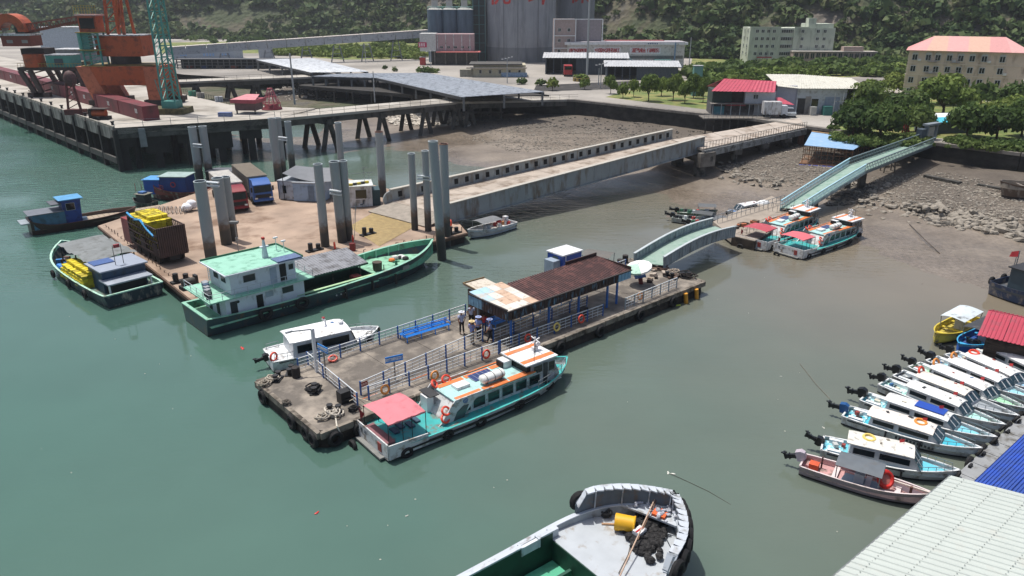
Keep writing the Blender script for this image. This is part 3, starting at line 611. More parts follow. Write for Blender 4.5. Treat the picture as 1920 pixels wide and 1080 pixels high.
def low_buildings():
    # pink-walled silo plinth building
    y = 272; a = W(789,120,y); b = W(889,120,y); t = thing('weighing_house', 'pink-panelled building under the blue silos with a red awning', 'building', (a.x,y,LAND)); L = b.x-a.x; H = W(0,64,y).z-LAND
    zf = W(0,96,y).z-LAND
    M().box(L*.12,L,0,8,zf,H).o('upper_wall', mt('#a38a8c', .8, 0, .1), t); M().box(0,L*.30,-.6,7,zf,H+.2).o('white_wing', mt('#b9bab8', .7), t)
    M().box(L*.2,L*1.05,1.2,8,-.5,zf).o('ground_floor', mt('#46443f', .8, 0, .4), t)
    for i in range(5): M().box(L*(.32+.15*i),L*(.33+.15*i)+.1,-.12,0,zf,H).o('pilaster', WHITED, t)
    wm = win_mesh(1.1,.8,WF,2)
    for i in range(5): put_win(t, wm, (L*(.40+.13*i),0,zf+1.3))
    M().sheet((L*.3,-2.2,zf-.2),(L*1.12,-2.2,zf-.2),(L*1.12,0,zf+.1),(L*.3,0,zf+.1),.1).o('awning', mt('#b0605c', .6), t)
    M().box(-.5,L*.13,-.75,-.62,zf+1.3,zf+3.0).o('sign_board', mt('#b53a5c', .6), t)
    for i in range(3): M().box(-.2+i*.75,.2+i*.75,-.8,-.76,zf+1.6,zf+2.7).o('sign_mark', mt('#d7c7cc', .6), t)
    for i in range(4): M().box(L*(.25+.2*i),L*(.25+.2*i)+.4,.6,1.2,-.5,zf).o('pillar', CONC, t)
    # red block at its left foot
    q = P(793,122,LAND); tb = thing('red_kiosk', 'small red kiosk at the left foot of the pink-panelled building', 'kiosk', q); M().box(-1,1,-.6,.6,0,2.6).o('cabin', mt('#a33430', .6), tb); M().box(-1.1,1.1,-.7,.7,2.6,2.75).o('roof', WHITED, tb)
    # office with red lettering
    y = 262; a = W(1038,128,y); b = W(1286,128,y); L = b.x-a.x; H = W(0,84,y).z-LAND; t = thing('harbour_office', 'long white harbour building with rows of red characters along its front', 'building', (a.x,y,LAND))
    M().box(0,L*.16,1,9,-.5,W(0,36,y).z-LAND).o('tower_wall', mt('#a08f8a', .8, 0, .1), t)
    fr = M(); zt = W(0,36,y).z-LAND
    for x in (0,L*.16,L*.36): fr.box(x-.15,x+.15,.7,1,-.5,zt)
    for z in (zt,zt*.66,zt*.4,zt*.2): fr.box(0,L*.36 if z == zt else L*.16,.68,.98,z-.15,z+.1)
    fr.o('tower_frame', WHITE, t); M().box(L*.16,L*.36,4,9,H,zt-.2).o('rear_block', mt('#8c8588', .8, 0, .1), t)
    wt = win_mesh(1.0,1.1,WF,2)
    for k in range(4):
        for x in (.04,.11): put_win(t, wt, (L*x,1,zt*(.12+.22*k)))
    M().box(L*.10,L*.98,0,10,-.5,H).o('wall', mt('#c4c2bb', .8, 0, .06, .5, '#8b877d', .3), t)
    M().box(L*.08,L*1.0,-.5,10.4,H,H+.8).o('roof_fascia', WHITE, t)
    M().box(L*.09,L*.98,-.3,10.2,H+.8,H+.95).o('roof', mt('#a9a4a8', .6, 0, .1), t); M().box(L*.4,L*.85,6,9.8,H+.95,H+1.1).o('ridge_strip', mt('#a3555c', .6), t)
    M().box(L*.11,L*.97,-.04,0,H*.38,H*.52).o('window_strip', mt('#676a66', .5, 0, .3), t)
    red = mt('#b02a28', .6, 0, .1); z = H*.74
    def chars(s, x0, x1, hh):
        n = len(s)
        for i, ch in enumerate(s): link('character', text_mesh(ch, hh, red, .03, .035), t, (L*(x0+(x1-x0)*(i+.5)/n),-.08,z), (R(90),0,0))
    M().box(L*.11,L*.26,-.05,0,H*.6,H*.88).o('sign_panel', WHITE, t); M().box(L*.30,L*.50,-.05,0,H*.6,H*.88).o('sign_panel', WHITE, t); M().box(L*.57,L*.80,-.05,0,H*.6,H*.88).o('sign_panel', WHITE, t)
    chars('选择水泥到中国', .115, .255, 1.35); chars('中国水泥控油红', .31, .49, 1.5); chars('温馨诚信', .585, .685, 1.5); chars('优质服务', .70, .79, 1.4)
    for i in range(5): M().box(L*(.70+.016*i),L*(.71+.016*i),-.54,-.5,H+.2,H+.6).o('fascia_mark', mt('#34577a', .6), t)
    st = M(); 
    for i in range(14): st.box(L*(.56+.011*i),L*(.57+.011*i),-2.2,-.9,H*.42-i*.33,H*.42-i*.33+.12)
    st.beam((L*.56,-.9,H*.42),(L*.71,-.9,H*.42-4.4),.15,.3); st.beam((L*.56,-2.2,H*.42),(L*.71,-2.2,H*.42-4.4),.15,.3); st.o('outside_stair', mt('#7e9aa0', .6), t)
    M().box(L*.75,L*.87,-4,-.1,-.5,H*.36).o('teal_annex', mt('#4f7f78', .6, 0, .1), t)
    M().box(L*.9,L*.91,-.9,-.7,-.5,H+.8).o('column', mt('#6f8aa3', .6), t)
    # open blue-grey sheds
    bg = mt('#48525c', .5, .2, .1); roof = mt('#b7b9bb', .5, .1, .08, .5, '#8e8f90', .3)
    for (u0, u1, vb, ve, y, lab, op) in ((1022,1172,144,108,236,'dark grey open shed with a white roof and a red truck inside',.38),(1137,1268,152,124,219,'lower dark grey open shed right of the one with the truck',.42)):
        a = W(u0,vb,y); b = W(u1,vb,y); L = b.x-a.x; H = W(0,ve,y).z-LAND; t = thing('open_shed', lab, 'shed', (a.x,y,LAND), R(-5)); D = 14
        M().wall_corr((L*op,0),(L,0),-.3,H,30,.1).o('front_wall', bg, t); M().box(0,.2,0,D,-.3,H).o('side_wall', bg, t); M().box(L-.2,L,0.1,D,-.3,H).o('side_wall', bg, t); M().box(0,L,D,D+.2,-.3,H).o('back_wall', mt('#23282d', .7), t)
        M().corr((-.8,-1.2,H),(L+.8,-1.2,H),(L+.8,D*.5,H+1.1),(-.8,D*.5,H+1.1),30,.06).o('roof_panel', roof, t); M().corr((L+.8,D+.8,H),(-.8,D+.8,H),(-.8,D*.5,H+1.1),(L+.8,D*.5,H+1.1),30,.06).o('roof_panel', roof, t)
        for i in range(4): M().box(L*op*i/4+.1,L*op*i/4+.35,.1,.35,-.3,H).o('post', bg, t)
    q = P(1066,145,LAND); tr = thing('red_lorry', 'red lorry cab parked inside the open shed', 'truck', (q.x,q.y+3,LAND)); rm = mt('#a32c2e', .4)
    M().extr([(-1.2,.6),(1.1,.6),(1.1,3.1),(-.9,3.3),(-1.2,2)],-1.2,1.2).o('cab', rm, tr, rz=R(-90)); M().box(-1.1,1.1,1.2,7,.9,3.0).o('cargo_box', mt('#3a3f45', .6), tr); M().box(-1,1,-1.26,-1.2,2,2.9).o('windscreen', GLASS, tr)
    for x in (-1,1):
        for yy in (0,4.5,5.8): M().cyl((x-.15,yy,.5),(x+.15,yy,.5),.5,10).o('wheel', RUBBER, tr)
    # low hall
    y = 226; a = W(862,150,y); b = W(992,150,y); L = b.x-a.x; H = W(0,122,y).z-LAND; t = thing('low_hall', 'low pale yellow hall with a dark curved roof edge', 'building', (a.x,y,LAND))
    M().box(L*.2,L*.95,0,9,-.5,H).o('wall', mt('#aca58f', .85, 0, .1), t); M().box(0,L*.2,1,6,-.5,H*.6).o('annex', mt('#8d8a7d', .85, 0, .2), t)
    M().box(L*.14,L*.9,-.8,9.5,H,H+.35).o('roof', mt('#4a4844', .7), t); M().box(L*.1,L*.97,-.6,0,H*.72,H*.82).o('canopy_strip', mt('#b5ab9d', .7), t)
    w_ = win_mesh(.8,1.1,WF,1)
    for i in range(5): put_win(t, w_, (L*(.3+.14*i),0,H*.45))
    M().box(L*.6,L*.97,-.25,-.05,.1,1.3).o('notice_boards', mt('#8297ae', .6, 0, .4, 3), t)
    # mint hoarding, white strips at left
    q = P(1305,180,LAND); t = thing('mint_cabin', 'plain mint green cabin among the park trees', 'cabin', q); zz = ZT(q,124)-LAND; M().box(-.9,1.1,0,1.6,0,zz).o('body', mt('#5d8c85', .6, 0, .1), t); M().box(-1,1.2,-.1,1.7,zz,zz+.12).o('roof', WHITED, t)
    y = 300; a = W(325,111,y); b = W(440,111,y); t = thing('white_warehouse', 'pale warehouse under the long conveyor gallery', 'building', (a.x,y,LAND)); L = b.x-a.x; H = W(0,91,y).z-LAND
    M().wall_corr((0,0),(L,0),0,H,60,.06).o('front_wall', mt('#9aa3ae', .7, 0, .05), t); M().box(0,L,.1,10,-.2,H).o('wall', mt('#9aa3ae', .7), t); M().box(-.3,L+.3,-.4,10.2,H,H+.2).o('roof', WHITED, t)
    for x in (.12,.16,.2,.5,.55,.6,.65,.8,.85,.9): M().box(L*x,L*x+.7,-.16,-.1,H*.3,H*.55).o('wall_mark', mt('#7f9fc6', .6), t)
    y = 300; a = W(486,108,y); b = W(508,108,y); t = thing('gallery_pier', 'pale concrete pier block carrying the conveyor gallery', 'pier', (a.x,y,LAND)); M().box(0,b.x-a.x,0,3,-.2,W(0,84,y).z-LAND).o('shaft', mt('#9aa0a8', .8, 0, .1), t); M().box(-.2,b.x-a.x+.2,-.2,3.2,W(0,84,y).z-LAND,W(0,84,y).z-LAND+.3).o('cap', CONC, t)
    # far-left white store and shrubs
    y = 330; a = W(75,80,y); b = W(172,80,y); t = thing('white_store', 'white store building seen behind the orange cranes', 'building', (a.x,y,LAND)); M().box(0,b.x-a.x,0,12,-.2,W(0,52,y).z-LAND).o('wall', mt('#a7b2bc', .7), t); M().box(-.4,b.x-a.x+.4,-.4,12.4,W(0,52,y).z-LAND,W(0,52,y).z-LAND+.3).o('roof', WHITED, t)
    y = 262; a = W(100,108,y); b = W(180,108,y); t = thing('grey_store', 'low grey store with a pale roof behind the teal cabin', 'building', (a.x,y,LAND)); M().box(0,b.x-a.x,0,8,-.2,W(0,94,y).z-LAND).o('wall', mt('#84858a', .7), t); M().box(-.4,b.x-a.x+.4,-.4,8.4,W(0,94,y).z-LAND,W(0,94,y).z-LAND+.3).o('roof', WHITED, t)
low_buildings()

def red_house():
    y = 147; a = W(1334,208,y); b = W(1452,208,y); L = b.x-a.x; H = W(0,170,y).z-LAND; t = thing('red_roofed_house', 'two-storey shore house with a bright red pitched roof', 'house', (a.x,y,LAND), R(-6))
    red = mt('#b4485a', .5, .1, .06, .6, '#98424e', .3, 1.5); h2 = H*.5
    M().box(L*.0,L*.3,.4,7,h2,H).o('wall', mt('#2c3b36', .8, 0, .15), t, label='dark green boarded side'); M().box(L*.5,L*.96,0,7,h2,H).o('wall', mt('#b9bdc2', .7, 0, .08), t); M().box(L*.3,L*.5,1.4,7,h2,H).o('wall', mt('#3a3633', .8, 0, .3), t)
    M().box(L*.0,L*.96,.6,7,-.1,h2).o('ground_floor', mt('#4b4a4c', .8, 0, .4, 1.5), t); M().box(L*.66,L*1.0,.1,6.5,-.1,h2-.05).o('ground_floor', mt('#a7a9ad', .7, 0, .15), t)
    M().corr((-.5,-.9,H),(L*.93,-.9,H-.1),(L*1.02,3.8,H+1.5),(L*.2,3.8,H+1.9),16,.05).o('roof_panel', red, t)
    M().corr((L*1.02,8,H),(-.2,8,H),(L*.2,3.8,H+1.9),(L*1.02,3.8,H+1.5),16,.05).o('roof_panel', red, t)
    put_win(t, win_mesh(1.0,.9,WF,2), (L*.66,0,h2+(H-h2)*.55)); M().sheet((L*.2,-1.2,h2-.25),(L*.5,-1.2,h2-.25),(L*.5,.5,h2+.05),(L*.2,.5,h2+.05),.08).o('awning', mt('#8c2f35', .6), t)
    M().sheet((L*.98,-1.2,h2+.2),(L*1.24,-1.2,h2),(L*1.06,.8,h2+1.1),(L*.98,.8,h2+1.1),.08).o('awning', red, t)
    for x in (.0,.13,.28,.42,.56,.7): M().box(L*x,L*x+.12,-1.0,-.88,-.1,h2).o('post', mt('#9aa2a6', .6), t)
    rl = M(); 
    for i in range(11): rl.beam((L*(.5+.046*i),-.5,h2),(L*(.5+.046*i),-.5,h2+.7),.04)
    rl.beam((L*.5,-.5,h2+.7),(L*.96,-.5,h2+.7),.05); rl.o('railing', WHITED, t); M().box(-.4,L*.96,-1.1,.6,h2-.08,h2).o('balcony_slab', CONC, t)
    M().beam((L*.72,-1,0),(L*.95,-1,h2),.2,.15).o('stair', mt('#8e9296', .6), t); M().box(L*.04,L*.2,.3,.58,0,h2*.7).o('blue_shutter', mt('#3b7d8c', .6), t)
    # raised timber platform in front
    pf = thing('shore_platform', 'slatted platform with railings in front of the red-roofed house', 'platform', (a.x-1.2,y-2.2,LAND)); M().box(-1.5,L*.9,-3.2,1.0,-.05,.15).o('deck', mt('#6a655e', .8, 0, .3, 3), pf)
    f = M(); 
    for i in range(16): f.beam((-1.4+i*(L*.9+1.3)/15,-3.1,.1),(-1.4+i*(L*.9+1.3)/15,-3.1,1.1),.05)
    for z in (.5,.8,1.1): f.beam((-1.4,-3.1,z),(L*.9-.1,-3.1,z),.04)
    f.o('railing', mt('#6f7376', .6), pf)
    for i in range(9): M().cyl((-1+i*1.5,-3,-3.4),(-1+i*1.5,-3,0),.12,6).o('post', DARKC, pf)
    # white-roofed shed
    y2 = 149; a = W(1452,212,y2); b = W(1602,206,y2); L = b.x-a.x; H = W(0,166,y2).z-LAND; t = thing('white_roofed_shed', 'pale shore workshop with a low cream roof beside the red-roofed house', 'shed', (a.x,y2,LAND), R(-3))
    M().box(0,L*.25,.3,9,-.1,H+.5).o('wall', mt('#a3a5b3', .7, 0, .06), t); M().box(L*.25,L*.86,0,9,-.1,H).o('wall', mt('#b1b6ba', .7, 0, .08, .8, '#8b8a86', .3), t); M().box(L*.86,L,1,9,-.1,H+.1).o('wall', mt('#4c4541', .8, 0, .2), t)
    M().corr((-.1,-.6,H+.5),(L*.25,-.8,H+.1),(L*.42,9,H+1.9),(-.1,9,H+1.9),12,.05).o('roof_panel', mt('#c6c4b8', .5, 0, .05, .5, '#a5a08e', .25), t); M().corr((L*.25,-.8,H+.1),(L*1.1,-1,H+.15),(L*1.1,9,H+1.2),(L*.42,9,H+1.9),26,.05).o('roof_panel', mt('#c6c4b8', .5, 0, .05, .5, '#a5a08e', .25), t)
    M().box(L*.27,L*.36,-.06,0,0,H*.62).o('doorway', mt('#3c3a38', .8), t); M().box(L*.44,L*.52,-.05,0,H*.3,H*.6).o('window', GLASS, t); M().box(L*.36,L*.43,-.05,0,0,H*.7).o('sliding_door', mt('#8b8680', .7), t); M().box(L*.6,L*.78,-.05,0,0,H*.68).o('sliding_door', mt('#8a94a4', .7), t)
    for (x0, x1, c, h_) in ((.40,.47,'#a9a9a4',1.6),(.56,.66,'#2e6a63',1.7)): M().box(L*x0,L*x1,-2.2,-.7,0,h_).o('bin', mt(c, .6), t)
    fr = M()
    for x in (.68,.78,.9): fr.beam((L*x,-1.8,0),(L*x,-1.8,H*.9),.08)
    fr.beam((L*.68,-1.8,H*.55),(L*.9,-1.8,H*.55),.06); fr.o('rack', WHITED, t)
    # vehicles
    q = P(1449,222,LAND); t = thing('white_box_lorry', 'white box lorry reversed against the jetty entrance', 'truck', q, R(-4)); M().box(-1.8,1.4,0,2.0,.7,3.0).o('cargo_box', WHITED, t); M().box(1.5,2.6,.1,1.9,.6,2.3).o('cab', mt('#b9c0c8', .4), t); M().box(2.58,2.63,.25,1.75,1.4,2.1).o('windscreen', GLASS, t)
    for x in (-1,2):
        for yy in (.05,1.95): M().cyl((x,yy-.12,.4),(x,yy+.12,.4),.42,10).o('wheel', RUBBER, t)
    q = P(1480,218,LAND); t = thing('parked_car', 'silver car nose-on at the shore end of the jetty', 'car', q, R(-100)); car_parts(t, '#a9b2ba')
    q = P(1560,205,LAND); t = thing('greenhouse_frame', 'pale boarded glasshouse-like cabin by the jetty trees', 'cabin', q + Vector((-1,-6,0)), R(25)); M().extr([(0,0),(2.6,0),(2.2,2.4),(.4,2.4)],-2,2).o('body', mt('#8fa0a5', .3, 0, .2, 2), t)
    for i in range(5): M().box(.4+i*.42,.46+i*.42,-2.05,-2.0,0,2.4).o('rib', WHITED, t)
def car_parts(t, col):
    cm = mt(col, .25, .3, .03)
    M().extr([(-2.1,.35),(2.1,.35),(2.15,.85),(1.2,1.0),(-2.0,1.05),(-2.15,.8)],-.85,.85).o('body', cm, t)
    M().extr([(-1.6,1.0),(1.0,1.0),(.35,1.5),(-1.2,1.52)],-.8,.8,{2:.15,3:.15}).o('cabin', GLASS, t); M().extr([(-1.15,1.5),(.32,1.48),(.3,1.54),(-1.12,1.56)],-.64,.64).o('roof', cm, t)
    for x in (-1.3,1.35):
        for y in (-.8,.8): M().cyl((x,y-.1,.33),(x,y+.1,.33),.33,12).o('wheel', RUBBER, t)
red_house()
# ------------------------------------------------------------------ cargo wharf and trestles
WZ = 6.8
DECKM = mt('#a8a39a', .85, 0, .1, .15, '#7c766c', .4, .12, bump=.15, bs=3)
def wharf():
    c0 = P(215,240,WZ); c1 = P(525,221,WZ); c2 = P(430,196,WZ); c3 = P(322,172,WZ); d = (P(0,168,WZ)-c0).normalized(); far = c0+d*230
    wv = (c1-c0); back = c3+d*190
    t = thing('cargo_wharf', 'long concrete cargo wharf on dark piles with a pale deck', 'wharf')
    poly = [c0.xy[:], c1.xy[:], (c1+Vector((3,12,0))).xy[:], c2.xy[:], c3.xy[:], back.xy[:], far.xy[:]]
    M().prism(poly, WZ-1.0, WZ).o('deck', DECKM, t)
    n = Vector((-d.y, d.x, 0)); 
    if n.y < 0: n = -n
    face = mt('#8b8882', .85, 0, .12, .6, '#45423c', .55, .9, (1,1,.3)); dk = mt('#242422', .95, 0, .3, .8)
    seg = M().box(.35,6.65,-.25,0,-1.9,-.05).mesh('edge_beam', face); post = M().box(-.35,.35,-.45,.2,-7.6,-.3).mesh('fender_post', dk); low = M().box(.35,6.65,.1,.5,-5.6,-4.7).mesh('lower_beam', mt('#4a4945', .9, 0, .2))
    rz = math.atan2(d.y, d.x); fl = M().box(.35,6.65,.0,.25,-1.9,-.05).mesh('edge_beam', face)
    postb = M().box(-.35,.35,-.2,.45,-7.6,-.3).mesh('fender_post', dk); bol = M(); bol.cyl((0,0,0),(0,0,.45),.2,8); bol.cyl((0,0,.45),(0,0,.6),.32,8); bolm = bol.mesh('bollard', BLACK)
    tm = M().torus((0,0,0), .42, .17, (0,1,0), 12, 5).mesh('tyre_fender', RUBBER); kerb = M().box(.2,3.3,-.1,.2,0,.25).mesh('kerb_block', mt('#8f8a80', .8, 0, .2, 3))
    for i in range(33):
        p = c0+d*(7*i); link('edge_beam', fl, t, p, rz); link('fender_post', postb, t, p, rz); link('lower_beam', low, t, p, rz)
        if i < 24: link('bollard', bolm, t, p+d*3.5+n*-.0+Vector((n.x,n.y,0))*.8); link('kerb_block', kerb, t, p, rz); link('kerb_block', kerb, t, p+d*3.5, rz)
    pm = M().cyl((0,0,-9),(0,0,-.9), .55, 8).mesh('pile', dk)
    for i in range(28):
        for j in range(1, 6): link('pile', pm, t, c0+d*(7*i+.8)+n*(6*j-3))
    # seaward end (towards the camera), deep beams
    e = (c1-c0); L = e.length; e.normalize(); re = math.atan2(e.y, e.x)
    M().box(0,L,0,.3,-1.7,-.02).o('end_beam', mt('#5b5a55', .9, 0, .25, .5, '#23231f', .6, .5), t, loc=c0, rz=re)
    for i in range(6):
        x = L*i/5.2+.3; b = M(); b.box(x,x+1.1,.35,1.2,-7.5,-1); b.box(x-1.2,x+2.3,.4,1.4,-4.4 if i%2 else -3.2,-1.5); b.o('pile_cap', dk, t, loc=c0, rz=re)
    M().box(3.2,4.2,-.25,.3,-3.2,-.3).o('fender_block', mt('#7d7f80', .8), t, loc=c0, rz=re)
    for i in range(7): M().cyl((L*i/6.2,0,0),(L*i/6.2,0,1.1),.04,5).o('rail_post', STEEL, t, loc=c0, rz=re)
    rr = M(); rr.beam((0,0,1.1),(L*.97,0,1.1),.04); rr.beam((0,0,.6),(L*.97,0,.6),.04); rr.o('rail', STEEL, t, loc=c0, rz=re)
    a = c3; b = c2; k = M(); 
    for i in range(26): q = a.lerp(b, i/25); k.beam(q, q+Vector((0,0,1.1)), .07)
    k.beam(a+Vector((0,0,1.1)), b+Vector((0,0,1.1)), .06); k.o('back_railing', mt('#5a5a58', .7), t)
    for i, q in enumerate((.35,.5,.8)): 
        M().cbox(a.lerp(b,q)+Vector((.5,0,.5)),1.4,.9,1,.5).o('storage_bin', mt(('#3f8a72','#8d8b86','#aab0b8')[i],.6), t)
    # long red housing on the deck
    h = thing('conveyor_housing', 'long low dark red steel housing running along the wharf deck', 'housing', (0,0,0)); red = mt('#6b2630', .6, .1, .12, .4, '#4c2628', .4, .6, (1,1,.4))
    s = P(270,227,WZ); e2 = d
    wmk = M(); 
    for x in (.5,1.1): wmk.box(x,x+.35,-.06,0,1.0,1.7)
    for i in range(10):
        L = 11.6; a0 = s+e2*(12*i); mm = M().box(0,L,0,2.6,0,2.35); o_ = mm.o('housing_section', red, h, loc=a0, rz=rz)
        o_.location = a0 ; o_.scale = (1,-1,1)
        w2 = wmk.mesh('vent_plate', WHITED); l2 = link('vent_plate', w2, h, a0+e2*(2+i%3*2)+n*-2.62, rz); l2.scale = (1,-1,1); l2.location = a0+e2*(2+i%3*2)
    ins = (s, e2, n, rz)
    return c0, d, n, rz
wc0, wd, wn, wrz = wharf()

def trestle_deck(name, lab, pts, width, zs, piers, pm_kind, cat='jetty'):
    """deck along world points pts (Vectors) with its own slabs, and raked pile bents at given fractions"""
    t = thing(name, lab, cat); dk = mt('#55534e', .9, 0, .25, .6, '#262622', .5, .6)
    for k, (a, b) in enumerate(zip(pts, pts[1:])):
        L = (b-a).length; rz = math.atan2(b.y-a.y, b.x-a.x); n = Vector((-math.sin(rz), math.cos(rz), 0)); c = max(1, int(L/9))
        for i in range(c):
            p = a.lerp(b, i/c); q = a.lerp(b, (i+1)/c)-(b-a).normalized()*.05
            m = M().prism([p.xy[:], q.xy[:], (q+n*width).xy[:], (p+n*width).xy[:]], [p.z-.45, q.z-.45, q.z-.45, p.z-.45], [p.z, q.z, q.z, p.z]); m.o('deck_slab', DECKM, t)
            g = M(); 
            for s_ in (.25, width-.6): g.beam(p+n*(s_+.2)-Vector((0,0,.95)), q+n*(s_+.2)-Vector((0,0,.95)), .45, 1.0)
            g.o('girder', dk, t)
        r = M()
        for i in range(c*4): p = a.lerp(b, i/(c*4)); r.beam(p+Vector((0,0,0)), p+Vector((0,0,1.05)), .05)
        for z in (.55,1.05): r.beam(a+Vector((0,0,z)), b+Vector((0,0,z)), .045)
        r.o('railing', mt('#4d4c49', .7), t)
    for p, zt, zb in piers:
        rz = math.atan2(pts[1].y-pts[0].y, pts[1].x-pts[0].x); n = Vector((-math.sin(rz), math.cos(rz), 0)); dd = Vector((math.cos(rz), math.sin(rz), 0))
        M().beam(p+Vector((0,0,zt-.5))-n*.2, p+Vector((0,0,zt-.5))+n*(width+.2), 1.5, .9).o('cap_beam', dk, t)
        for s_ in (.6, width-.6):
            for e_ in ((-1,1) if pm_kind == 2 else (0,)):
                M().beam(p+n*s_+dd*(e_*.3)+Vector((0,0,zt-.9)), p+n*s_+dd*(e_*1.7)+Vector((0,0,zb)), .75,.75).o('raked_pile', dk, t)
    return t
a = P(527,222,WZ); b = P(860,191,6.0); c = P(1084,186,LAND)
ps = []
for u, v in ((585,275),(690,262),(770,250),(815,236)):
    q = P(u, v, 0); 
    # on the near edge line a->b
    tt = min(max((q-a).dot(b-a)/(b-a).length_squared, 0), 1); s = a.lerp(b, tt); ps.append(Vector((s.x, s.y, 0)))
piers = [(s, 5.7, -.8) for s in ps]
trestle_deck('access_trestle', 'grey access trestle on raked piles leading from the wharf to the yard', [a, b, c], 7.5, None, piers + [(b.lerp(c,.1)*Vector((1,1,0)).length*0+Vector((b.lerp(c,.1).x,b.lerp(c,.1).y,0)), 5.2, 0)], 2)
M  # keep
def rear_road():
    a = P(326,154,WZ); b = P(470,150,WZ); c = P(600,143,7.0); ps = []
    for u in (365, 432, 482, 575): q = P(u, 152, WZ); tt = (q-a).dot(c-a)/(c-a).length_squared; s = a.lerp(c, tt); ps.append((Vector((s.x, s.y, 0)), 5.8, -.3))
    trestle_deck('rear_trestle', 'second pale trestle behind the wharf carried on pairs of raked piers', [a, c], 7, None, ps, 2)
rear_road()

def platform_under_roofs():
    t = thing('piled_platform', 'dark piled platform below the long grey roofs', 'platform'); dk = mt('#33312e', .95, 0, .3, .5)
    q = [P(560,160,5.2), P(855,184,5.2), P(1030,178,5.2), P(800,146,5.2), P(600,148,5.2)]
    M().prism([p.xy[:] for p in q], 4.4, 5.2).o('deck', dk, t)
    pm = M().cyl((0,0,-5.4),(0,0,-.5), .3, 6).mesh('pile', dk)
    for i in range(9):
        for j in range(3): link('pile', pm, t, q[0].lerp(q[1], i/8.).lerp(q[4].lerp(q[2], i/8.), j*.35))
    # frame structure beside the trestle at (880..960, 200..230)
    f = thing('pile_staging', 'open concrete staging frame on the mud beside the access trestle', 'frame'); o_ = P(880,225,1.2)
    fm = mt('#4d4a45', .9, 0, .3)
    for i in range(4):
        for j in range(2): M().box(i*2.2,i*2.2+.4,j*3,j*3+.4,-.5,3.4).o('column', fm, f, loc=o_)
    for z in (1.4,3.0): M().box(-.2,7.4,-.05,.4,z,z+.35).o('cross_beam', fm, f, loc=o_); 
    M().box(-.3,7.5,-.3,3.8,-.2,.25).o('base_slab', fm, f, loc=o_)
platform_under_roofs()

def grey_roof(name, lab, cor, zs, nsheet, post_pts, zb):
    t = thing(name, lab, 'roof'); m = mt('#bcc1c6', .45, .15, .06, .3, '#74797f', .35, .8, (1,1,1))
    q = [P(u, v, z) for (u, v), z in zip(cor, zs)]   # near-left, near-right, far-right, far-left
    for i in range(nsheet):
        a0 = q[0].lerp(q[1], i/nsheet); a1 = q[0].lerp(q[1], (i+1)/nsheet); b0 = q[3].lerp(q[2], i/nsheet); b1 = q[3].lerp(q[2], (i+1)/nsheet)
        M().corr(a0, a1, b1, b0, 5, .07, .05).o('roof_sheet', m, t)
    dk = mt('#6a6d6e', .7, .1, .15); 
    for i in range(post_pts+1):
        for s_ in (0.02, .5, .98):
            p = q[0].lerp(q[1], i/post_pts).lerp(q[3].lerp(q[2], i/post_pts), s_); M().box(-.22,.22,-.22,.22,zb-p.z,-.06).o('post', dk, t, loc=p)
    for s_ in (0.0, .5, 1.0):
        p = q[0].lerp(q[3], s_); r = q[1].lerp(q[2], s_); M().beam(p-Vector((0,0,.35)), r-Vector((0,0,.35)), .2, .5).o('purlin_beam', mt('#3c3e40', .8), t)
grey_roof('long_grey_roof', 'long grey corrugated roof standing on columns beside the access trestle', [(706,146),(866,182),(1020,172),(800,137)], [7.5,7.5,7.5,7.5], 22, 6, 4.7)
grey_roof('grey_eave_strip', 'pale narrow roof strip continuing left from the long grey roof', [(585,143),(706,146),(800,137),(640,138)], [7.5,7.5,7.5,7.5], 10, 5, 4.7)
grey_roof('small_grey_roof', 'smaller pale grey corrugated roof farther back on the left', [(480,112),(583,136),(690,134),(585,109)], [8,8,8,8], 14, 4, 4.7)
def black_store():
    y = 256; a = W(335,138,y); b = W(520,136,y); t = thing('black_open_store', 'long dark open store of steel frames behind the rear trestle', 'shed', (a.x,y,LAND)); L = b.x-a.x; H = W(0,112,y).z-LAND; dk = mt('#1e2024', .8, 0, .3)
    M().box(0,L,3,3.3,-.3,H).o('back_wall', dk, t); M().box(-.5,L+4,-1,3.5,H,H+.3).o('roof', mt('#4b4d50', .7), t)
    for i in range(18): M().box(L*i/17-.12,L*i/17+.12,-.2,.1,-.3,H).o('post', mt('#5d5e5f', .7), t)
    for z in (.35,.68): M().box(0,L,-.05,.1,H*z,H*z+.2).o('rail', mt('#575859', .7), t)
    for i, c in enumerate(('#7a3a30','#34406b','#777167','#8a4a38','#4f5a6e','#6b665c')): M().box(L*(.08+.15*i),L*(.14+.15*i),.6,2,0,H*.35).o('stacked_goods', mt(c, .8), t)
black_store()

def gallery():
    t = thing('conveyor_gallery', 'long grey enclosed conveyor gallery rising to the silos on steel legs', 'conveyor')
    # rises from (325,88) to (800,55)
    a = W(310,97,262); b = W(803,63,300); rf = mt('#d0c7be', .6); sd = mt('#a3a8ae', .6, .1, .06, .3, '#74797f', .3); n = 14
    d = (b-a); 
    for i in range(n):
        p = a.lerp(b, i/n); q = a.lerp(b, (i+1)/n-.003); up = Vector((0,0,1)); 
        m = M().beam(p+up*.0, q+up*.0, 3.0, 2.5); m.o('gallery_section', sd, t)
        M().beam(p+up*1.38, q+up*1.38, 3.3, .22).o('roof_panel', rf, t)
    for f in (.05,.2,.36,.50,.62,.74,.86):
        p = a.lerp(b, f); l = M()
        for s_ in (-1.2,1.2): l.beam((p.x+s_*.6,p.y+s_,p.z-1.8),(p.x+s_*1.6,p.y+s_*1.3,LAND),.35)
        for k in range(3): z = LAND+(p.z-1.8-LAND)*(k+.7)/3.4; l.beam((p.x-1.4,p.y-1.2,z),(p.x+1.4,p.y+1.2,z),.18)
        l.o('trestle_leg', mt('#7c8187', .6), t)
gallery()

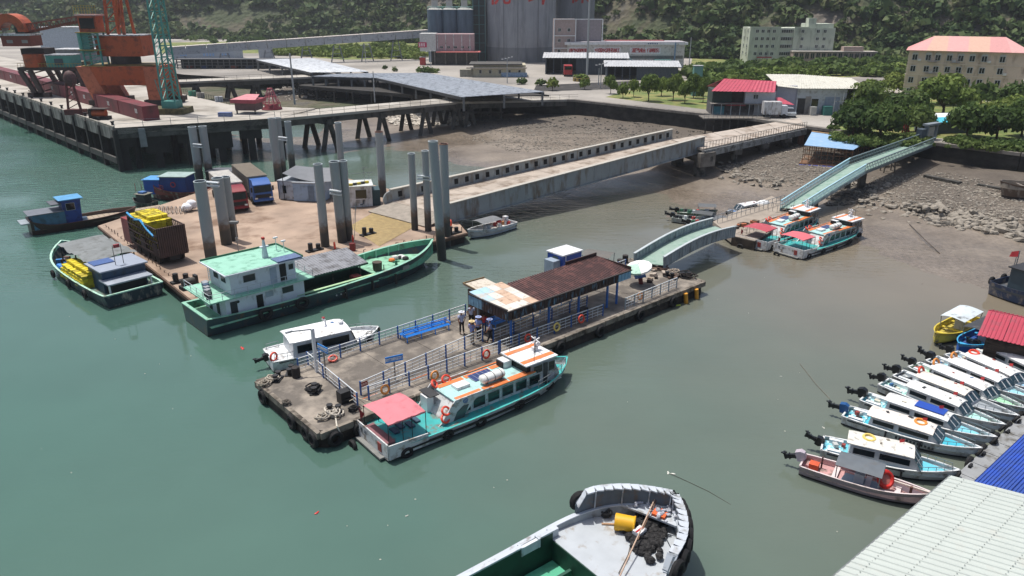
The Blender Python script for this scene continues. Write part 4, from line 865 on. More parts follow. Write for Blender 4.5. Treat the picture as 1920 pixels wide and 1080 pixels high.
# ------------------------------------------------------------------ cranes
def cranes():
    org = mt('#b4532a', .5, .05, .12, .8, '#7c3b24', .4, .8); orp = mt('#b8674a', .55, .05, .1, .8, '#8a4a36', .3)
    teal = mt('#4c8f86', .55, .05, .1); dk = mt('#3a2f2c', .7, .1, .25); brick = mt('#7d3b2b', .6, .05, .1)
    # portal crane
    A = P(186,200,WZ); y = A.y; X = lambda u, v=150: W(u, v, y).x-A.x; Z = lambda v: W(186, v, y).z-WZ
    t = thing('portal_crane', 'big orange portal crane with splayed legs standing over the red housing', 'crane', A)
    x0, x1 = X(150), X(296); zb, zt = Z(160), Z(125); D = 8
    M().box(x0+1,x1,0,1.6,zb,zt).o('portal_beam', org, t); M().box(x0+1,x1,D-1.6,D,zb,zt).o('portal_beam', org, t); M().box(x0+1,x0+3,1.6,D-1.6,zb,zt).o('portal_beam', org, t); M().box(x1-2,x1,1.6,D-1.6,zb,zt).o('portal_beam', org, t)
    for (xa, xb) in ((X(155),X(182)), (X(280),X(287))):
        for yy in (0, D-1.7):
            M().extr([(xa-.8+(xb-xa)*.0,zt),(xa+1.6,zt),(xb+1.6,1.2),(xb-1.4,1.2)],yy-.05,yy+1.65).o('portal_leg', orp, t)
            bg = M(); bg.box(xb-2.2,xb+2.4,yy-.3,yy+1.9,.35,1.2)
            for k in range(4): bg.cyl((xb-1.7+k*1.2,yy+.3,.35),(xb-1.7+k*1.2,yy+1.3,.35),.35,8)
            bg.o('bogie', dk, t)
    xm = (x0+x1)/2; M().box(x0+1.5,x1-1,1,D-1,zt,zt+.25).o('platform', mt('#7b6a3c', .7, 0, .2), t)
    zc = zt+.3; M().cyl((xm,D/2,zc),(xm,D/2,zc+1.4),2.6,24).o('slewing_ring', dk, t); M().box(xm-4,xm+4.5,D/2-2.4,D/2+2.4,zc+1.4,zc+5).o('machinery_house', org, t); M().box(xm-4.1,xm+4.6,D/2-2.5,D/2+2.5,zc+5,zc+5.2).o('house_roof', WHITED, t)
    cx = X(160,40); M().box(cx-1.6,cx+1.6,.4,3.2,Z(62),Z(30)).o('operator_cab', org, t); M().box(cx-1.3,cx+1.3,.3,.4,Z(54),Z(34)).o('cab_window', GLASS, t); M().box(cx-1.9,cx+1.9,.2,3.4,Z(30),Z(27)).o('cab_roof', mt('#c9a09a', .6), t)
    m = M(); 
    for i in range(9): m.beam((cx-2+i*.5,.3,Z(27)),(cx-2+i*.5,.3,Z(10)),.05)
    for v in (20,14,10): m.beam((cx-2,.3,Z(v)),(cx+2,.3,Z(v)),.05)
    m.o('roof_railing', mt('#b39a3c', .6), t)
    for k, zz in enumerate((Z(125),Z(95),Z(62))): M().box(cx-2.4,cx+1.8,.1,3,zz,zz+.15).o('landing', mt('#9a8440', .6), t)
    l = M()
    for (a_, b_) in ((-1.8,.6),(1.4,.6),(-1.8,2.8),(1.4,2.8)): l.beam((cx+a_,b_,Z(125)),(cx+a_,b_,Z(62)),.28)
    for k in range(6): z0 = Z(125)+(Z(62)-Z(125))*k/6; z1 = Z(125)+(Z(62)-Z(125))*(k+1)/6; l.beam((cx-1.8,.6,z0),(cx+1.4,.6,z1),.14); l.beam((cx-1.8,.6,z1),(cx+1.4,.6,z1),.14)
    l.o('cab_tower', teal, t); M().box(cx-2.6,cx-.6,1,2.4,Z(100),Z(62)).o('electrical_cabinet', mt('#6fa79f', .6), t)
    tw = M()
    for (a_, b_) in ((-1.5,2),(1.5,2),(-1.5,6),(1.5,6)): tw.beam((xm+a_,b_,zc+5.2),(xm+a_*.4,4+(b_-4)*.4,zc+24),.4)
    for k in range(8):
        f0, f1 = k/8, (k+1)/8; wd = lambda f: 1.5*(1-.6*f); z = lambda f: zc+5.2+f*18.8; yy = lambda f, s_: 4+s_*2*(1-.6*f)
        tw.beam((xm-wd(f0),yy(f0,-1),z(f0)),(xm+wd(f1),yy(f1,-1),z(f1)),.18); tw.beam((xm-wd(f1),yy(f1,-1),z(f1)),(xm+wd(f1),yy(f1,-1),z(f1)),.18)
    tw.o('lattice_tower', org, t)
    bm = M(); p0 = Vector((xm,4,zc+4)); p1 = Vector((xm+5,-2,zc+30))
    for s_ in (-1,1): bm.beam(p0+Vector((0,s_,0)), p1+Vector((0,s_*.3,0)), .35)
    for k in range(14): bm.beam(p0.lerp(p1,k/14)+Vector((0,-1+.05*k,0)), p0.lerp(p1,(k+1)/14)+Vector((0,1-.05*k,0)), .14)
    bm.o('boom', org, t)
    # bulk unloader at far left
    A = P(62,182,WZ); y = A.y; X = lambda u, v=100: W(u, v, y).x-A.x; Z = lambda v: W(62, v, y).z-WZ
    t = thing('bulk_unloader', 'bulk unloading machine with an orange hood, brick-red house and teal cabin', 'crane', A); D = 9
    for xa, xb in ((X(42,150),X(52)),(X(60,150),X(64)),(X(140),X(148))):
        for yy in (0, D):
            lg = M(); lg.beam((xb,yy,.3),(xa,yy,Z(132)),.8); lg.box(xb-1.6,xb+1.6,yy-.5,yy+.5,0,.9); lg.o('leg', mt('#51423d', .7, .1, .3), t)
    for xa, xb in ((X(45),X(52)),(X(140),X(148))):
        br = M()
        for k in range(4): br.beam((xa,0,Z(132)*k/4+.5),(xa+.8,D,Z(132)*(k+1)/4),.2); br.beam((xa-.8,0,Z(132)*(k+1)/4),(xa+1.2,0,Z(132)*k/4+.5),.16)
        br.o('bracing', mt('#6b3b33', .7), t)
    M().box(X(28),X(150),-.4,D+.4,Z(132),Z(126)).o('main_platform', dk, t); r = M()
    for i in range(22): r.beam((X(30)+i*(X(150)-X(30))/21,-.4,Z(126)),(X(30)+i*(X(150)-X(30))/21,-.4,Z(119)),.05)
    r.beam((X(30),-.4,Z(119)),(X(150),-.4,Z(119)),.06); r.o('railing', mt('#a08a3c', .6), t)
    M().box(X(84),X(132),-.2,3.4,Z(129),Z(104)).o('cabin', teal, t); M().box(X(100),X(116),-.28,-.2,Z(122),Z(110)).o('cabin_window', mt('#3b4a52', .3), t); M().box(X(83),X(133),-.4,3.6,Z(104),Z(102.5)).o('cabin_roof', WHITED, t)
    M().cyl((X(56),1,Z(126)),(X(56),1,Z(102)),X(74)-X(56),20).o('slew_drum', org, t); M().box(X(28),X(72),2,6,Z(104),Z(92)).o('gearbox', dk, t)
    M().box(X(8),X(62),0,4,Z(87),Z(67)).o('house', brick, t); M().box(X(0),X(64),-.4,4.4,Z(67),Z(63.5)).o('house_roof', WHITED, t)
    for u in (18,46): M().box(X(u),X(u+11),-.08,0,Z(81),Z(75)).o('house_window', mt('#8d8580', .5), t)
    # hood: thick arc
    hd = M(); n = 12; cx, cz = X(24), Z(60); R0 = X(56)-X(24); R1 = R0*.52
    for i in range(n):
        a0 = math.pi*i/n*.95; a1 = math.pi*(i+1)/n*.95
        q = [(cx+math.cos(a0)*R0,cz+math.sin(a0)*R0),(cx+math.cos(a1)*R0,cz+math.sin(a1)*R0),(cx+math.cos(a1)*R1,cz+math.sin(a1)*R1),(cx+math.cos(a0)*R1,cz+math.sin(a0)*R1)]; hd.extr(q,.4,3.6)
    hd.o('hood', org, t); M().cyl((X(-20),2,Z(44)),(X(8),2,Z(42)),1.7,20).o('duct', mt('#b7b4ae', .5, .2), t); M().box(X(20),X(50),3,6,Z(64),Z(45)).o('machinery', mt('#4a5a52', .7, 0, .3), t)
    bo = M(); p0 = Vector((X(44),2,Z(52))); p1 = Vector((X(165,30),2,Z(32)))
    bo.beam(p0+Vector((0,0,.5)), p1+Vector((0,0,.5)), 1.6, .25); bo.beam(p0-Vector((0,0,1)), p1+Vector((0,0,-.3)), .4, .5)
    for k in range(14): bo.beam(p0.lerp(p1,k/14)+Vector((0,-.7,.4)), p0.lerp(p1,(k+.5)/14)+Vector((0,-.7,-1)), .12); bo.beam(p0.lerp(p1,(k+.5)/14)+Vector((0,-.7,-1)), p0.lerp(p1,(k+1)/14)+Vector((0,-.7,.4)), .12)
    bo.o('conveyor_boom', mt('#7a4434', .7, 0, .2), t)
    M().box(X(72),X(132),3.6,7,Z(126),Z(118)).o('side_platform', mt('#6c6045', .7), t)
    bk = M(); bk.ball((X(112),3,Z(144)),2.2,1.6,1.8); bk.o('grab_bucket', mt('#2e3b3a', .7, 0, .4, 2), t)
    for dx in (-1,1): M().beam((X(112)+dx,3,Z(140)),(X(112)+dx*.6,3,Z(128)),.08).o('grab_rope', BLACK, t)
    # teal lattice crane base with olive ballast
    A = P(314,214,WZ); y = A.y; X = lambda u, v=180: W(u, v, y).x-A.x; Z = lambda v: W(314, v, y).z-WZ
    t = thing('teal_tower_crane', 'teal lattice crane tower standing on an olive ballast block at the wharf end', 'crane', A)
    M().box(X(276),X(344),-1,3.4,0,Z(203)).o('ballast', mt('#5f5a3c', .9, 0, .2, 1, '#3c3a28', .5), t)
    M().box(X(302),X(329),-.4,2.4,Z(203),Z(190)).o('base_box', teal, t); l = M(); zz = Z(190); w0, w1 = X(303)-.0, X(326); nk = 12; ht = 22
    for xx in (w0,w1):
        for yy in (0,2.2): l.beam((xx,yy,zz),(xx+.25*(1 if xx == w0 else -1),yy,zz+ht),.24)
    for k in range(nk):
        z0 = zz+ht*k/nk; z1 = zz+ht*(k+1)/nk
        for yy in (0,2.2): l.beam((w0,yy,z0),(w1,yy,z1),.12); l.beam((w0,yy,z1),(w1,yy,z1),.12)
        l.beam((w0,0,z0),(w0,2.2,z1),.12); l.beam((w1,0,z1),(w1,2.2,z0),.12)
    l.o('lattice_mast', teal, t); M().beam((X(300),1,Z(203)),(X(290),1,Z(150)),.12).o('ladder', teal, t)
    # small machines and cages on the deck
    q = P(142,215,WZ); t = thing('red_gantry_leg', 'rusty red lattice tripod machine on the wharf edge', 'machine', q); f = M()
    for dx, dy in ((-1.2,0),(1.2,0),(0,2)): f.beam((dx,dy,0),(dx*.4,dy*.4,6),.3)
    for k in range(6): f.beam((-1.2*(1-.1*k),0,k),(1.2*(1-.1*(k+1)),0,k+1),.12)
    f.box(-1.6,1.6,-.6,1,0,.9); f.o('frame', mt('#5c2f2b', .7, 0, .3), t); M().ball((0,.5,6),1.1,1,1.4).o('head', mt('#4c3030', .7, 0, .4, 2), t)
    q = P(188,224,WZ); t = thing('deck_winch', 'orange and black winch engine on the wharf edge', 'winch', q); M().box(-1.6,1.4,-.5,1.2,0,.5).o('bed', BLACK, t); M().cyl((-1.2,.3,1),(1.0,.3,1),.6,10).o('drum', org, t); M().box(-1.7,-1.2,-.3,.9,.5,1.7).o('side_frame', dk, t); M().box(-1.5,1.4,-.6,1.2,1.7,1.8).o('cover', dk, t)
    q = P(461,214,WZ); t = thing('pink_roofed_booth', 'small red booth with a pink pitched roof at the wharf corner', 'booth', q, R(-8)); s_ = (q.y*cP+18*sP)/F; M().box(-20*s_,20*s_,0,3,.6,1.9).o('wall', mt('#5c4646', .7, 0, .3), t); M().box(-25*s_,25*s_,-.6,3.4,1.9,2.5).o('fascia', mt('#98404c', .6), t)
    M().sheet((-25*s_,-.6,2.52),(25*s_,-.6,2.52),(16*s_,3,3.1),(-10*s_,3,3.1),.05).o('roof', mt('#c27a80', .6), t)
    for dx in (-18,18): M().box(dx*s_-.1,dx*s_+.1,.1,.3,0,.6).o('post', DARKC, t)
    q = P(510,205,WZ); s_ = (q.y*cP+18*sP)/F; t = thing('red_cage', 'dark red bell-shaped personnel cage standing on the wharf', 'cage', q); rd = mt('#7d2b34', .6, .1, .1); r0 = 17*s_; hh = 38*s_
    m = M(); m.torus((0,0,.15), r0, .22, n=20, m=5); m.o('bottom_ring', rd, t); m = M(); m.torus((0,0,hh*.30), r0*.95, .08, n=20, m=4); m.torus((0,0,hh), r0*.25, .1, n=12, m=4); m.torus((0,0,hh*.62), r0*.6, .07, n=14, m=4); m.o('hoops', rd, t)
    m = M()
    for k in range(12):
        a_ = k*math.pi/6; m.tube([(math.cos(a_)*r0,math.sin(a_)*r0,.1),(math.cos(a_)*r0*.95,math.sin(a_)*r0*.95,hh*.3),(math.cos(a_)*r0*.6,math.sin(a_)*r0*.6,hh*.62),(math.cos(a_)*r0*.25,math.sin(a_)*r0*.25,hh)], .07, 4)
    m.o('bars', mt('#a8616a', .6), t); M().cyl((0,0,.1),(0,0,.9),r0*.85,16,r0*.6).o('net_floor', rd, t)
    # rail-top bits and moored objects along the edge
    q = P(423,222,WZ)
    t = thing('wooden_crates', 'blue tarpaulined boxes on the wharf deck near the booth', 'crate', P(422,219,WZ)); M().box(-1.2,1,0,1,0,.7).o('box', mt('#5b6a92', .7), t)
cranes()

# lamp posts and masts
def lamp(u, v, vt, heads, lab, z=LAND, grp='lamp posts in the yard', r=.09):
    p = P(u, v, z); h = ZT(p, vt)-z; t = thing('lamp_post', lab, 'lamp post', p, 0, grp); pm = mt('#a9adb0', .4, .4, .05)
    M().cyl((0,0,0),(0,0,h), r*1.5, 7, r).o('pole', pm, t)
    if heads:
        M().beam((-1.3,0,h-.2),(1.3,0,h+.3),.1).o('arm', pm, t)
        for k in range(heads): x = -1.3+2.6*k/max(1,heads-1); M().box(x-.22,x+.22,-.25,.15,h-.22+.2*k,h-.04+.2*k).o('lamp_head', WHITE, t)
    return t
lamp(951,156,110,4,'multi-headed lamp post in front of the low hall'); lamp(1126,166,121,4,'lamp post with a rising row of heads before the lower open shed'); lamp(1122,160,128,0,'thin pole just left of the multi-headed lamp post by the lower shed')
lamp(1262,148,121,3,'lamp post right of the lower open shed'); lamp(808,126,96,3,'lamp post at the left end of the pink-panelled building'); lamp(686,118,84,2,'lamp post in the green scrub below the gallery'); lamp(703,192,134,0,'thin white pole at the near edge of the long grey roof',6)
lamp(1100,150,-80,0,'very tall thin mast rising out of the picture beside the open sheds',r=.22); lamp(1575,118,100,2,'lamp post beside the green office block'); lamp(1656,126,108,2,'double lamp post left of the cream building'); lamp(1290,146,70,0,'tall pole right of the harbour office', r=.1)
lamp(553,196,100,0,'steel lattice-like pole beyond the wharf', 5, r=.15)
pl = thing('striped_planter', 'round planter with black and yellow stripes and clipped plants', 'planter', P(1090,152,LAND)); M().cyl((0,0,0),(0,0,.9),2.3,20).o('tub', mt('#8d7a3c', .7), pl)
for k in range(10): a = k*math.pi/5; M().cbox((math.cos(a)*2.28,math.sin(a)*2.28,.45),.5,.12,.86,a+math.pi/2+.0).o('stripe', BLACK, pl)
c_ = link('plants', crowns[('s',0)], pl, (0,0,.4)); c_.scale = (2.4,2.4,1.4)

# ------------------------------------------------------------------ rubble, boulders
def rock_mesh(seed, mat, n=(7,5)):
    r = random.Random(seed); m = M().ball((0,0,0), .5, .5, .5, *n); ph = [r.uniform(0,6) for _ in range(6)]
    for i, v in enumerate(m.v):
        x, y, z = v; d = 1+.22*math.sin(5*x+ph[0])*math.cos(4*y+ph[1])+.18*math.sin(6*z+ph[2]+3*x)+r.uniform(-.1,.1); m.v[i] = (x*d*1.25, y*d, z*d*.72)
    me = m.mesh('boulder', mat); me.shade_flat(); return me
RK = mt('#8e877c', .95, 0, .25, 1.3, '#4a463e', .35, 1.6, bump=.5, bs=6)
RK2 = mt('#5f5b55', .95, 0, .25, 1.3, '#33302b', .5, 1.6, bump=.5, bs=6)
rocks = [rock_mesh(i, RK if i < 4 else RK2) for i in range(7)]
shore_t = structure(bpy.data.objects.new('rock_shore', None)); COL.objects.link(shore_t)
k = 0
for (u0,v0,u1,v1,n,s0,s1) in ((1600,380,1760,408,60,.4,.9),(1700,392,1920,432,140,.35,1.1),(1790,412,1920,436,40,.7,1.6),(1350,320,1480,352,50,.4,.9),(1440,255,1500,272,12,.4,.8),(1580,340,1680,372,24,.5,1.2)):
    for i in range(n):
        f = rnd.random(); u = u0+(u1-u0)*f; vv = v0+(v1-v0)*f+rnd.gauss(0,9); p = P(u, vv, .6); z = float(mud_h(p.x, p.y)); p = P(u, vv, z); s = rnd.uniform(s0, s1)
        o = link('boulder', rocks[rnd.randrange(4)], shore_t, (p.x,p.y,z+.08*s), (rnd.uniform(-.3,.3),rnd.uniform(-.3,.3),rnd.uniform(0,6.3))); o.scale = (s,s*rnd.uniform(.7,1),s*rnd.uniform(.6,1))
def rubble(name, polys, n, s0, s1, mat):
    base = [rock_mesh(50+i, RK, (5,3)) for i in range(4)]; T = []
    for me in base:
        v = np.array([x.co[:] for x in me.vertices]); f = np.array([[*p.vertices, *( [p.vertices[-1]] if len(p.vertices) == 3 else [])] for p in me.polygons]); T.append((v, f))
    V = []; Fc = []; o = 0; i = 0; tries = 0
    us = []
    while i < n and tries < n*40:
        tries += 1; pg, wt, zf = polys[rnd.randrange(len(polys))]
        u = rnd.uniform(min(q[0] for q in pg), max(q[0] for q in pg)); v = rnd.uniform(min(q[1] for q in pg), max(q[1] for q in pg))
        c = False
        for a in range(len(pg)):
            (x1,y1),(x2,y2) = pg[a], pg[a-1]
            if (y1 > v) != (y2 > v) and u < (x2-x1)*(v-y1)/(y2-y1)+x1: c = not c
        if not c: continue
        us.append((u, v, zf)); i += 1
    pz = [P(u, v, 1.2) for u, v, _ in us]; hs = mud_h(np.array([p.x for p in pz]), np.array([p.y for p in pz]))
    for (u, v, zf), h in zip(us, hs):
        z = float(h) if zf is None else zf; p = P(u, v, z); s = s0+(s1-s0)*rnd.random()**3; v_, f_ = T[rnd.randrange(4)]; a = rnd.uniform(0, 6.3); c_, s_ = math.cos(a), math.sin(a)
        if zf is None: z = float(mud_h(p.x, p.y))
        q = v_*s; q = np.stack([q[:,0]*c_-q[:,1]*s_+p.x, q[:,0]*s_+q[:,1]*c_+p.y, q[:,2]+z+.04*s], 1); V.append(q); Fc.append(f_+o); o += len(q)
    v_all = np.concatenate(V); f_all = np.concatenate(Fc)
    me = bpy.data.meshes.new(name); me.from_pydata([tuple(x) for x in v_all], [], [tuple(dict.fromkeys(x)) for x in f_all.tolist()]); me.materials.append(mat); stuff(link(name, me))
rubble('shore_rubble', [([(1640,330),(1760,320),(1920,350),(1920,420),(1700,395),(1600,385)],1,None),([(1340,315),(1500,275),(1590,300),(1560,350),(1430,355)],1,None),([(860,255),(1000,230),(1240,250),(1180,280),(960,285)],1,None)], 12000, .10, .42, RK)
rubble('dark_shore_rubble', [([(1560,330),(1640,345),(1620,385),(1545,385)],1,None),([(900,225),(1100,215),(1330,250),(1240,262),(1080,238),(900,245)],1,None),([(1330,255),(1520,250),(1500,270),(1330,285)],1,None),([(1700,395),(1920,425),(1920,440),(1760,425)],1,None)], 2600, .15, .7, RK2)
rubble('wharf_riprap', [([(445,150),(600,150),(640,185),(700,205),(560,200),(470,175)],1,None),([(700,205),(880,205),(880,240),(740,235)],1,None)], 2600, .4, 1.2, mt('#bdb6aa', .95, 0, .25, 1.3, '#5b564c', .3, 1.6))
# ------------------------------------------------------------------ vehicle pontoon, its guide piles and ramp
DKB = mt('#9a8675', .85, 0, .26, .3, '#6f5846', .30, .25, (1,1,1), bump=.15, bs=4)
def vehicle_pontoon():
    G = Vector((-27,58.9,0)); poly = [(-27,58.9),(-5,79.5),(-9,93),(-25,108),(-41,102),(-47.3,82.3)]
    t = thing('vehicle_pontoon', 'large rust-brown car pontoon held between tall grey guide piles', 'pontoon')
    side = mt('#3b302a', .85, 0, .3, 1, '#1f1b18', .5)
    cx = sum(p[0] for p in poly)/6; cy = sum(p[1] for p in poly)/6; ins = [(cx+(x-cx)*.985, cy+(y-cy)*.985) for x, y in poly]
    M().prism(ins, -.8, 1.12).o('hull', side, t); M().prism(poly, 1.12, 1.2).o('deck', DKB, t)
    # rubbing strake + tyres
    for a, b in zip(poly, poly[1:]+poly[:1]):
        M().beam((a[0],a[1],.98),(b[0],b[1],.98),.22,.3).o('rubbing_strake', mt('#5a4438', .85, 0, .3, 2), t)
    # cleated run-in to the ramp
    a = P(640,428,1.2); b = P(755,455,1.2); c = P(800,405,1.2); d = P(700,395,1.2); m = M()
    q0, q1, q2, q3 = P(655,425,1.2), P(712,462,1.2), P(790,418,1.2), P(712,392,1.2)
    for i in range(46):
        f = i/45; p = q0.lerp(q3, f); q = q1.lerp(q2, f); m.beam(p+Vector((0,0,.02)), q+Vector((0,0,.02)), .09, .05)
    stuff(m.o('anti_slip_bars', mt('#b09a6b', .8, 0, .15), t))
    M().sheet(*[Vector((p.x,p.y,1.206)) for p in (q0,q1,q2,q3)], .004).o('ramp_landing_plate', mt('#6f6455', .8, 0, .2, 1, '#5a3a28', .4), t)
    # edge stanchions along the near side
    e0 = Vector((-27,58.9,1.2)); e1 = Vector((-5,79.5,1.2)); sm = M().cyl((0,0,0),(0,0,.85),.04,5); sm.beam((0,0,.82),(.25,.1,.82),.05); sme = sm.mesh('stanchion', mt('#4a3b33', .7)); n_ = Vector((-.68,.73,0))
    for i in range(30):
        p = e0.lerp(e1, .05+i/31)+n_*.35
        o_ = link('stanchion', sme, t, p, rnd.uniform(0,6)); o_.scale = (1,1,rnd.uniform(.5,1.1))
    l0 = Vector((-27,58.9,1.2)); l1 = Vector((-47.3,82.3,1.2))
    for i in range(26): o_ = link('stanchion', sme, t, l0.lerp(l1, i/26)+Vector((.4,.35,0)), rnd.uniform(0,6)); o_.scale = (1,1,rnd.uniform(.2,.5))
    bm = M(); bm.box(-.9,.9,-.35,.35,0,.15); bm.cyl((-.45,0,.1),(-.45,0,.9),.24,10); bm.cyl((.45,0,.1),(.45,0,.65),.24,10); bme = bm.mesh('double_bollard', BLACK)
    for (u, v) in ((340,528),(258,448),(590,470),(690,440),(850,438)): link('double_bollard', bme, t, P(u, v, 1.2), R(45))
vehicle_pontoon()

PILEM = None
def pile_mat():
    m = bpy.data.materials.new('pile_paint'); m.use_nodes = True; n = m.node_tree.nodes; L = m.node_tree.links; b = n['Principled BSDF']; b.inputs['Roughness'].default_value = .55
    tc = n.new('ShaderNodeTexCoord'); sp = n.new('ShaderNodeSeparateXYZ'); L.new(tc.outputs['Object'], sp.inputs[0])
    nz = n.new('ShaderNodeTexNoise'); nz.inputs['Scale'].default_value = 1.6; nz.inputs['Detail'].default_value = 7; L.new(tc.outputs['Object'], nz.inputs['Vector'])
    ad = n.new('ShaderNodeMath'); ad.operation = 'MULTIPLY_ADD'; L.new(nz.outputs[0], ad.inputs[0]); ad.inputs[1].default_value = 2.2; L.new(sp.outputs[2], ad.inputs[2])
    cr = n.new('ShaderNodeValToRGB'); mr = n.new('ShaderNodeMapRange'); mr.inputs[1].default_value = 0; mr.inputs[2].default_value = 10; L.new(ad.outputs[0], mr.inputs[0]); L.new(mr.outputs[0], cr.inputs[0]); e = cr.color_ramp.elements
    e[0].position = .25; e[0].color = (.035, .036, .034, 1); e[1].position = .53; e[1].color = (.275, .305, .315, 1)
    for p, c in ((.37, (.055, .054, .048, 1)), (.415, (.11, .085, .065, 1)), (.455, (.14, .105, .085, 1)), (.48, (.20, .21, .21, 1))): x = e.new(p); x.color = c
    L.new(cr.outputs[0], b.inputs['Base Color']); return m
PM = pile_mat()
def pile(u, v, vt, r, lab, lean=(0,0)):
    r *= .9; p = P(u, v, 0); z = ZT(p, vt); t = thing('mooring_pile', lab, 'pile', (p.x,p.y,0), 0, 'steel guide piles of the car pontoon')
    M().cyl((0,0,-1.5),(lean[0],lean[1],z), r, 20, cap=False).o('shaft', PM, t)
    M().cyl((lean[0],lean[1],z-.25),(lean[0],lean[1],z-.2), r*.98, 20).o('inner_cap', BLACK, t)
    M().torus((lean[0],lean[1],z), r*.97, .06, (0,0,1), 20, 5).o('rim', mt('#6d4c3d' if 'rust' in lab else '#9aa4a8', .6), t); return p, z
piles = [(401,515,340,.62,'front-left guide pile, nearest the cage lorry'),(428,478,334,.62,'second guide pile from the front-left, the left of a close pair'),(441,470,332,.55,'guide pile tucked right behind the front-left pair'),
 (377,352,238,.62,'left one of the far pair by the wharf corner, above the front-left piles'),(396,350,237,.6,'right one of the far pair by the wharf corner'),(524,350,222,.62,'left pile of the far pair beside the container cabin'),(534,345,221,.5,'thin pile close behind the left pile beside the container cabin'),(550,330,228,.55,'right pile of the far pair beside the container cabin'),
 (612,482,308,.5,'left pile of the middle trio by the green cargo boat'),(645,474,303,.55,'front pile of the middle trio by the green cargo boat'),(656,470,302,.5,'rear pile of the middle trio by the green cargo boat'),(643,345,230,.52,'lone tall pile rising behind the middle trio'),(719,385,247,.55,'pile with rusty brown rim beside the ramp foot'),
 (779,450,288,.42,'thin pile left of the bow of the green cargo boat'),(804,452,283,.42,'thin pile between its neighbours off the ramp end'),(830,487,265,.52,'leaning pile in the water just off the green bow'),(838,462,270,.5,'pile with rusty rim behind the leaning pile')]
for i, a in enumerate(piles): pile(*a, lean=((-.55,0) if i == 15 else (-.25,0) if i in (9,) else (0,0)))
def tie(u0, v0, u1, v1, y, lab):
    a = W(u0, v0, y); b = W(u1, v1, y); t = thing('pile_collar', lab, 'bracket', a); wb = mt('#c5cacc', .4, .2, .1); d = b-a
    M().beam((0,0,.1), d+Vector((0,0,.1)), .5, .12).o('walkway', wb, t); M().beam((0,0,-.25), d+Vector((0,0,-.25)), .4, .12).o('walkway', wb, t)
tie(362,271,378,273,105,'white tie plate between the far pair of piles by the wharf corner'); tie(522,258,538,260,104,'white tie plate between the far pair beside the container cabin'); tie(618,358,640,361,75,'white tie plates between the middle trio of piles'); tie(782,331,808,333,80,'white tie plates between the thin piles off the ramp end'); tie(385,343,410,345,71,'white tie plates on the front-left pair of piles')

def ramp():
    t = thing('vehicle_ramp', 'long steel car ramp with solid side girders, the far one pierced by holes', 'ramp')
    st = mt('#8d9598', .5, .1, .08, .5, '#6c6258', .4, 1.0, (1,1,.3)); stt = mt('#a9a59b', .6, 0, .1)
    n0, n1 = P(843,416,1.35), P(1319,283,4.1); f0, f1 = P(733,388,1.35), P(1259,268,4.1)
    up = Vector((0,0,1)); H = 2.15
    def girder(a, b, nseg, ribs):
        for i in range(nseg):
            p = a.lerp(b, i/nseg); q = a.lerp(b, (i+1)/nseg-.0006); hh0 = H*(.55 if i == 0 and not ribs else 1)
            M().beam(p+up*(H/2), q+up*(H/2), .22, H).o('girder_plate', st, t)
        M().beam(a+up*(H+.05), b+up*(H+.05), .62, .1).o('top_flange', stt, t); M().beam(a-up*.05, b-up*.05, .62, .1).o('bottom_flange', st, t)
    girder(n0, n1, 16, True); girder(f0, f1, 16, False)
    d = (f1-f0).normalized(); nn = Vector((d.y,-d.x,0)).normalized(); rz = math.atan2(d.y, d.x); sl_ = math.asin(d.z)
    hm = M().box(-.28,.28,-.02,.02,-.35,.35).mesh('lightening_hole', mt('#141414', .9)); nm = M().box(-.05,.05,-.16,.0,-.7,.95).mesh('stiffener', st)
    for i in range(30):
        q = f0.lerp(f1, (i+.8)/30.5)+up*1.45+nn*.125; o_ = link('lightening_hole', hm, t, q, (0,-sl_,rz))
    for i in range(36): link('stiffener', nm, t, n0.lerp(n1,(i+.4)/36)+up*.9+nn*.27, (0,0,rz)) if False else None
    n_ = 18
    for i in range(n_):
        a = f0.lerp(f1, i/n_)+up*.75; b = f0.lerp(f1, (i+1)/n_-.001)+up*.75; c = n0.lerp(n1, (i+1)/n_-.001)+up*.75; e = n0.lerp(n1, i/n_)+up*.75
        M().sheet(e, c, b, a, .2).o('deck_plate', mt('#a59a8e', .8, 0, .12, .5, '#6e5f50', .4, .4), t)
    # landing flap to the pontoon
    e0 = n0+up*.72; e1 = f0+up*.72; dd = (n1-n0).normalized()*Vector((1,1,0)); M().sheet(e1-dd*3.2-up*.72, e0-dd*3.2-up*.72, e0, e1, .1).o('landing_flap', mt('#8b8378', .8, 0, .2), t)
    # rounded nose of the far girder
    M().cyl(f0+up*1.0-nn*.12, f0+up*1.0+nn*.12, 1.0, 18).o('rounded_nose', st, t)
    pc = thing('stone_kerb_wall', 'rounded concrete kerb wall beside the foot of the car ramp', 'kerb', P(735,392,1.2)); M().box(0,1.4,-.3,.3,0,.5).o('block', CONC, pc)
ramp()
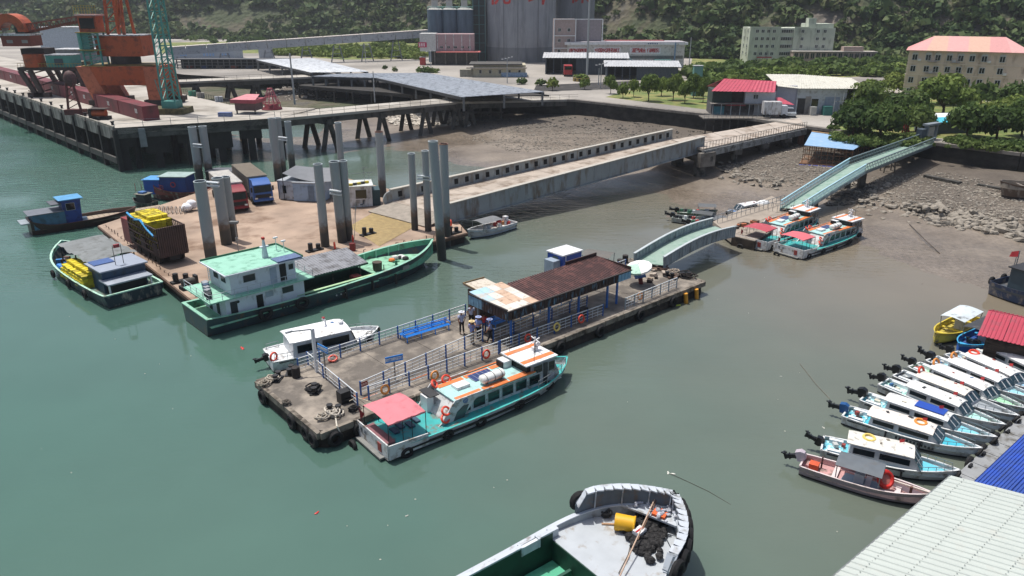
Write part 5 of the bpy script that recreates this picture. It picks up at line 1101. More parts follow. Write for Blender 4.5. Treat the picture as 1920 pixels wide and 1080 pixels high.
def jetty():
    a = P(1319,279,4.9); b = P(1512,238,4.7); c = P(1500,221,4.7); d = P(1259,262,4.9)
    t = thing('concrete_jetty', 'pale concrete jetty on pillars joining the car ramp to the shore', 'jetty'); n = 7
    for i in range(n):
        p, q = a.lerp(b, i/n), a.lerp(b, (i+1)/n-.004); r, s = d.lerp(c, (i+1)/n-.004), d.lerp(c, i/n)
        M().sheet(p, q, r, s, .35).o('deck_slab', mt('#aaa095', .85, 0, .1, .4, '#7c6e60', .4, .5), t)
        M().beam(p-Vector((0,0,.75)), q-Vector((0,0,.75)), .5, 1.0).o('edge_beam', mt('#8b8d8c', .85, 0, .12, .8, '#4b4a46', .4), t); M().beam(s-Vector((0,0,.75)), r-Vector((0,0,.75)), .5, 1.0).o('edge_beam', CONC, t)
    for i in range(40):
        p = a.lerp(b, i/39); M().beam(p, p+Vector((0,0,.9)), .06).o('rail_post', mt('#6d6862', .7), t)
    M().beam(a+Vector((0,0,.88)), b+Vector((0,0,.88)), .05).o('rail', mt('#6d6862', .7), t)
    dc = mt('#5c5a56', .9, 0, .2, .8, '#2b2a27', .5)
    for f, w_ in ((.02,1.2),(.30,.7),(.56,.7),(.80,.7)):
        for s_ in (.12,.85):
            p = a.lerp(b, f).lerp(d.lerp(c, f), s_); z = -.6; M().cyl((p.x,p.y,z),(p.x,p.y,3.6), w_*.8, 14).o('pillar', dc, t)
        p = a.lerp(b, f); q = d.lerp(c, f); M().beam(p.lerp(q,-.05)-Vector((0,0,1.6)), p.lerp(q,1.05)-Vector((0,0,1.6)), w_*1.9, .8).o('cap_beam', dc, t)
    p = a.lerp(b, .02); M().box(-1.3,1.6,-.5,.2,2.2,4.3).o('fascia_block', CONC, t, loc=(p.x,p.y,0), rz=R(28))
    for i in range(4): q = P(1503,238,4.7).lerp(P(1514,236,4.7), i/3.); M().beam((q.x,q.y,1.6),(q.x,q.y,4.4),.55,.5).o('sheet_pile', mt('#6b4a3d', .9, 0, .2), t)
jetty()

# ------------------------------------------------------------------ lorries and cabins on the pontoon
def lorry(t, cab, boxc, L, roofc=None, h=3.2):
    cm = mt(cab, .35, .1, .06); M().extr([(L,.55),(L+2.05,.55),(L+2.1,1.5),(L+1.95,2.55),(L+1.2,3.05),(L,3.05)],-1.2,1.2,{3:.08,4:.14,5:.1}).o('cab', cm, t)
    M().extr([(L+2.08,1.62),(L+2.14,1.62),(L+2.02,2.45),(L+1.95,2.45)],-1.05,1.05).o('windscreen', GLASS, t)
    M().box(L+2.06,L+2.14,-.95,.95,.9,1.35).o('grille', BLACK, t); M().box(L+2.04,L+2.22,-1.2,1.2,.5,.78).o('bumper', mt(cab, .5, 0, .1), t)
    for s_ in (-.9,.9): M().box(L+2.1,L+2.2,s_-.17,s_+.17,.82,1.0).o('headlight', mt('#e4e4de', .2), t)
    for s_ in (-1.32,1.32): M().box(L+1.85,L+1.95,s_-.1,s_+.1,1.7,2.3).o('mirror', BLACK, t)
    b = M().box(0,L-.25,-1.2,1.2,1.1,h); b.o('cargo_body', mt(boxc, .6, 0, .1, 1, '#5e5a55', .4), t)
    r = mt(roofc or boxc, .7, 0, .1, 2); M().corr((0,-1.24,h+.02),(L-.2,-1.24,h+.02),(L-.2,1.24,h+.02),(0,1.24,h+.02),int(L*2.5),.07,.04).o('body_roof', r, t)
    for i in range(int(L*1.6)): x = .2+i*(L-.5)/int(L*1.6); M().box(x,x+.08,-1.27,1.27,1.1,h).o('body_rib', mt(boxc, .6, 0, .1), t)
    M().box(.1,L+1.8,-.5,.5,.7,1.0).o('chassis', BLACK, t)
    for x in (1.0,2.3,L+1.1):
        for s_ in (-1,1): M().cyl((x,s_*1.1-.14,.5),(x,s_*1.1+.14,.5),.5,14).o('wheel', RUBBER, t)
def place_lorries():
    for (fu, fv, cab, box, L, roof, lab) in ((449,399,'#7c1c28','#b9b5ad',8.5,'#d2cec6','dark red lorry with a white covered body, the left of the two facing the camera'),(496,384,'#2a5a9e','#8d877e',9.5,'#918778','blue-cabbed lorry with a grey ribbed body, the right of the two facing the camera')):
        f = P(fu, fv, 1.2); hd = R(-59); o_ = f-Vector((math.cos(hd),math.sin(hd),0))*(L+2.1); t = thing('cargo_lorry', lab, 'lorry', o_, hd); lorry(t, cab, box, L, roof)
    # cage lorry
    A = P(302,486,2.0); C = P(245,454,2.0); hd = ang(A, C); L = (C-A).length*.97; t = thing('cage_lorry', 'brown stake-sided lorry trailer loaded with yellow crates', 'lorry', (A.x,A.y,1.2), hd)
    br = mt('#4a3733', .75, .1, .2, 2, '#2d211e', .5); Wd = -2.7  # body lies to the right of A->C
    M().box(0,L,Wd,0,.75,.95).o('bed', br, t); M().box(-.05,.05,Wd,0,.85,3.4).o('rear_gate', br, t)
    for i in range(13): M().box(-.12,-.05,Wd+.1+i*.205,Wd+.18+i*.205,.85,3.4).o('gate_rib', mt('#5b4742', .7, .1, .1), t)
    for s_ in (0,Wd):
        k = M()
        for i in range(int(L/.42)): k.box(i*.42,i*.42+.07,s_-.04,s_+.04,.9,3.3)
        for z in (.95,1.5,2.1,2.7,3.3): k.box(0,L,s_-.05,s_+.05,z-.05,z+.05)
        k.o('stake_side', br, t)
        for x in range(0, int(L), 3): M().box(x+.4,x+1.6,s_-.03,s_+.03,.95,1.9).o('side_board', br, t)
    M().box(L-.1,L,Wd,0,.85,3.4).o('front_board', br, t); M().box(0,L,Wd*.5-.5,Wd*.5+.5,.4,.75).o('chassis', BLACK, t)
    for x in (1.2,2.5,3.8,L-1.5,L-2.8):
        for s_ in (-.3,Wd+.3): M().cyl((x,s_-.16,.5),(x,s_+.16,.5),.5,14).o('wheel', RUBBER, t)
    M().extr([(L+.3,.5),(L+2.3,.5),(L+2.3,2.7),(L+.3,2.8)],Wd+.1,-.1).o('cab', mt('#8b3437', .4), t); M().box(L+2.29,L+2.34,Wd+.3,-.3,1.5,2.4).o('windscreen', GLASS, t)
    t.scale = (1,1,1.12)
    # the load: yellow crates roughly stacked, each one its own box
    yl = [mt('#c9b61a', .5, 0, .12), mt('#d8c628', .5, 0, .1), mt('#a8991c', .6, 0, .2)]; ym = []
    for c in yl:
        m = M(); m.box(-.32,.32,-.22,.22,0,.26)
        for s_ in (-.32,.32): m.box(s_-.02,s_+.02,-.24,.24,.2,.29)
        for s_ in (-.22,.22): m.box(-.34,.34,s_-.02,s_+.02,.2,.29)
        for s_ in (-.15,.15): m.box(s_-.02,s_+.02,-.235,.235,.02,.2)
        ym.append(m.mesh('yellow_crate', c))
    i = 0
    for lay in range(10):
        for ix in range(7):
            for iy in range(5):
                if 0 < ix < 6 and 1 <= iy < 4 and lay < 7: continue
                if lay == 9 and (ix in (0,6) or iy == 0): continue
                x = L*.36+ix*.70+lay*.03; y = -.4-iy*.47; q = Vector((x+rnd.uniform(-.06,.06), y+rnd.uniform(-.05,.05), 1.2+1.08+lay*.31)); ca, sa = math.cos(hd), math.sin(hd)
                ob = link('fish_crate', ym[rnd.randrange(3)], None, (A.x+q.x*ca-q.y*sa, A.y+q.x*sa+q.y*ca, q.z), hd+rnd.uniform(-.18,.18)); tag(ob, 'yellow plastic crate in the load on the cage lorry', 'crate', 'yellow crates on the cage lorry'); i += 1
    ca, sa = math.cos(hd), math.sin(hd); loc = lambda x, y, z: Vector((A.x+x*ca-y*sa, A.y+x*sa+y*ca, 1.2+z*1.13))
    rp = M().tube([loc(L,-.1,3.5),loc(L*.75,-.05,3.2),loc(L*.5,.02,3.5),loc(L*.28,.05,2.9),loc(L*.1,.05,2.6)],.11,6); tag(rp.o('blue_net_roll', mt('#3a93c9', .6, 0, .2, 5)), 'twisted bright blue net draped along the crates on the cage lorry', 'net')
place_lorries()

def cabins():
    # left container cabin with a sagging grey awning
    q = P(524,374,1.2); hd = R(-18); t = thing('container_cabin', 'white container cabin on the pontoon left of the sagging grey awning', 'cabin', q, hd); wm = mt('#b3bac2', .5, 0, .06, 1, '#7d7c7a', .3)
    t.scale = (.85,.7,.9); M().box(0,3.0,0,6,.1,2.7).o('body', wm, t); M().box(-.1,3.1,-.1,6.1,2.7,2.82).o('roof', mt('#9aa0a6', .5), t); M().box(.8,1.4,-.06,0,1.0,2.1).o('window', GLASS, t); M().box(3.0,3.05,.5,4.5,.5,2.4).o('side_panel', mt('#93a9c2', .5), t)
    for x in (0,2.9): M().box(x,x+.12,-.08,.02,.1,2.7).o('corner_post', mt('#3a5f86', .5), t)
    w2 = thing('blue_cabin', 'blue-white site cabin under the grey awning', 'cabin', P(560,378,1.2), R(-8)); M().box(-.6,3.4,0,5,.1,2.4).o('body', mt('#8ea3ba', .5, 0, .06, 1, '#6f7f8d', .3), w2); M().box(-.7,3.5,-.1,5.1,2.4,2.5).o('roof', mt('#8d9196', .5), w2); M().box(1.4,2.2,-.05,0,.2,2.1).o('door', mt('#5d6e80', .5), w2)
    aw = thing('grey_awning', 'sagging grey tarpaulin awning beside the container cabin', 'awning', P(586,372,1.2), R(-5), sc=.76); m = M(); N = 10
    g = [[Vector((-4.3+9*i/N, -1.5+6.5*j/N+ (i/N)*-.3, 4.6-1.1*(i/N)*(1-j/N)-.9*math.sin(math.pi*i/N)*(.3+.4*(1-j/N)))) for i in range(N+1)] for j in range(N+1)]
    m.add([p for r in g for p in r], [(j*(N+1)+i, j*(N+1)+i+1, (j+1)*(N+1)+i+1, (j+1)*(N+1)+i) for j in range(N) for i in range(N)]); m.o('tarpaulin', mt('#6c6f73', .6, 0, .1, 1), aw)
    for i, j in ((0,0),(N,0),(N,N),(0,N),(N//2,0)): p = g[j][i]; M().beam((p.x,p.y,0), p, .09).o('pole', DARKC, aw)
    for k in range(4): M().box(-2+k*1.6,-1+k*1.6,.2,1.2,0,.8+.3*(k % 2)).o('stored_goods', mt(('#34383d','#7b8894','#2b3a49','#8d8d88')[k], .7), aw)
    c2 = thing('control_cabin', 'white cabin with a large window beside the ramp foot', 'cabin', P(655,390,1.2), R(14)); M().box(0,2.9,0,3.2,.05,2.6).o('body', WHITED, c2); M().box(-.15,3.1,-.2,3.4,2.6,2.72).o('roof', mt('#c4c8c4', .5), c2)
    M().box(.9,2.2,-.06,0,1.1,2.2).o('window', GLASS, c2); M().box(.8,2.3,-.08,-.02,1.02,1.1).o('window_sill', WHITE, c2); M().torus((1.5,-.06,.65),.3,.06,(0,1,0),14,5,.5).o('painted_emblem', mt('#31434f', .6), c2)
    for k in range(5): M().cbox((.4+k*.5,.3+.25*k,2.86),.45,.35,.25,rnd.uniform(0,1)).o('roof_block', mt('#b8a536' if k % 2 == 0 else '#2d2d2a', .7), c2)
    M().box(2.95,3.9,.3,2.6,0,2.0).o('generator', mt('#2a454c', .6, 0, .2), c2); m = M(); 
    for x in (.2,2.8):
        m.beam((x,3.0,2.7),(x,3.0,3.6),.05)
    m.beam((-.3,3.0,3.6),(3.4,3.0,3.7),.05); m.beam((2.2,2.4,2.7),(2.2,2.4,4.6),.06); m.beam((1.8,2.4,4.3),(2.7,2.4,4.5),.05); m.o('antenna_frame', STEEL, c2)
    bags = thing('white_bags', 'heap of white sacks beside the first row of piles', 'sack', P(352,396,1.2))
    for k in range(7): M().ball((rnd.uniform(-.5,.6),rnd.uniform(-.4,.5),.3+.3*(k//3)),.65,.5,.45,8,5).o('sack', mt('#e0e2e6', .8, 0, .06), bags)
    rack = thing('pipe_rack', 'row of grey pipe hoops and wheels left of the white sacks', 'rack', P(325,400,1.2))
    for k in range(7): M().torus((-1.6+k*.5,0,.45),.4,.05,(1,.15,0),12,4).o('hoop', mt('#8f8d88', .6), rack)
    for k, (u, v, h) in enumerate(((447,470,2.9),)):
        l = thing('deck_floodlight', 'grey floodlight mast standing on the pontoon behind the green cargo boat', 'lamp', P(u, v, 1.2)); M().beam((0,0,0),(0,0,h),.09).o('mast', STEEL, l); M().box(-.5,.35,-.25,.25,h,h+.22).o('lamp_head', mt('#6d7070', .5), l); M().box(-.12,.12,-.12,.12,h*.35,h*.35+.4).o('switch_box', STEEL, l)
    w_ = thing('dark_windlass', 'dark anchor windlass on the near corner of the car pontoon', 'winch', P(356,540,1.2), R(45)); M().box(-.8,.8,-.4,.4,0,.35).o('bed', BLACK, w_); M().cyl((-.6,0,.6),(.5,0,.6),.33,12).o('drum', DARKC, w_); M().box(.5,.75,-.3,.3,.2,1.1).o('gear_case', BLACK, w_)
    m = thing('sloping_derrick', 'thin wire-stayed pole on the near pontoon edge right of the middle piles', 'mast', P(663,470,1.2)); M().beam((0,0,0),(.6,.2,5),.05).o('pole', STEEL, m); M().beam((-.4,0,0),(.6,.2,5),.03).o('stay', STEEL, m); M().box(-.35,.2,-.2,.2,0,.8).o('red_box', mt('#7c2e2c', .6), m)
    for k,(u,v) in enumerate(((628,468),(662,455),(845,425))): ob = M().torus((0,0,.45),.32,.08,(1,.4,0),14,6).o('lifebuoy', LIFE, None, loc=P(u,v,1.2)); tag(ob, ('orange lifebuoy propped between the middle piles','orange lifebuoy right of the middle piles','orange lifebuoy at the right end of the car pontoon')[k], 'lifebuoy')
cabins()

# ------------------------------------------------------------------ gangways, small pontoon, hut
MINT = mt('#879d92', .7, 0, .08, .8, '#6e8f80', .4, 1.2)
def gangway(name, lab, n0, n1, f0, f1, hump, H, deckz, plate, nseg=14, slat=False, railcol=None):
    t = thing(name, lab, 'gangway'); pm = mt(plate, .5, .05, .08, .8, '#5e6468', .4, 1.5, (1,1,.3)); up = Vector((0,0,1)); fl = mt(railcol or '#aeb6b8', .45, 0, .06)
    cv = lambda a, b, f: a.lerp(b, f)+up*(hump*math.sin(math.pi*f))
    for i in range(nseg):
        f, g = i/nseg, (i+1)/nseg
        a, b, c, d = cv(n0,n1,f), cv(n0,n1,g), cv(f0,f1,g), cv(f0,f1,f)
        M().sheet(a+up*deckz, b+up*deckz, c+up*deckz, d+up*deckz, .06).o('deck_plate', MINT, t)
        for p, q in ((a,b),(d,c)):
            if slat:
                M().beam(p+up*(H), q+up*(H), .16, .12).o('handrail', fl, t); M().beam(p+up*(H*.55), q+up*(H*.55), .06).o('mid_rail', fl, t); M().beam(p-up*.15, q-up*.15, .14, .35).o('stringer', pm, t)
                nb = 4; m = M()
                for k in range(nb): r = p.lerp(q, k/nb); m.beam(r, r+up*H, .07)
                m.o('balusters', fl, t)
            else:
                M().beam(p+up*(H/2), q+up*(H/2), .07, H).o('side_plate', pm, t); M().beam(p+up*(H+.04), q+up*(H+.04), .26, .08).o('top_flange', fl, t)
                for k in range(2): r = p.lerp(q, (k+.5)/2); M().beam(r+up*.03, r+up*(H-.02), .22, .05).o('stiffener', pm, t)
    return t
g1 = gangway('steel_gangway', 'arched plate-sided gangway with a mint deck between the passenger pontoon and the brown landing', P(1243,504,1.35), P(1378,444,1.6), P(1188,497,1.35), P(1335,428,1.6), .5, 1.15, .35, '#8e989e')
gangway('foot_gangway', 'mint green footbridge with blue-white railings climbing from the brown landing', P(1503,395,1.45), P(1622,322,4.1), P(1463,391,1.45), P(1592,310,4.1), .05, 1.0, .12, '#8aa0a4', 12, True, '#9cc0cc')
gangway('upper_gangway', 'upper flat span of the mint footbridge leading to the gate in the trees', P(1622,322,4.1), P(1752,270,4.9), P(1592,310,4.1), P(1728,262,4.9), .0, 1.0, .12, '#5f6d70', 12, True, '#66757a')
def landing():
    t = thing('brown_landing', 'small brown landing pontoon between the two gangways', 'pontoon'); a = P(1372,442,1.1); b = P(1480,385,1.1); c = P(1505,398,1.1); d = P(1415,452,1.1)
    n = (d-a); poly = [a.xy[:], d.xy[:], (c+(c-d).normalized()*6).xy[:], (b+(b-a).normalized()*6).xy[:]]
    M().prism(poly, -.6, 1.02).o('hull', mt('#4c4138', .9, 0, .3, 1, '#2b2520', .5), t); M().prism(poly, 1.02, 1.12).o('deck', mt('#8d8479', .85, 0, .12, .6, '#5f574d', .4), t)
    e0 = P(1345,418,1.12); e1 = P(1470,380,1.12); m = M()
    M().prism([P(1335,432,0).xy[:], a.xy[:], b.xy[:], P(1445,382,0).xy[:]], .3, 1.08).o('walkway', mt('#93897d', .85, 0, .15, .6), t)
    r = M()
    for i in range(16): p = e0.lerp(e1, i/15); r.beam(p, p+Vector((0,0,1)), .05)
    for z in (.5,1.0): r.beam(e0+Vector((0,0,z)), e1+Vector((0,0,z)), .05)
    r.o('railing', STEEL, t)
    r = M(); p0 = P(1440,395,1.12); p1 = P(1500,402,1.12)
    for i in range(8): p = p0.lerp(p1, i/7); r.beam(p, p+Vector((0,0,1)), .04)
    r.beam(p0+Vector((0,0,1)), p1+Vector((0,0,1)), .04); r.o('railing', STEEL, t)
    for k in range(14):
        p = P(1378+k*3.2, 428-k*1.0+rnd.uniform(-2,5), 1.12); M().cbox((p.x,p.y,1.25),rnd.uniform(.3,.8),rnd.uniform(.2,.5),rnd.uniform(.15,.5),rnd.uniform(0,3)).o('deck_clutter', mt(rnd.choice(['#4a3f37','#6b5b4c','#9a5a3a','#2e2a27']), .8), t)
landing()
def supports():
    dk = mt('#57544e', .9, 0, .2, 1, '#2c2a26', .5)
    t = thing('bridge_pier', 'two-legged concrete pier under the bend of the mint footbridge', 'pier', P(1600,352,1.0))
    for x in (-1.4,.6): M().box(x,x+.8,-.4,.4,-.6,3.0).o('column', dk, t)
    M().box(-1.8,1.8,-.6,.6,2.6,3.1).o('cap', dk, t)
    for k, (u, v) in enumerate(((1664,318),(1694,300))):
        p = P(u, v, 1.8); t = thing('trestle_pier', 'thin timber trestle under the upper footbridge, the %s one' % ('left','right')[k], 'pier', p)
        for x in (-.8,.8):
            for y in (-.6,.6): M().beam((x,y,-.5),(x*.8,y*.8,2.6),.16).o('post', mt('#6b6256', .85), t)
        M().beam((-.8,-.6,.2),(.8,-.6,2.2),.1).o('brace', mt('#6b6256', .85), t); M().beam((.8,-.6,.2),(-.8,-.6,2.2),.1).o('brace', mt('#6b6256', .85), t)
    # gate at the head
    t = thing('gangway_gate', 'grey gatehouse frame at the head of the footbridge', 'gate', P(1742,262,4.75), R(35)); gm = mt('#7d858b', .5, .1, .1)
    for x in (-1.6,1.2): M().box(x,x+.4,-.3,.3,0,2.3).o('pillar', gm, t)
    M().box(-1.9,1.9,-.5,.5,2.3,2.6).o('lintel', gm, t); M().box(-1.1,.9,-.1,0,0,2.0).o('gate_leaf', mt('#a8a39b', .6), t); M().box(-3.2,-1.7,-.3,.6,0,1.9).o('side_cabinet', mt('#44505c', .6), t)
    t = thing('turquoise_shed', 'shed with a turquoise and white roof among the trees behind the gate', 'shed', P(1768,250,LAND), R(8)); M().box(-2.5,5.5,0,4,0,1.9).o('body', mt('#5f6a70', .7, 0, .2), t); M().sheet((-2.9,-.4,1.9),(3.2,-.4,1.9),(4.0,2,2.35),(-1.8,2,2.35),.08).o('roof_panel', mt('#47b0c4', .5), t); M().sheet((-1.8,2.02,2.36),(4.0,2.02,2.36),(6.2,4.4,2.7),(.4,4.4,2.7),.08).o('roof_panel', mt('#d5d8d8', .5), t); M().sheet((3.2,-.4,1.9),(5.6,-.2,1.9),(6.4,2,2.3),(4.02,2,2.35),.08).o('roof_panel', mt('#aeb4b4', .5), t)
    c = link('flowering_shrub', crown_mesh(500, .12, mt('#8e1f22', .8, 0, .3)), None, P(1692,252,LAND)); c.scale = (1.5,1.2,2.0); tag(c, 'dark red flowering shrub on the sea wall between the green trees', 'shrub')
    # blue-roofed floating hut
    A = P(1500,303,1.5); t = thing('blue_roofed_hut', 'timber-framed hut with a light blue roof on blue drums, aground on the mud', 'hut', (A.x,A.y,1.5), ang(P(1500,303,1.5), P(1592,309,1.5))); tm = mt('#6f5038', .85, 0, .2)
    L, D = 8.4, 6.0; q = [P(1508,272,4.6), P(1600,281,4.3), P(1632,262,4.6), P(1522,247,5.0)]; inv = Matrix.Rotation(-t.rotation_euler.z, 4, 'Z')
    ql = [inv @ (p-Vector((A.x,A.y,1.5))) for p in q]
    for i in range(6): M().sheet(ql[0].lerp(ql[1],i/6), ql[0].lerp(ql[1],(i+1)/6), ql[3].lerp(ql[2],(i+1)/6), ql[3].lerp(ql[2],i/6), .06).o('roof_panel', mt('#86a9cc', .5, 0, .06, 1, '#9db4c8', .4), t)
    M().beam(ql[3]+Vector((0,0,.08)), ql[2]+Vector((0,0,.08)), .3, .12).o('ridge_board', mt('#c69a6b', .7), t)
    for i in range(9):
        for j in range(4):
            a = ql[0].lerp(ql[1], i/8).lerp(ql[3].lerp(ql[2], i/8), j/3); M().beam((a.x,a.y,.3), a-Vector((0,0,.05)), .09).o('post', tm, t)
    for z in (.9,1.7,2.4):
        for j in (0,3): a = ql[0].lerp(ql[3], j/3); b = ql[1].lerp(ql[2], j/3); M().beam((a.x,a.y,z),(b.x,b.y,z),.08).o('cross_rail', tm, t)
    M().prism([(ql[0].x-.4,ql[0].y-.4),(ql[1].x+.4,ql[1].y-.4),(ql[2].x+.2,ql[2].y),(ql[3].x-.2,ql[3].y)],.2,.35).o('floor', tm, t)
    for i in range(8): a = ql[0].lerp(ql[1], i/7); M().cyl((a.x-.4,a.y-.45,-.1),(a.x+.45,a.y-.45,-.1),.33,12).o('blue_drum', mt('#20307a', .5), t)
    for k in range(3):
        u0, v0, u1, v1 = ((1734,333,1800,347),(1778,320,1850,333),(1832,350,1885,360))[k]; a = P(u0,v0,1.4); b = P(u1,v1,1.4); m = M().beam(a, b, .8, .9); m.o('x', DARKC) if False else tag(m.o('old_groyne', DARKC), ('dark low groyne on the pebbles, the nearest to the footbridge','dark low groyne on the pebbles, the farthest up the beach','dark low groyne in front of the grounded hull')[k], 'groyne')
supports()
# ------------------------------------------------------------------ boats
def hull(t, L, B, D, rise=.5, stern=.8, ent=2.0, rake=.9, colr='#d9dadb', boot='#1b1b1d', rim='#d9dadb', deck='#9aa3a6', deckz=.6, rw=.09, sr=.0, flare=.82, knee=None, hole=None, hd='#8d857c', n=18, bf=1.0):
    """open shell with a rim and a deck; stern at x=0, bow at x=L, waterline z=0"""
    st = []
    for i in range(n+1):
        f = 1-(1-i/n)**bf; w_ = (stern+(1-stern)*min(1, f/.35)**.6) if f < .35 else 1.0
        if f > .5: w_ = (1-((f-.5)/.5)**ent)
        w_ = max(w_*B/2, .03 if i < n else .02)
        z = D+rise*max(0, (f-.35)/.65)**2+sr*max(0, 1-f/.25)**2
        st.append((f*L, w_, z, rake*max(0,(f-.55)/.45)**2))
    m = M(); sh = []
    for x, w_, z, rk in st:
        fl = flare-.25*max(0,(x/L-.5)*2)
        sh.append([(x-rk*1.25,0,-.45),(x-rk,w_*fl*.9,-.3),(x-rk*.9,w_*fl,.10),(x,w_,z)])
    def skin(lo, hi):
        mm = M(); vs = []; k = hi-lo+1
        for s_ in (-1,1):
            for row in sh: vs += [(p[0], p[1]*s_, p[2]) for p in row[lo:hi+1]]
        N = len(sh); fs = []
        for s_ in range(2):
            o_ = s_*N*k
            for i in range(N-1):
                for j in range(k-1):
                    a, b, c, d = o_+i*k+j, o_+(i+1)*k+j, o_+(i+1)*k+j+1, o_+i*k+j+1
                    fs.append((a,b,c,d) if s_ == 0 else (d,c,b,a))
        # transom
        fs.append(tuple([j for j in range(k-1,-1,-1)]+[N*k+j for j in range(k)]))
        return mm.add(vs, fs)
    skin(0,2).o('bottom', mt(boot, .7, 0, .15, 1.5, '#2c261e', .4), t)
    skin(2,3).o('hull', mt(colr, .4, 0, .07, 1.2, hd, .30, 1.7, (1,1,.5)), t)
    inn = [(x if i < n else x-rw*1.6, max(w_-rw, .005), z) for i, (x, w_, z, rk) in enumerate(st)]
    r = M(); N = n+1
    for s_ in (-1,1):
        vs = [(x,w_*s_,z+.0) for x,w_,z,rk in st]+[(x,w_*s_,z) for x,w_,z in inn]+[(x,(w_+.03)*s_,z+.05) for x,w_,z,rk in st]+[(x,w_*s_,z+.05) for x,w_,z in inn]
        fs = []
        for i in range(n):
            q = [(2*N+i,2*N+i+1,3*N+i+1,3*N+i),(i,i+1,2*N+i+1,2*N+i),(N+i+1,N+i,3*N+i,3*N+i+1)]
            fs += [a if s_ < 0 else a[::-1] for a in q]
        r.add(vs, fs)
    r.box(-.02,rw,-st[0][1],st[0][1],st[0][2]-.06,st[0][2]+.05); r.o('gunwale', mt(rim, .45, 0, .06, 2, '#6b6156', .2), t)
    # inner wall and deck
    w = M()
    for s_ in (-1,1):
        vs = [(x,y*s_,z) for x,y,z in inn]+[(x,y*s_,min(deckz,z)) for x,y,z in inn]; fs = [((i,i+1,N+i+1,N+i) if s_ > 0 else (N+i,N+i+1,i+1,i)) for i in range(n)]; w.add(vs, fs)
    w.o('inner_wall', mt(knee or rim, .6, 0, .12, 1.5, '#5b544a', .3), t)
    if not hole:
        d = M(); vs = [(x,y,min(deckz,z)-.0) for x,y,z in inn]+[(x,-y,min(deckz,z)) for x,y,z in inn]; d.add(vs, [(i,N+i,N+i+1,i+1) for i in range(n)]); d.o('deck', mt(deck, .6, 0, .1, 1.5, '#6d665c', .3, 2), t)
    return st
def rail(m, pts, h=.8, r=.035, mid=True):
    for p in pts: m.beam(p, (p[0],p[1],p[2]+h), r)
    for a, b in zip(pts, pts[1:]):
        m.beam((a[0],a[1],a[2]+h),(b[0],b[1],b[2]+h), r)
        if mid: m.beam((a[0],a[1],a[2]+h*.5),(b[0],b[1],b[2]+h*.5), r*.8)
    return m
TYRE = M().torus((0,0,0), .30, .13, (0,1,0), 14, 6).mesh('tyre_fender', RUBBER)
BUOY = M().torus((0,0,0), .30, .08, (0,0,1), 16, 6).mesh('lifebuoy', LIFE)
BUOYO = M().torus((0,0,0), .30, .08, (0,0,1), 16, 6).mesh('lifebuoy', mt('#d98a3c', .5))
BUOYY = M().torus((0,0,0), .30, .08, (0,0,1), 16, 6).mesh('lifebuoy', mt('#d8c06a', .5))
def outboard(t, x, y, col='#17181a', s=1.0, tilt=R(-55), nm='outboard_motor', cowl=None):
    s *= rnd.uniform(.85,1.05); tilt += R(rnd.uniform(-14,26)); e = link(nm, M().box(-.16,.14,-.16,.16,-.05,.12).mesh(nm, BLACK), t, (x-.30,y,.78), (0,-tilt+R(32),0)); e.scale = (s,s,s)
    c = M().extr([(-.38,.1),(.32,.1),(.36,.45),(.2,.72),(-.25,.74),(-.42,.5)],-.24,.24,{3:.06,4:.06}); link('cowling', c.mesh('cowling', mt(cowl or col, .3, .1, .1)), e)
    l = M(); l.box(-.16,.14,-.10,.10,-.7,.05); l.box(-.22,.2,-.16,.16,-.45,-.38); l.cyl((-.26,0,-.74),(.2,0,-.74),.09,8); l.box(-.34,-.26,-.2,.2,-.80,-.68); l.box(-.34,-.26,-.05,.05,-.95,-.53)
    link('lower_unit', l.mesh('lower_unit', mt('#232528', .4, .2)), e); return e
def panes(t, specs, mat=None, name='window', fr=None):
    """specs: (x0,x1,z0,z1,y) side windows standing 1.5 cm proud of the wall"""
    for x0, x1, z0, z1, y in specs:
        s_ = -1 if y < 0 else 1; a = M().box(x0,x1,min(y,y+s_*.015),max(y,y+s_*.015),z0,z1).o(name, mat or GLASS, t)
        f = M(); q = .03
        for b in ((x0-q,x0,z0-q,z1+q),(x1,x1+q,z0-q,z1+q),(x0,x1,z0-q,z0),(x0,x1,z1,z1+q)): f.box(b[0],b[1],min(y,y+s_*.03),max(y,y+s_*.03),b[2],b[3])
        f.o('window_frame', fr or mt('#b5b8ba', .4), a)

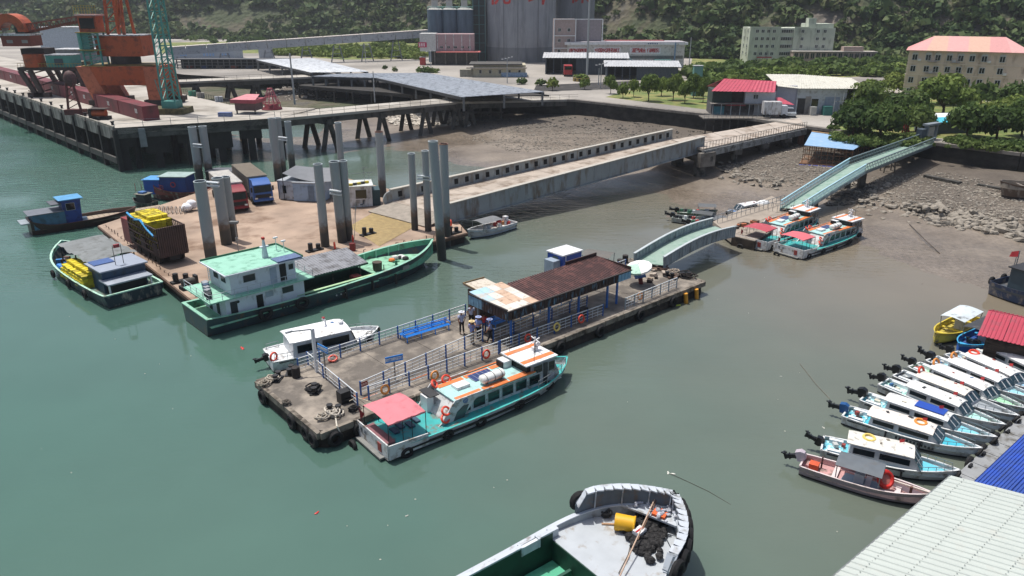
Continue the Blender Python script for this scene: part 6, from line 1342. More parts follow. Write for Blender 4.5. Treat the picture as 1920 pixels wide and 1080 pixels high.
# --- the turquoise passenger ferries
def ferry(label, loc, rz, L=15.6, canopy='#c8747c', main=True, group='turquoise-decked passenger ferries'):
    t = thing('passenger_ferry', label, 'ferry', loc, rz, group); s = L/15.6
    D = .95; st = hull(t, L, 4.2, D, .6, .9, 4.0, .9, '#b9bcbd', '#18191a', '#43aaa6', '#2f9d9c', .90, .10, .0, .9, knee='#9aa7a8')
    TQ = mt('#3aa9a5', .5, 0, .1, 1.3, '#5d7f7b', .3, 2); TQL = mt('#a3cdc9', .5, 0, .06, 1.3, '#8fa3a0', .3); OR = mt('#d0743c', .5, 0, .08, 2, '#b08a70', .3); WH = mt('#c9cbcb', .4, 0, .07, 1.2, '#7b6d5f', .38, 2)
    # black rubbing strake down the side
    k = M()
    for i in range(13): 
        (x0,w0,z0,_),(x1,w1,z1,_) = st[i], st[i+1]
        for s_ in (-1,):
            k.beam((x0,(w0-.02)*s_,z0*.62),(x1,(w1-.02)*s_,z1*.62),.12,.14)
    k.o('rubbing_strake', BLACK, t)
    # saloon
    x0, x1, hw = 5.0, 12.2, 1.2
    M().extr([(4.2,.72),(x1,.72),(x1,2.25),(5.2,2.25)],-hw,hw).o('saloon_wall', WH, t)
    for s_ in (-1,1): panes(t, [(5.35+i*1.15,5.35+i*1.15+.92,1.15,1.98,hw*s_) for i in range(6)], mat=mt('#20292b', .12))
    # slanting wing panels with the round blue emblem
    for s_ in (-1,1):
        y = 1.35*s_; m = M().extr([(3.6,.8),(5.4,.85),(6.6,2.2),(8.0,2.6),(5.0,2.62),(4.6,2.1),(4.1,1.2)],min(y,y+.07*s_),max(y,y+.07*s_)); m.o('wing_panel', WH, t)
        e = M(); e.torus((5.75,y+.08*s_,2.3),.17,.03,(0,1,0),18,4); e.torus((5.75,y+.08*s_,2.3),.07,.025,(0,1,0),12,4); e.o('round_emblem', mt('#2a6fa5', .5), t)
        M().extr([(4.8,.9),(5.6,.9),(6.0,1.9),(5.6,1.95),(5.1,1.6)],min(y+.075*s_,y+.09*s_),max(y+.075*s_,y+.09*s_)).o('quarter_window', mt('#4a5254', .15), t)
    M().box(5.1,x1-.6,-hw-.16,hw+.16,2.25,2.36).o('saloon_roof', TQL, t)
    for i in range(3):
        for s_ in (-1,1): M().box(5.3+i*2.1,7.25+i*2.1,s_*1.0-.2,s_*1.0+.2,2.362,2.40).o('orange_strip', OR, t)
    for s_ in (-1,1): M().beam((5.6,s_*1.36,2.43),(x1-.7,s_*1.36,2.43),.09).o('orange_handrail', OR, t)
    M().box(7.6,9.3,.05,1.05,2.365,2.41).o('solar_panel', mt('#2f3c66', .25, 0, .15, 6), t)
    for i in range(5): M().box(7.6+i*.36,7.63+i*.36,.05,1.05,2.411,2.42).o('panel_seam', mt('#8890a5', .4), t)
    rf = thing('liferaft', 'white liferaft canister lashed on the saloon roof of the ferry' if main else 'white liferaft canister on the roof of '+label.split(' with')[0][:40], 'liferaft', (0,0,0)) if False else None
    b = M(); b.cyl((7.7,-.55,2.85),(9.3,-.55,2.85),.36,16); b.ball((7.7,-.55,2.85),.14,.35,.35,12,6); b.ball((9.3,-.55,2.85),.14,.35,.35,12,6); b.o('liferaft_canister', mt('#dcdcd8', .4, 0, .05, 2, '#8f8a80', .25), t)
    for x in (7.9,8.5,9.1): M().torus((x,-.55,2.85),.37,.02,(1,0,0),16,4).o('raft_strap', BLACK, t)
    for x in (7.9,9.1): M().box(x-.08,x+.08,-.9,-.2,2.36,2.5).o('raft_cradle', STEEL, t)
    M().box(10.2,10.85,.35,1.15,2.36,2.95).o('air_unit', WHITE, t); M().box(10.1,10.2,.42,1.08,2.42,2.9).o('air_grille', BLACK, t); M().box(6.0,7.0,-.2,.5,2.36,2.62).o('roof_hatch', WHITE, t)
    # wheelhouse
    w0, w1 = 11.3, 13.7
    M().extr([(w0,.72),(w1+.35,.72),(w1-.25,2.35),(w1-.55,3.1),(w0,3.1)],-1.2,1.2,{3:.1,4:.1}).o('wheelhouse', WH, t)
    M().add([(w1-.22,-1.0,2.32),(w1-.22,1.0,2.32),(w1-.50,.95,3.0),(w1-.50,-.95,3.0)],[(0,1,2,3)]).o('windscreen', GLASS, t, loc=(.02,0,0))
    for y in (-.35,.35): M().beam((w1-.19,y,2.3),(w1-.48,y,3.02),.05).o('windscreen_bar', WH, t)
    for s_ in (-1,1):
        panes(t, [(w0+.15,w0+.95,2.1,2.8,1.2*s_),(w0+1.5,w0+2.05,1.9,2.75,1.2*s_)]); M().box(w0+1.05,w0+1.4,min(1.2*s_,1.22*s_),max(1.2*s_,1.22*s_),.85,2.8).o('side_door', mt('#3b3f42', .4), t)
    M().box(w0-.35,w0,-1.1,1.1,2.36,3.0).o('dark_opening', mt('#1b1d1e', .7), t)
    M().box(w0-.6,w1-.2,-1.38,1.38,3.12,3.22).o('wheelhouse_roof', WHITE, t)
    for s_ in (-1,1): M().box(w0-.55,w1-.25,s_*.85-.2,s_*.85+.2,3.222,3.245).o('orange_stripe', OR, t)
    ms = M(); ms.cyl((12.7,.1,3.22),(12.7,.1,4.5),.06,6); ms.beam((12.2,.1,4.0),(13.1,.1,4.3),.07); ms.beam((12.7,-.4,4.2),(12.7,.5,4.4),.06); ms.ball((12.95,.1,3.75),.2); ms.box(12.5,12.9,0,.25,3.2,3.6); ms.o('radar_mast', WHITE, t)
    for x, y, h in ((11.3,1.1,1.6),(11.6,-1.1,1.7),(12.3,-.4,1.3)): M().cyl((x,y,3.2),(x,y,3.2+h),.02,5).o('aerial', BLACK, t)
    # bow rail, capstans
    bp = [(x, w_*.93*1, z+.04) for x, w_, z, _ in st[13:18]]; rm = M(); rail(rm, bp, .7, .035); rail(rm, [(x,-y,z) for x,y,z in bp], .7, .035); rm.o('bow_rail', STEEL, t); M().box(14.2,14.4,-.5,.5,.72,1.0).o('anchor_bitts', DARKC, t)
    # after deck: canopy, stern house, bulwark plating
    M().extr([(-.05,.25),(2.6,.35),(2.6,1.25),(-.05,1.45)],-2.0,-1.92).o('quarter_plate', WH, t); M().extr([(-.05,.25),(2.6,.35),(2.6,1.25),(-.05,1.45)],1.92,2.0).o('quarter_plate', WH, t); M().box(-.12,-.04,-1.9,1.9,.2,1.5).o('transom_plate', WH, t)
    M().box(-.42,-.12,-1.5,1.5,.15,.30).o('stern_step', mt('#777875', .7, 0, .2, 2), t); M().box(-.16,-.12,-1.2,-.8,.5,1.2).o('transom_mark', mt('#8b3a34', .6), t)
    for k_, ch in enumerate(('客','运')): link('characters', text_mesh(ch, .34, mt('#3d4650', .6), .004), t, (-.13,1.2-.5*k_,1.05), (R(90),0,R(-90)))
    M().box(.15,.75,-1.3,1.3,.72,1.12).o('stern_bench', mt('#7f5358', .6, 0, .2), t)
    C = mt(canopy, .65, 0, .04, 1.5, '#b0626a', .25); cm = M(); N = 8; g = []
    for j in range(5):
        for i in range(N+1):
            x = .25+2.55*i/N; y = -1.45+2.9*j/4; g.append((x,y,2.75+.16*(1-(j/2-1)**2)-.03*math.sin(i*2.4)))
    cm.add(g, [(j*(N+1)+i, j*(N+1)+i+1, (j+1)*(N+1)+i+1, (j+1)*(N+1)+i) for j in range(4) for i in range(N)]); cm.o('canopy', C, t)
    for j in (0,4):
        a = g[j*(N+1)]; b_ = g[j*(N+1)+N]; M().beam((a[0],a[1],a[2]-.07),(b_[0],b_[1],b_[2]-.07),.05,.12).o('canopy_edge', C, t)
        for i in (0,3,5,8): q = g[j*(N+1)+i]; M().cyl((q[0],q[1],.75),q,.025,5).o('canopy_post', BLACK, t)
    M().box(4.1,4.6,.45,1.2,.72,2.2).o('companionway', WHITE, t); M().box(4.2,4.9,.2,1.5,2.3,2.36).o('black_cover', mt('#2b2c2e', .7), t)
    for (x,y,z,rr) in ((4.35,-1.3,1.95,(1,.3,.1)),(4.25,-1.35,1.35,(1,.2,.2)),(5.2,1.2,2.6,(1,.4,.5)),(6.2,1.35,2.55,(1,.1,0))):
        link('lifebuoy', BUOY, t, (x,y,z), rr)
    if main:
        for i in range(4): M().box(1.2+i*.55,1.55+i*.55,-.5+.3*(i%2),.2+.3*(i%2),.72,1.05).o('deck_seat', mt('#2c4a5f', .6), t)
    ty = []
    for x, y, z in ((1.1,-2.0,.35),(4.0,-2.0,.5),(9.6,-2.02,.55),(-.9,.9,.2),(12.6,-1.55,.8),(6.5,-2.0,.4)): link('tyre_fender', TYRE, t, (x,y,z), (0,0,0) if x > 0 else R(90))
    fl = M(); fl.cyl((.05,1.5,1.4),(.0,1.5,2.6),.02,5); fl.add([(0,1.5,2.5),(.25,1.35,2.1),(.1,1.45,1.7),(0,1.5,1.8)],[(0,1,2,3)]); fl.o('flag', mt('#9c2a2c', .7), t)
    t.scale = (s,s,.80*s); return t
ferry('large turquoise and white ferry with a pink canopy moored along the passenger pontoon', P(697,842,0)+Vector((.12,.05,0)), R(39), 15.7)
ferry('farther of the two ferries at the brown landing, with a bright red canopy', P(1410,467,0)+Vector((0,.3,0)), R(43), 14.8, '#a8434e', False)
ferry('nearer of the two ferries at the brown landing, with a pink canopy', P(1477,480,0), R(37), 14.2, '#c9626a', False)

# --- green cargo carrier
def carrier():
    a = Vector((-25.9,56.1,0)); t = thing('cargo_boat', 'green cargo boat with a white two-storey deckhouse moored at the car pontoon', 'ship', a, R(43.5))
    L = 26.5; GR = '#35474a'; t.scale = (.93,.96,.77); st = hull(t, L, 6.2, 1.75, 1.5, .86, 4.2, 1.6, '#36464c', '#3a2f29', '#86b8a2', '#6fb391', 1.15, .28, .25, .88, knee='#5fa184', hole=True, hd='#5a4a3f', n=28, bf=1.6)
    GN = mt('#8abda8', .55, 0, .07, 1.2, '#5c8f78', .3, 1.5); GD = mt('#234a3f', .7, 0, .15); WH = mt('#d3d8df', .45, 0, .05, 1, '#9c9da0', .16, 1.5, (1,1,.4)); deck = mt('#83b79a', .7, 0, .1, 1, '#5b8068', .4)
    # decks: aft, side strips, fore
    M().box(.2,8.6,-2.95,2.95,1.1,1.2).o('after_deck', deck, t); M().prism([(17.2,-2.9),(20.5,-2.6),(23.3,-1.5),(25,-.1),(25,.1),(23.3,1.5),(20.5,2.6),(17.2,2.9)],1.35,1.5).o('fore_deck', deck, t)
    M().box(8.6,17.2,-2.95,-2.3,1.1,1.25).o('side_deck', deck, t); M().box(8.6,17.2,2.3,2.95,1.1,1.25).o('side_deck', deck, t); M().box(8.6,17.2,-2.9,2.9,-.2,.1).o('hold_floor', GD, t)
    for y in (-2.32,2.2): M().box(8.6,17.2,y,y+.12,.1,1.75).o('hatch_coaming', GD, t)
    M().box(8.5,8.62,-2.3,2.3,.1,1.75).o('hold_bulkhead', GD, t); M().box(17.1,17.22,-2.3,2.3,.1,1.75).o('hold_bulkhead', GD, t)
    for y in (-2.4,2.08): M().box(8.6,17.2,y,y+.32,1.75,1.83).o('coaming_top', mt('#a3c39a', .6), t)
    # lower house
    x0, x1 = 1.9, 9.4; M().box(x0,x1,-2.35,2.35,1.2,3.55).o('lower_house', WH, t); M().box(x0-1.5,x1+.9,-2.75,2.75,3.55,3.68).o('bridge_deck', GN, t)
    M().box(2.7,8.9,-2.0,2.2,3.68,6.0).o('upper_house', WH, t); M().box(2.1,9.6,-2.55,2.7,6.0,6.12).o('roof_slab', WH, t); M().box(2.2,9.5,-2.45,2.6,6.122,6.16).o('green_roof', GN, t)
    e = M(); e.beam((2.15,2.62,6.25),(9.55,2.62,6.25),.06,.22); e.beam((9.55,2.62,6.25),(9.55,-2.4,6.25),.06,.22); e.o('roof_kerb', mt('#2f6b52', .6), t)
    yl, yu = -2.35, -2.0
    panes(t, [(7.2,8.3,2.5,3.2,yl),(3.9,5.0,4.7,5.45,yu),(8.25,8.7,4.9,5.5,yu)], mat=mt('#2a3335', .15)); panes(t, [(5.6,6.3,2.6,3.2,yl)], mat=mt('#9aa5b0', .5))
    for (x, z0, z1, y, c) in ((4.7,1.25,3.1,yl,'#101214'),(2.3,1.3,3.1,yl,'#2a2f33'),(7.35,3.75,5.75,yu,'#14171a'),(6.4,3.75,5.6,yu,'#9fa9b8')): M().box(x,x+.62,y-.03,y,z0,z1).o('door', mt(c, .5), t)
    for y in (-1.0,.6): M().box(x0-.03,x0,y,y+.6,1.3,3.0).o('door', mt('#23282c', .5), t)
    M().box(2.67,2.7,-1.1,-.2,4.7,5.45).o('window', mt('#39423f', .15), t); M().box(2.67,2.7,.4,1.3,4.7,5.45).o('window', mt('#39423f', .15), t); M().box(9.4,9.43,-1.6,1.6,2.3,3.1).o('window', GLASS, t)
    M().cyl((3.0,yl-.04,2.95),(3.0,yl,2.95),.16,12).o('porthole', GLASS, t)
    rm = M(); rail(rm, [(x0-1.4,y,3.68) for y in (-2.65,-1.3,0,1.3,2.65)], .85, .04); rail(rm, [(x,-2.65,3.68) for x in (.5,1.6,2.7,3.9,5.1,6.3,7.5,8.7,10.2)], .85, .04); rail(rm, [(10.2,y,3.68) for y in (-2.65,-1.3,0,1.3)], .85, .04); rm.o('bridge_rail', mt('#b6bcc0', .5), t)
    for k in range(8): M().cbox((.9+.15*k,-1.5+.45*k,4.0),.5,.45,rnd.uniform(.3,.7),rnd.uniform(0,2)).o('deck_gear', mt(rnd.choice(['#20262c','#37506b','#8c9096','#2b2f31']), .7), t)
    ms = M(); ms.cyl((7.0,-.2,6.16),(7.0,-.2,8.2),.32,8,.1); ms.box(6.6,7.4,-.35,-.05,7.3,7.45); ms.o('mast', mt('#c4ccd0', .5), t); M().box(6.88,7.12,-.3,-.06,8.2,8.45).o('mast_light', mt('#b03a30', .5), t)
    for x, y, h in ((8.7,.9,1.5),(9.1,.2,1.2)): m = M(); m.cyl((x,y,6.1),(x,y,6.1+h),.04,5); m.box(x-.2,x+.2,y-.1,y+.1,6.1+h,6.25+h); m.o('radar', WHITE, t)
    M().box(7.0,9.4,-2.5,-1.2,6.16,6.3).o('solar_panel', mt('#5a6b8c', .3, 0, .3, 6), t)
    lad = M()
    for y in (1.9,2.3): lad.beam((2.6,y,3.68),(2.6,y,6.1),.05)
    for k in range(7): lad.beam((2.6,1.9,3.9+k*.32),(2.6,2.3,3.9+k*.32),.04)
    lad.o('ladder', WHITE, t)
    # grey hold awning
    aw = mt('#85878c', .55, .1, .08, .6, '#5c5c5e', .4, 1); q = [(9.7,-1.5,3.2),(17.0,-1.5,3.1),(17.4,2.9,3.6),(9.7,2.9,3.75)]; Q = [Vector(x) for x in q]
    for i in range(8): M().corr(Q[0].lerp(Q[1],i/8), Q[0].lerp(Q[1],(i+1)/8-.003), Q[3].lerp(Q[2],(i+1)/8-.003), Q[3].lerp(Q[2],i/8), 3, .05, .03).o('awning_sheet', aw, t)
    for x in (9.9,13,16.1):
        for y in (-1.4,2.8): M().beam((x,y,1.2),(x,y,3.1),.1).o('awning_post', DARKC, t)
    M().beam((9.7,-1.5,3.05),(17,-1.5,2.98),.1,.2).o('awning_beam', mt('#20463a', .7), t)
    # dark bulwark gaps and stripes on the near side
    M().box(20.3,21.1,-2.75,-2.5,1.5,2.0).o('freeing_gap', mt('#8d8f88', .7), t)
    M().box(15.0,15.9,-1.9,-1.1,1.1,1.9).o('red_box', mt('#7d2a26', .7, 0, .1), t); M().cyl((18.4,-1.0,1.6),(18.4,-1.0,2.6),.45,10,.5).o('barrel', mt('#4b4036', .8), t)
    for x in (17.9,18.9): M().beam((x,-1.4,1.5),(x,-1.4,2.2),.06).o('barrel_frame', DARKC, t)
    m = M(); m.cyl((20.8,-.9,1.5),(20.8,-.9,2.1),.14,8); m.cyl((20.4,-.9,1.9),(21.2,-.9,1.9),.09,6); m.o('bitts', mt('#3f7a60', .6), t)
    for k in range(9): M().ball((22+rnd.uniform(-.9,.9),rnd.uniform(-.3,1.0),1.65),.4,.35,.25,8,4).o('rope_heap', mt(rnd.choice(['#1d1e20','#8f918c','#c9702f','#c9cbc7','#222427']), .8, 0, .3, 4), t)
    for x in (19.2,20.6,22,23.2):
        i = min(range(len(st)), key=lambda q: abs(st[q][0]-x)); y = st[i][1]*.86; M().beam((x,y,1.5),(x,y-.05,st[i][2]+.15),.12).o('bulwark_stay', GN, t)
    for x, z in ((5.0,1.2),(8.6,1.25)): o_ = link('tyre_fender', TYRE, t, (x,-3.22,z)); o_.scale = (1.7,1.3,1.7)
    for x in (13.2,16.2,19): M().box(x,x+.16,-3.25,-3.05,.2,1.5).o('fender_bar', mt('#2d2b28', .8), t)
    for k in range(3): link('draught_mark', text_mesh(('8','6','4')[k], .3, WHITE, .004), t, (12.2+.5*k,-3.18,.95), (R(90),0,0))
    for k in range(3): link('draught_mark', M().box(0,.16,-.01,0,0,.16).mesh('draught_mark', BLACK), t, (6.6+.3*k,-3.13,1.2))
carrier()

# --- green-blue fishing boat with the yellow crates
def boat2():
    s0 = P(256,566,0); b0 = P(114,455,1.8); t = thing('fishing_boat', 'fishing boat with pale green bulwarks, blue wheelhouse and yellow crates by the pontoon', 'boat', s0, ang(s0, b0)); L = 17.5
    hull(t, L, 5.6, 1.1, 1.0, .92, 3.2, 1.2, '#1d2c3a', '#15171a', '#a9d0bd', '#5f7a70', .7, .16, .1, .9, knee='#8fc4ac')
    BL = mt('#24435f', .5, 0, .12, 1, '#1b2c3d', .4); gy = mt('#797d7f', .6, 0, .1, 1, '#646464', .4)
    M().box(2.2,5.4,-2.1,1.7,.7,2.7).o('wheelhouse', BL, t); M().box(1.9,5.6,-2.3,1.9,2.7,2.82).o('wheelhouse_roof', mt('#8c95a3', .5, 0, .06), t); M().box(.5,2.6,-2.0,1.9,1.85,1.97).o('lower_roof', mt('#939aa4', .5), t); M().box(.9,2.4,-1.5,1.5,.7,1.8).o('engine_casing', mt('#15191d', .7), t)
    for y in (-1.9,1.7): M().box(.6,.75,y,y+.12,.7,1.85).o('roof_post', WHITE, t)
    M().box(2.36,2.4,-.9,1.0,1.85,2.6).o('aft_window', mt('#5b5848', .3), t); M().box(2.34,2.38,0,.08,1.85,2.6).o('window_bar', WHITE, t); M().box(4.0,5.5,-.2,1.6,2.83,2.9).o('solar_panel', mt('#3f5a8f', .3, 0, .2, 6), t)
    for y in (-.6,.1): M().cyl((3.0,y,2.8),(3.0,y,4.6),.03,5).o('aerial', DARKC, t)
    M().box(2.9,3.1,-.5,0,4.4,4.7).o('red_lamp', mt('#93343c', .5), t)
    m = M(); N = 12; g = []
    for j in range(7):
        for i in range(N+1): x = 5.6+8.2*i/N; y = -2.9+4.4*j/6; g.append((x, y, 2.9+.18*math.sin(i*1.1)*math.sin(j*.9)-.05*(j-3)**2*.3+.12*math.sin(i*2.3+j)))
    m.add(g, [(j*(N+1)+i, j*(N+1)+i+1, (j+1)*(N+1)+i+1, (j+1)*(N+1)+i) for j in range(6) for i in range(N)]); m.o('tarpaulin', mt('#74797a', .75, 0, .12, .8, '#5c605f', .4, 1.5, bump=.4, bs=5), t)
    for x in (6,9.5,13.5):
        for y in (-2.7,1.3): M().beam((x,y,.7),(x,y,2.7),.1).o('tarpaulin_post', DARKC, t)
    hd = t.rotation_euler.z; ca, sa = math.cos(hd), math.sin(hd); yl = [bpy.data.meshes[n] for n in ('yellow_crate','yellow_crate.001','yellow_crate.002')]
    for lay in range(5):
        for ix in range(8):
            for iy in range(3-(lay > 3)):
                if lay < 4 and iy == 1 and 0 < ix < 7: continue
                x = 4.9+ix*.68; y = 1.55+.46*iy-.06*lay; ob = link('fish_crate', yl[rnd.randrange(3)], None, (s0.x+x*ca-y*sa+rnd.uniform(-.05,.05), s0.y+x*sa+y*ca, .72+lay*.3), hd+rnd.uniform(-.2,.2)); tag(ob, 'yellow plastic crate stacked along the far gunwale of the green fishing boat', 'crate', 'yellow crates on the green fishing boat')
    for k in range(12): M().cbox((10.5+.35*k,1.2+rnd.uniform(-.5,.8),.95),rnd.uniform(.4,.8),rnd.uniform(.3,.5),rnd.uniform(.3,.6),rnd.uniform(0,3)).o('deck_gear', mt(rnd.choice(['#4b332a','#8b9490','#2d3133','#6d4a30','#2f77b5']), .7), t)
    for k in range(4): M().ball((11+.5*k,2.0,1.0),.4,.3,.25,8,4).o('blue_net', mt('#2f77c0', .7, 0, .3, 4), t)
    for k in range(3): link('tyre_fender', TYRE, t, (4+4*k,2.85,.5))
boat2()

def blue_boat():
    s0 = P(58,438,0); b0 = P(258,405,0); t = thing('wooden_boat', 'old blue wooden boat with a tall dark blue wheelhouse and an open planked hold', 'boat', s0, ang(s0, b0)); L = (b0-s0).length
    hull(t, L, 3.6, .9, .3, .75, 3, .5, '#3b2420', '#1a1513', '#5d3730', '#8d8070', .55, .12, .8, .85, knee='#5a4a3f', hd='#231a18')
    M().box(.3,3.6,-1.4,1.4,.6,2.3).o('low_cabin', mt('#3f6b83', .6, 0, .12, 1, '#35505f', .4), t); M().box(-.1,3.6,-1.5,1.5,2.3,2.4).o('cabin_roof', mt('#60666f', .6, 0, .15), t); M().box(-.9,.3,-1.2,1.2,1.4,1.5).o('stern_platform', mt('#8a949c', .6), t)
    M().extr([(3.6,.6),(5.3,.6),(5.5,3.5),(3.5,3.5)],-1.15,1.15).o('wheelhouse', mt('#1f3f86', .5, 0, .1, 1, '#1a2b57', .4), t); M().box(3.2,5.8,-1.35,1.35,3.5,3.6).o('wheelhouse_roof', mt('#4d8fbc', .5, 0, .2), t); M().box(2.4,3.5,-1.2,1.2,3.1,3.2).o('rear_visor', mt('#4e525b', .6), t)
    panes(t, [(3.9,4.8,2.3,3.1,-1.15)]); 
    for i in range(14): M().box(6.2+i*.62,6.78+i*.62,-1.45,1.45,.57,.62).o('deck_plank', mt('#9b8d7b', .85, 0, .15, 2), t)
    M().box(5.5,6.0,-.5,.2,.6,1.0).o('box', mt('#9fb8c8', .6), t)
blue_boat()

def small(name, label, cat, s0, b0, B, D, col, deck, rim=None, rise=.4, **k):
    t = thing(name, label, cat, Vector((s0[0],s0[1],0)), ang(s0, b0)); L = math.hypot(b0[0]-s0[0], b0[1]-s0[1])
    hull(t, L, B, D, rise, k.get('stern',.8), k.get('ent',2.2), .6, col, k.get('boot','#1a1a1b'), rim or col, deck, k.get('dz',.45), .08, k.get('sr',0), .85, knee=k.get('knee')); return t, L
def red_boats():
    s0 = P(395,372,0); b0 = P(278,352,1.4); t, L = small('wooden_boat', 'red wooden boat with blue deckhouses moored behind the far pile pair', 'boat', s0, b0, 3.8, 1.2, '#5f2420', '#4a3a33', '#7d3a30', 1.3, ent=2.6, dz=.8)
    M().box(2.5,6.0,-1.5,1.4,.8,3.2).o('deckhouse', mt('#1f3c77', .5, 0, .12), t); M().box(2.3,6.2,-1.6,1.6,3.2,3.3).o('deckhouse_roof', mt('#8fa39f', .6), t); M().box(6.2,8.4,-1.3,1.2,.8,2.7).o('deckhouse', mt('#2253a0', .5, 0, .12), t); M().box(6.1,8.6,-1.4,1.3,2.7,2.8).o('deckhouse_roof', mt('#4f93cc', .5), t)
    r = M()
    for z in (1.4,1.7,2.0): r.beam((5.5,1.6,z),(L-.3,.3,z+.3),.06)
    for i in range(5): r.beam((6+i*1.0,1.5-.25*i,1),(6+i*1.0,1.5-.25*i,2.1),.05)
    r.o('red_rail', mt('#a14a3c', .6), t); M().torus((4.2,1.5,2.2),.32,.06,(0,1,0),14,5).o('red_ring', mt('#a8332f', .5), t)
    s1 = P(470,352,0); b1 = P(385,336,1.2); t, L = small('fishing_boat', 'boat under a long grey tarpaulin beyond the lorries', 'boat', s1, b1, 3.6, 1.0, '#31363c', '#50555a', dz=.6)
    M().sheet((.3,-1.9,2.6),(L-.8,-1.9,2.5),(L-.8,1.9,2.7),(.3,1.9,2.8),.05).o('tarpaulin', mt('#55585e', .7, 0, .15), t); M().box(.8,3,-1.3,1.3,.6,2.5).o('cabin', mt('#3b5d86', .6), t)
    for x in (.5,3,L-1):
        for y in (-1.6,1.6): M().beam((x,y,.6),(x,y,2.6),.08).o('post', DARKC, t)
    s2 = P(290,388,0); b2 = P(250,376,.6); t, L = small('work_boat', 'small dark work boat with a blue box behind the cage lorry', 'boat', s2, b2, 1.9, .6, '#2c2f2f', '#4d4c44')
    M().box(.8,2.2,-.6,.6,.5,1.7).o('shelter', mt('#3b3f3c', .7, 0, .3), t); M().box(1.2,2.0,-.4,.4,1.72,1.95).o('blue_box', mt('#3f6ba3', .6), t); M().box(.6,2.4,-.8,.8,1.65,1.72).o('shelter_roof', mt('#6b6a5e', .7), t)
red_boats()
# ------------------------------------------------------------------ passenger pontoon
PO = Vector((-11.4,38.2,0)); PA = R(41.67); pca, psa = math.cos(PA), math.sin(PA); PZ = 1.2
def toL(p): q = p-PO; return Vector((q.x*pca+q.y*psa, -q.x*psa+q.y*pca, p.z))
def L(u, v, z=PZ): return toL(P(u, v, z))
def G(x, y, z=PZ): return Vector((PO.x+x*pca-y*psa, PO.y+x*psa+y*pca, z))
LN, WD = 38.9, 8.8
def passenger_pontoon():
    t = thing('passenger_pontoon', 'long weathered concrete passenger pontoon in the middle of the harbour', 'pontoon', PO, PA)
    ch = .5; poly = [(ch,0),(LN-ch,0),(LN,ch),(LN,WD-ch),(LN-ch,WD),(ch,WD),(0,WD-ch),(0,ch)]
    side = mt('#3d342d', .9, 0, .3, 1.2, '#1d1a17', .55, .9, (1,1,2), bump=.5, bs=5)
    dm = mt('#625c55', .9, 0, .22, .6, '#958c80', .46, .45, bump=.3, bs=8)
    M().prism(poly, -.9, 1.1).o('hull', side, t)
    # deck cast in bays
    nb = 10
    for i in range(nb):
        x0 = LN*i/nb; x1 = LN*(i+1)/nb-.03
        pl = [(x0,0),(x1,0),(x1,WD),(x0,WD)]
        if i == 0: pl = [(ch,0),(x1,0),(x1,WD),(ch,WD),(0,WD-ch),(0,ch)]
        if i == nb-1: pl = [(x0,0),(LN-ch,0),(LN,ch),(LN,WD-ch),(LN-ch,WD),(x0,WD)]
        M().prism(pl, 1.1, 1.2).o('deck_bay', dm, t)
    pale = mt('#958d82', .9, 0, .15, .6, '#7c746c', .6, .8, bump=.2)
    for k, (a, b) in enumerate((((0,0),(LN,0)),((0,WD),(LN,WD)),((0,0),(0,WD)),((LN,0),(LN,WD)))):
        n = int((Vector(b)-Vector(a)).length/2.2); A, B_ = Vector((*a,1.0)), Vector((*b,1.0))
        for i in range(n): M().beam(A.lerp(B_,(i+.02)/n), A.lerp(B_,(i+.98)/n), .28, .42).o('edge_kerb', mt('#7f776c', .9, 0, .2, 2, '#3c352d', .55, 1.3), t)
    M().torus((33.0,4.6,1.2), 2.6, .04, (0,0,1), 36, 4).o('painted_ring', mt('#5a544d', .9), t)
    mk = mt('#a05a34', .8, 0, .3, 3)
    for (x, y, l, a) in ((3.9,2.9,1.6,90),(4.6,1.9,1.2,0),(8.6,1.95,1.4,0),(12.6,1.95,1.2,0)): M().cbox((x,y,1.204),l,.09,.006,R(a)).o('orange_line', mk, t)
    for (x, y, rz) in ((-.15,.6,90),(-.15,3.4,90),(-.15,7.6,90),(.9,-.2,0),(2.6,-.2,0),(24.5,-.2,0),(29.5,-.2,0),(34,-.2,0),(-.1,1.6,90),(20,-.2,0),(38.9,2,90),(38.9,5,90)):
        o_ = link('tyre_fender', TYRE, t, (x,y,.55), R(rz)); o_.scale = (1.25,1.3,1.25)
    yl = mt('#c98d2a', .5, 0, .1)
    for x in (35.6,37.2): m = M().cyl((x,-.3,.95),(x+.15,-.35,-.1),.19,10); m.o('yellow_fender', yl, t)
    for i in range(26): M().tube([(8+i*1.18,-.06,1.0),(8.3+i*1.18,-.2,.5+.1*math.sin(i)),(8.7+i*1.18,-.06,.95)],.035,4).o('fender_chain', BLACK, t)
    bm = M(); bm.box(-.5,.5,-.3,.3,0,.08); 
    for s_ in (-.28,.28): bm.cyl((s_,0,.05),(s_,0,.42),.15,10); bm.cyl((s_,0,.42),(s_,0,.5),.2,10)
    bme = bm.mesh('twin_bollard', BLACK)
    for (u, v) in ((520,712),(627,772),(545,700),(650,748),(590,735),(1120,500),(1255,520),(1285,520)): link('twin_bollard', bme, t, L(u, v), rnd.uniform(0,3))
passenger_pontoon()
def rope(label, pts, r=.05, col='#b3a894', name='rope'):
    ob = M().tube([tuple(p) for p in pts], r, 6).o(name, mt(col, .9, 0, .2, 6)); return tag(ob, label, 'rope')
def coil(label, u, v, col, r0=.35, turns=4, z=PZ, lumps=30):
    c = P(u, v, z); pts = []
    for i in range(lumps*turns//3+12):
        a = i*.62; rr = r0*(.5+.5*math.sin(i*.37))*rnd.uniform(.7,1.2); pts.append(Vector((c.x+rr*math.cos(a), c.y+rr*math.sin(a), z+.05+.006*i*rnd.uniform(.6,1.2))))
    return rope(label, pts, .055, col)
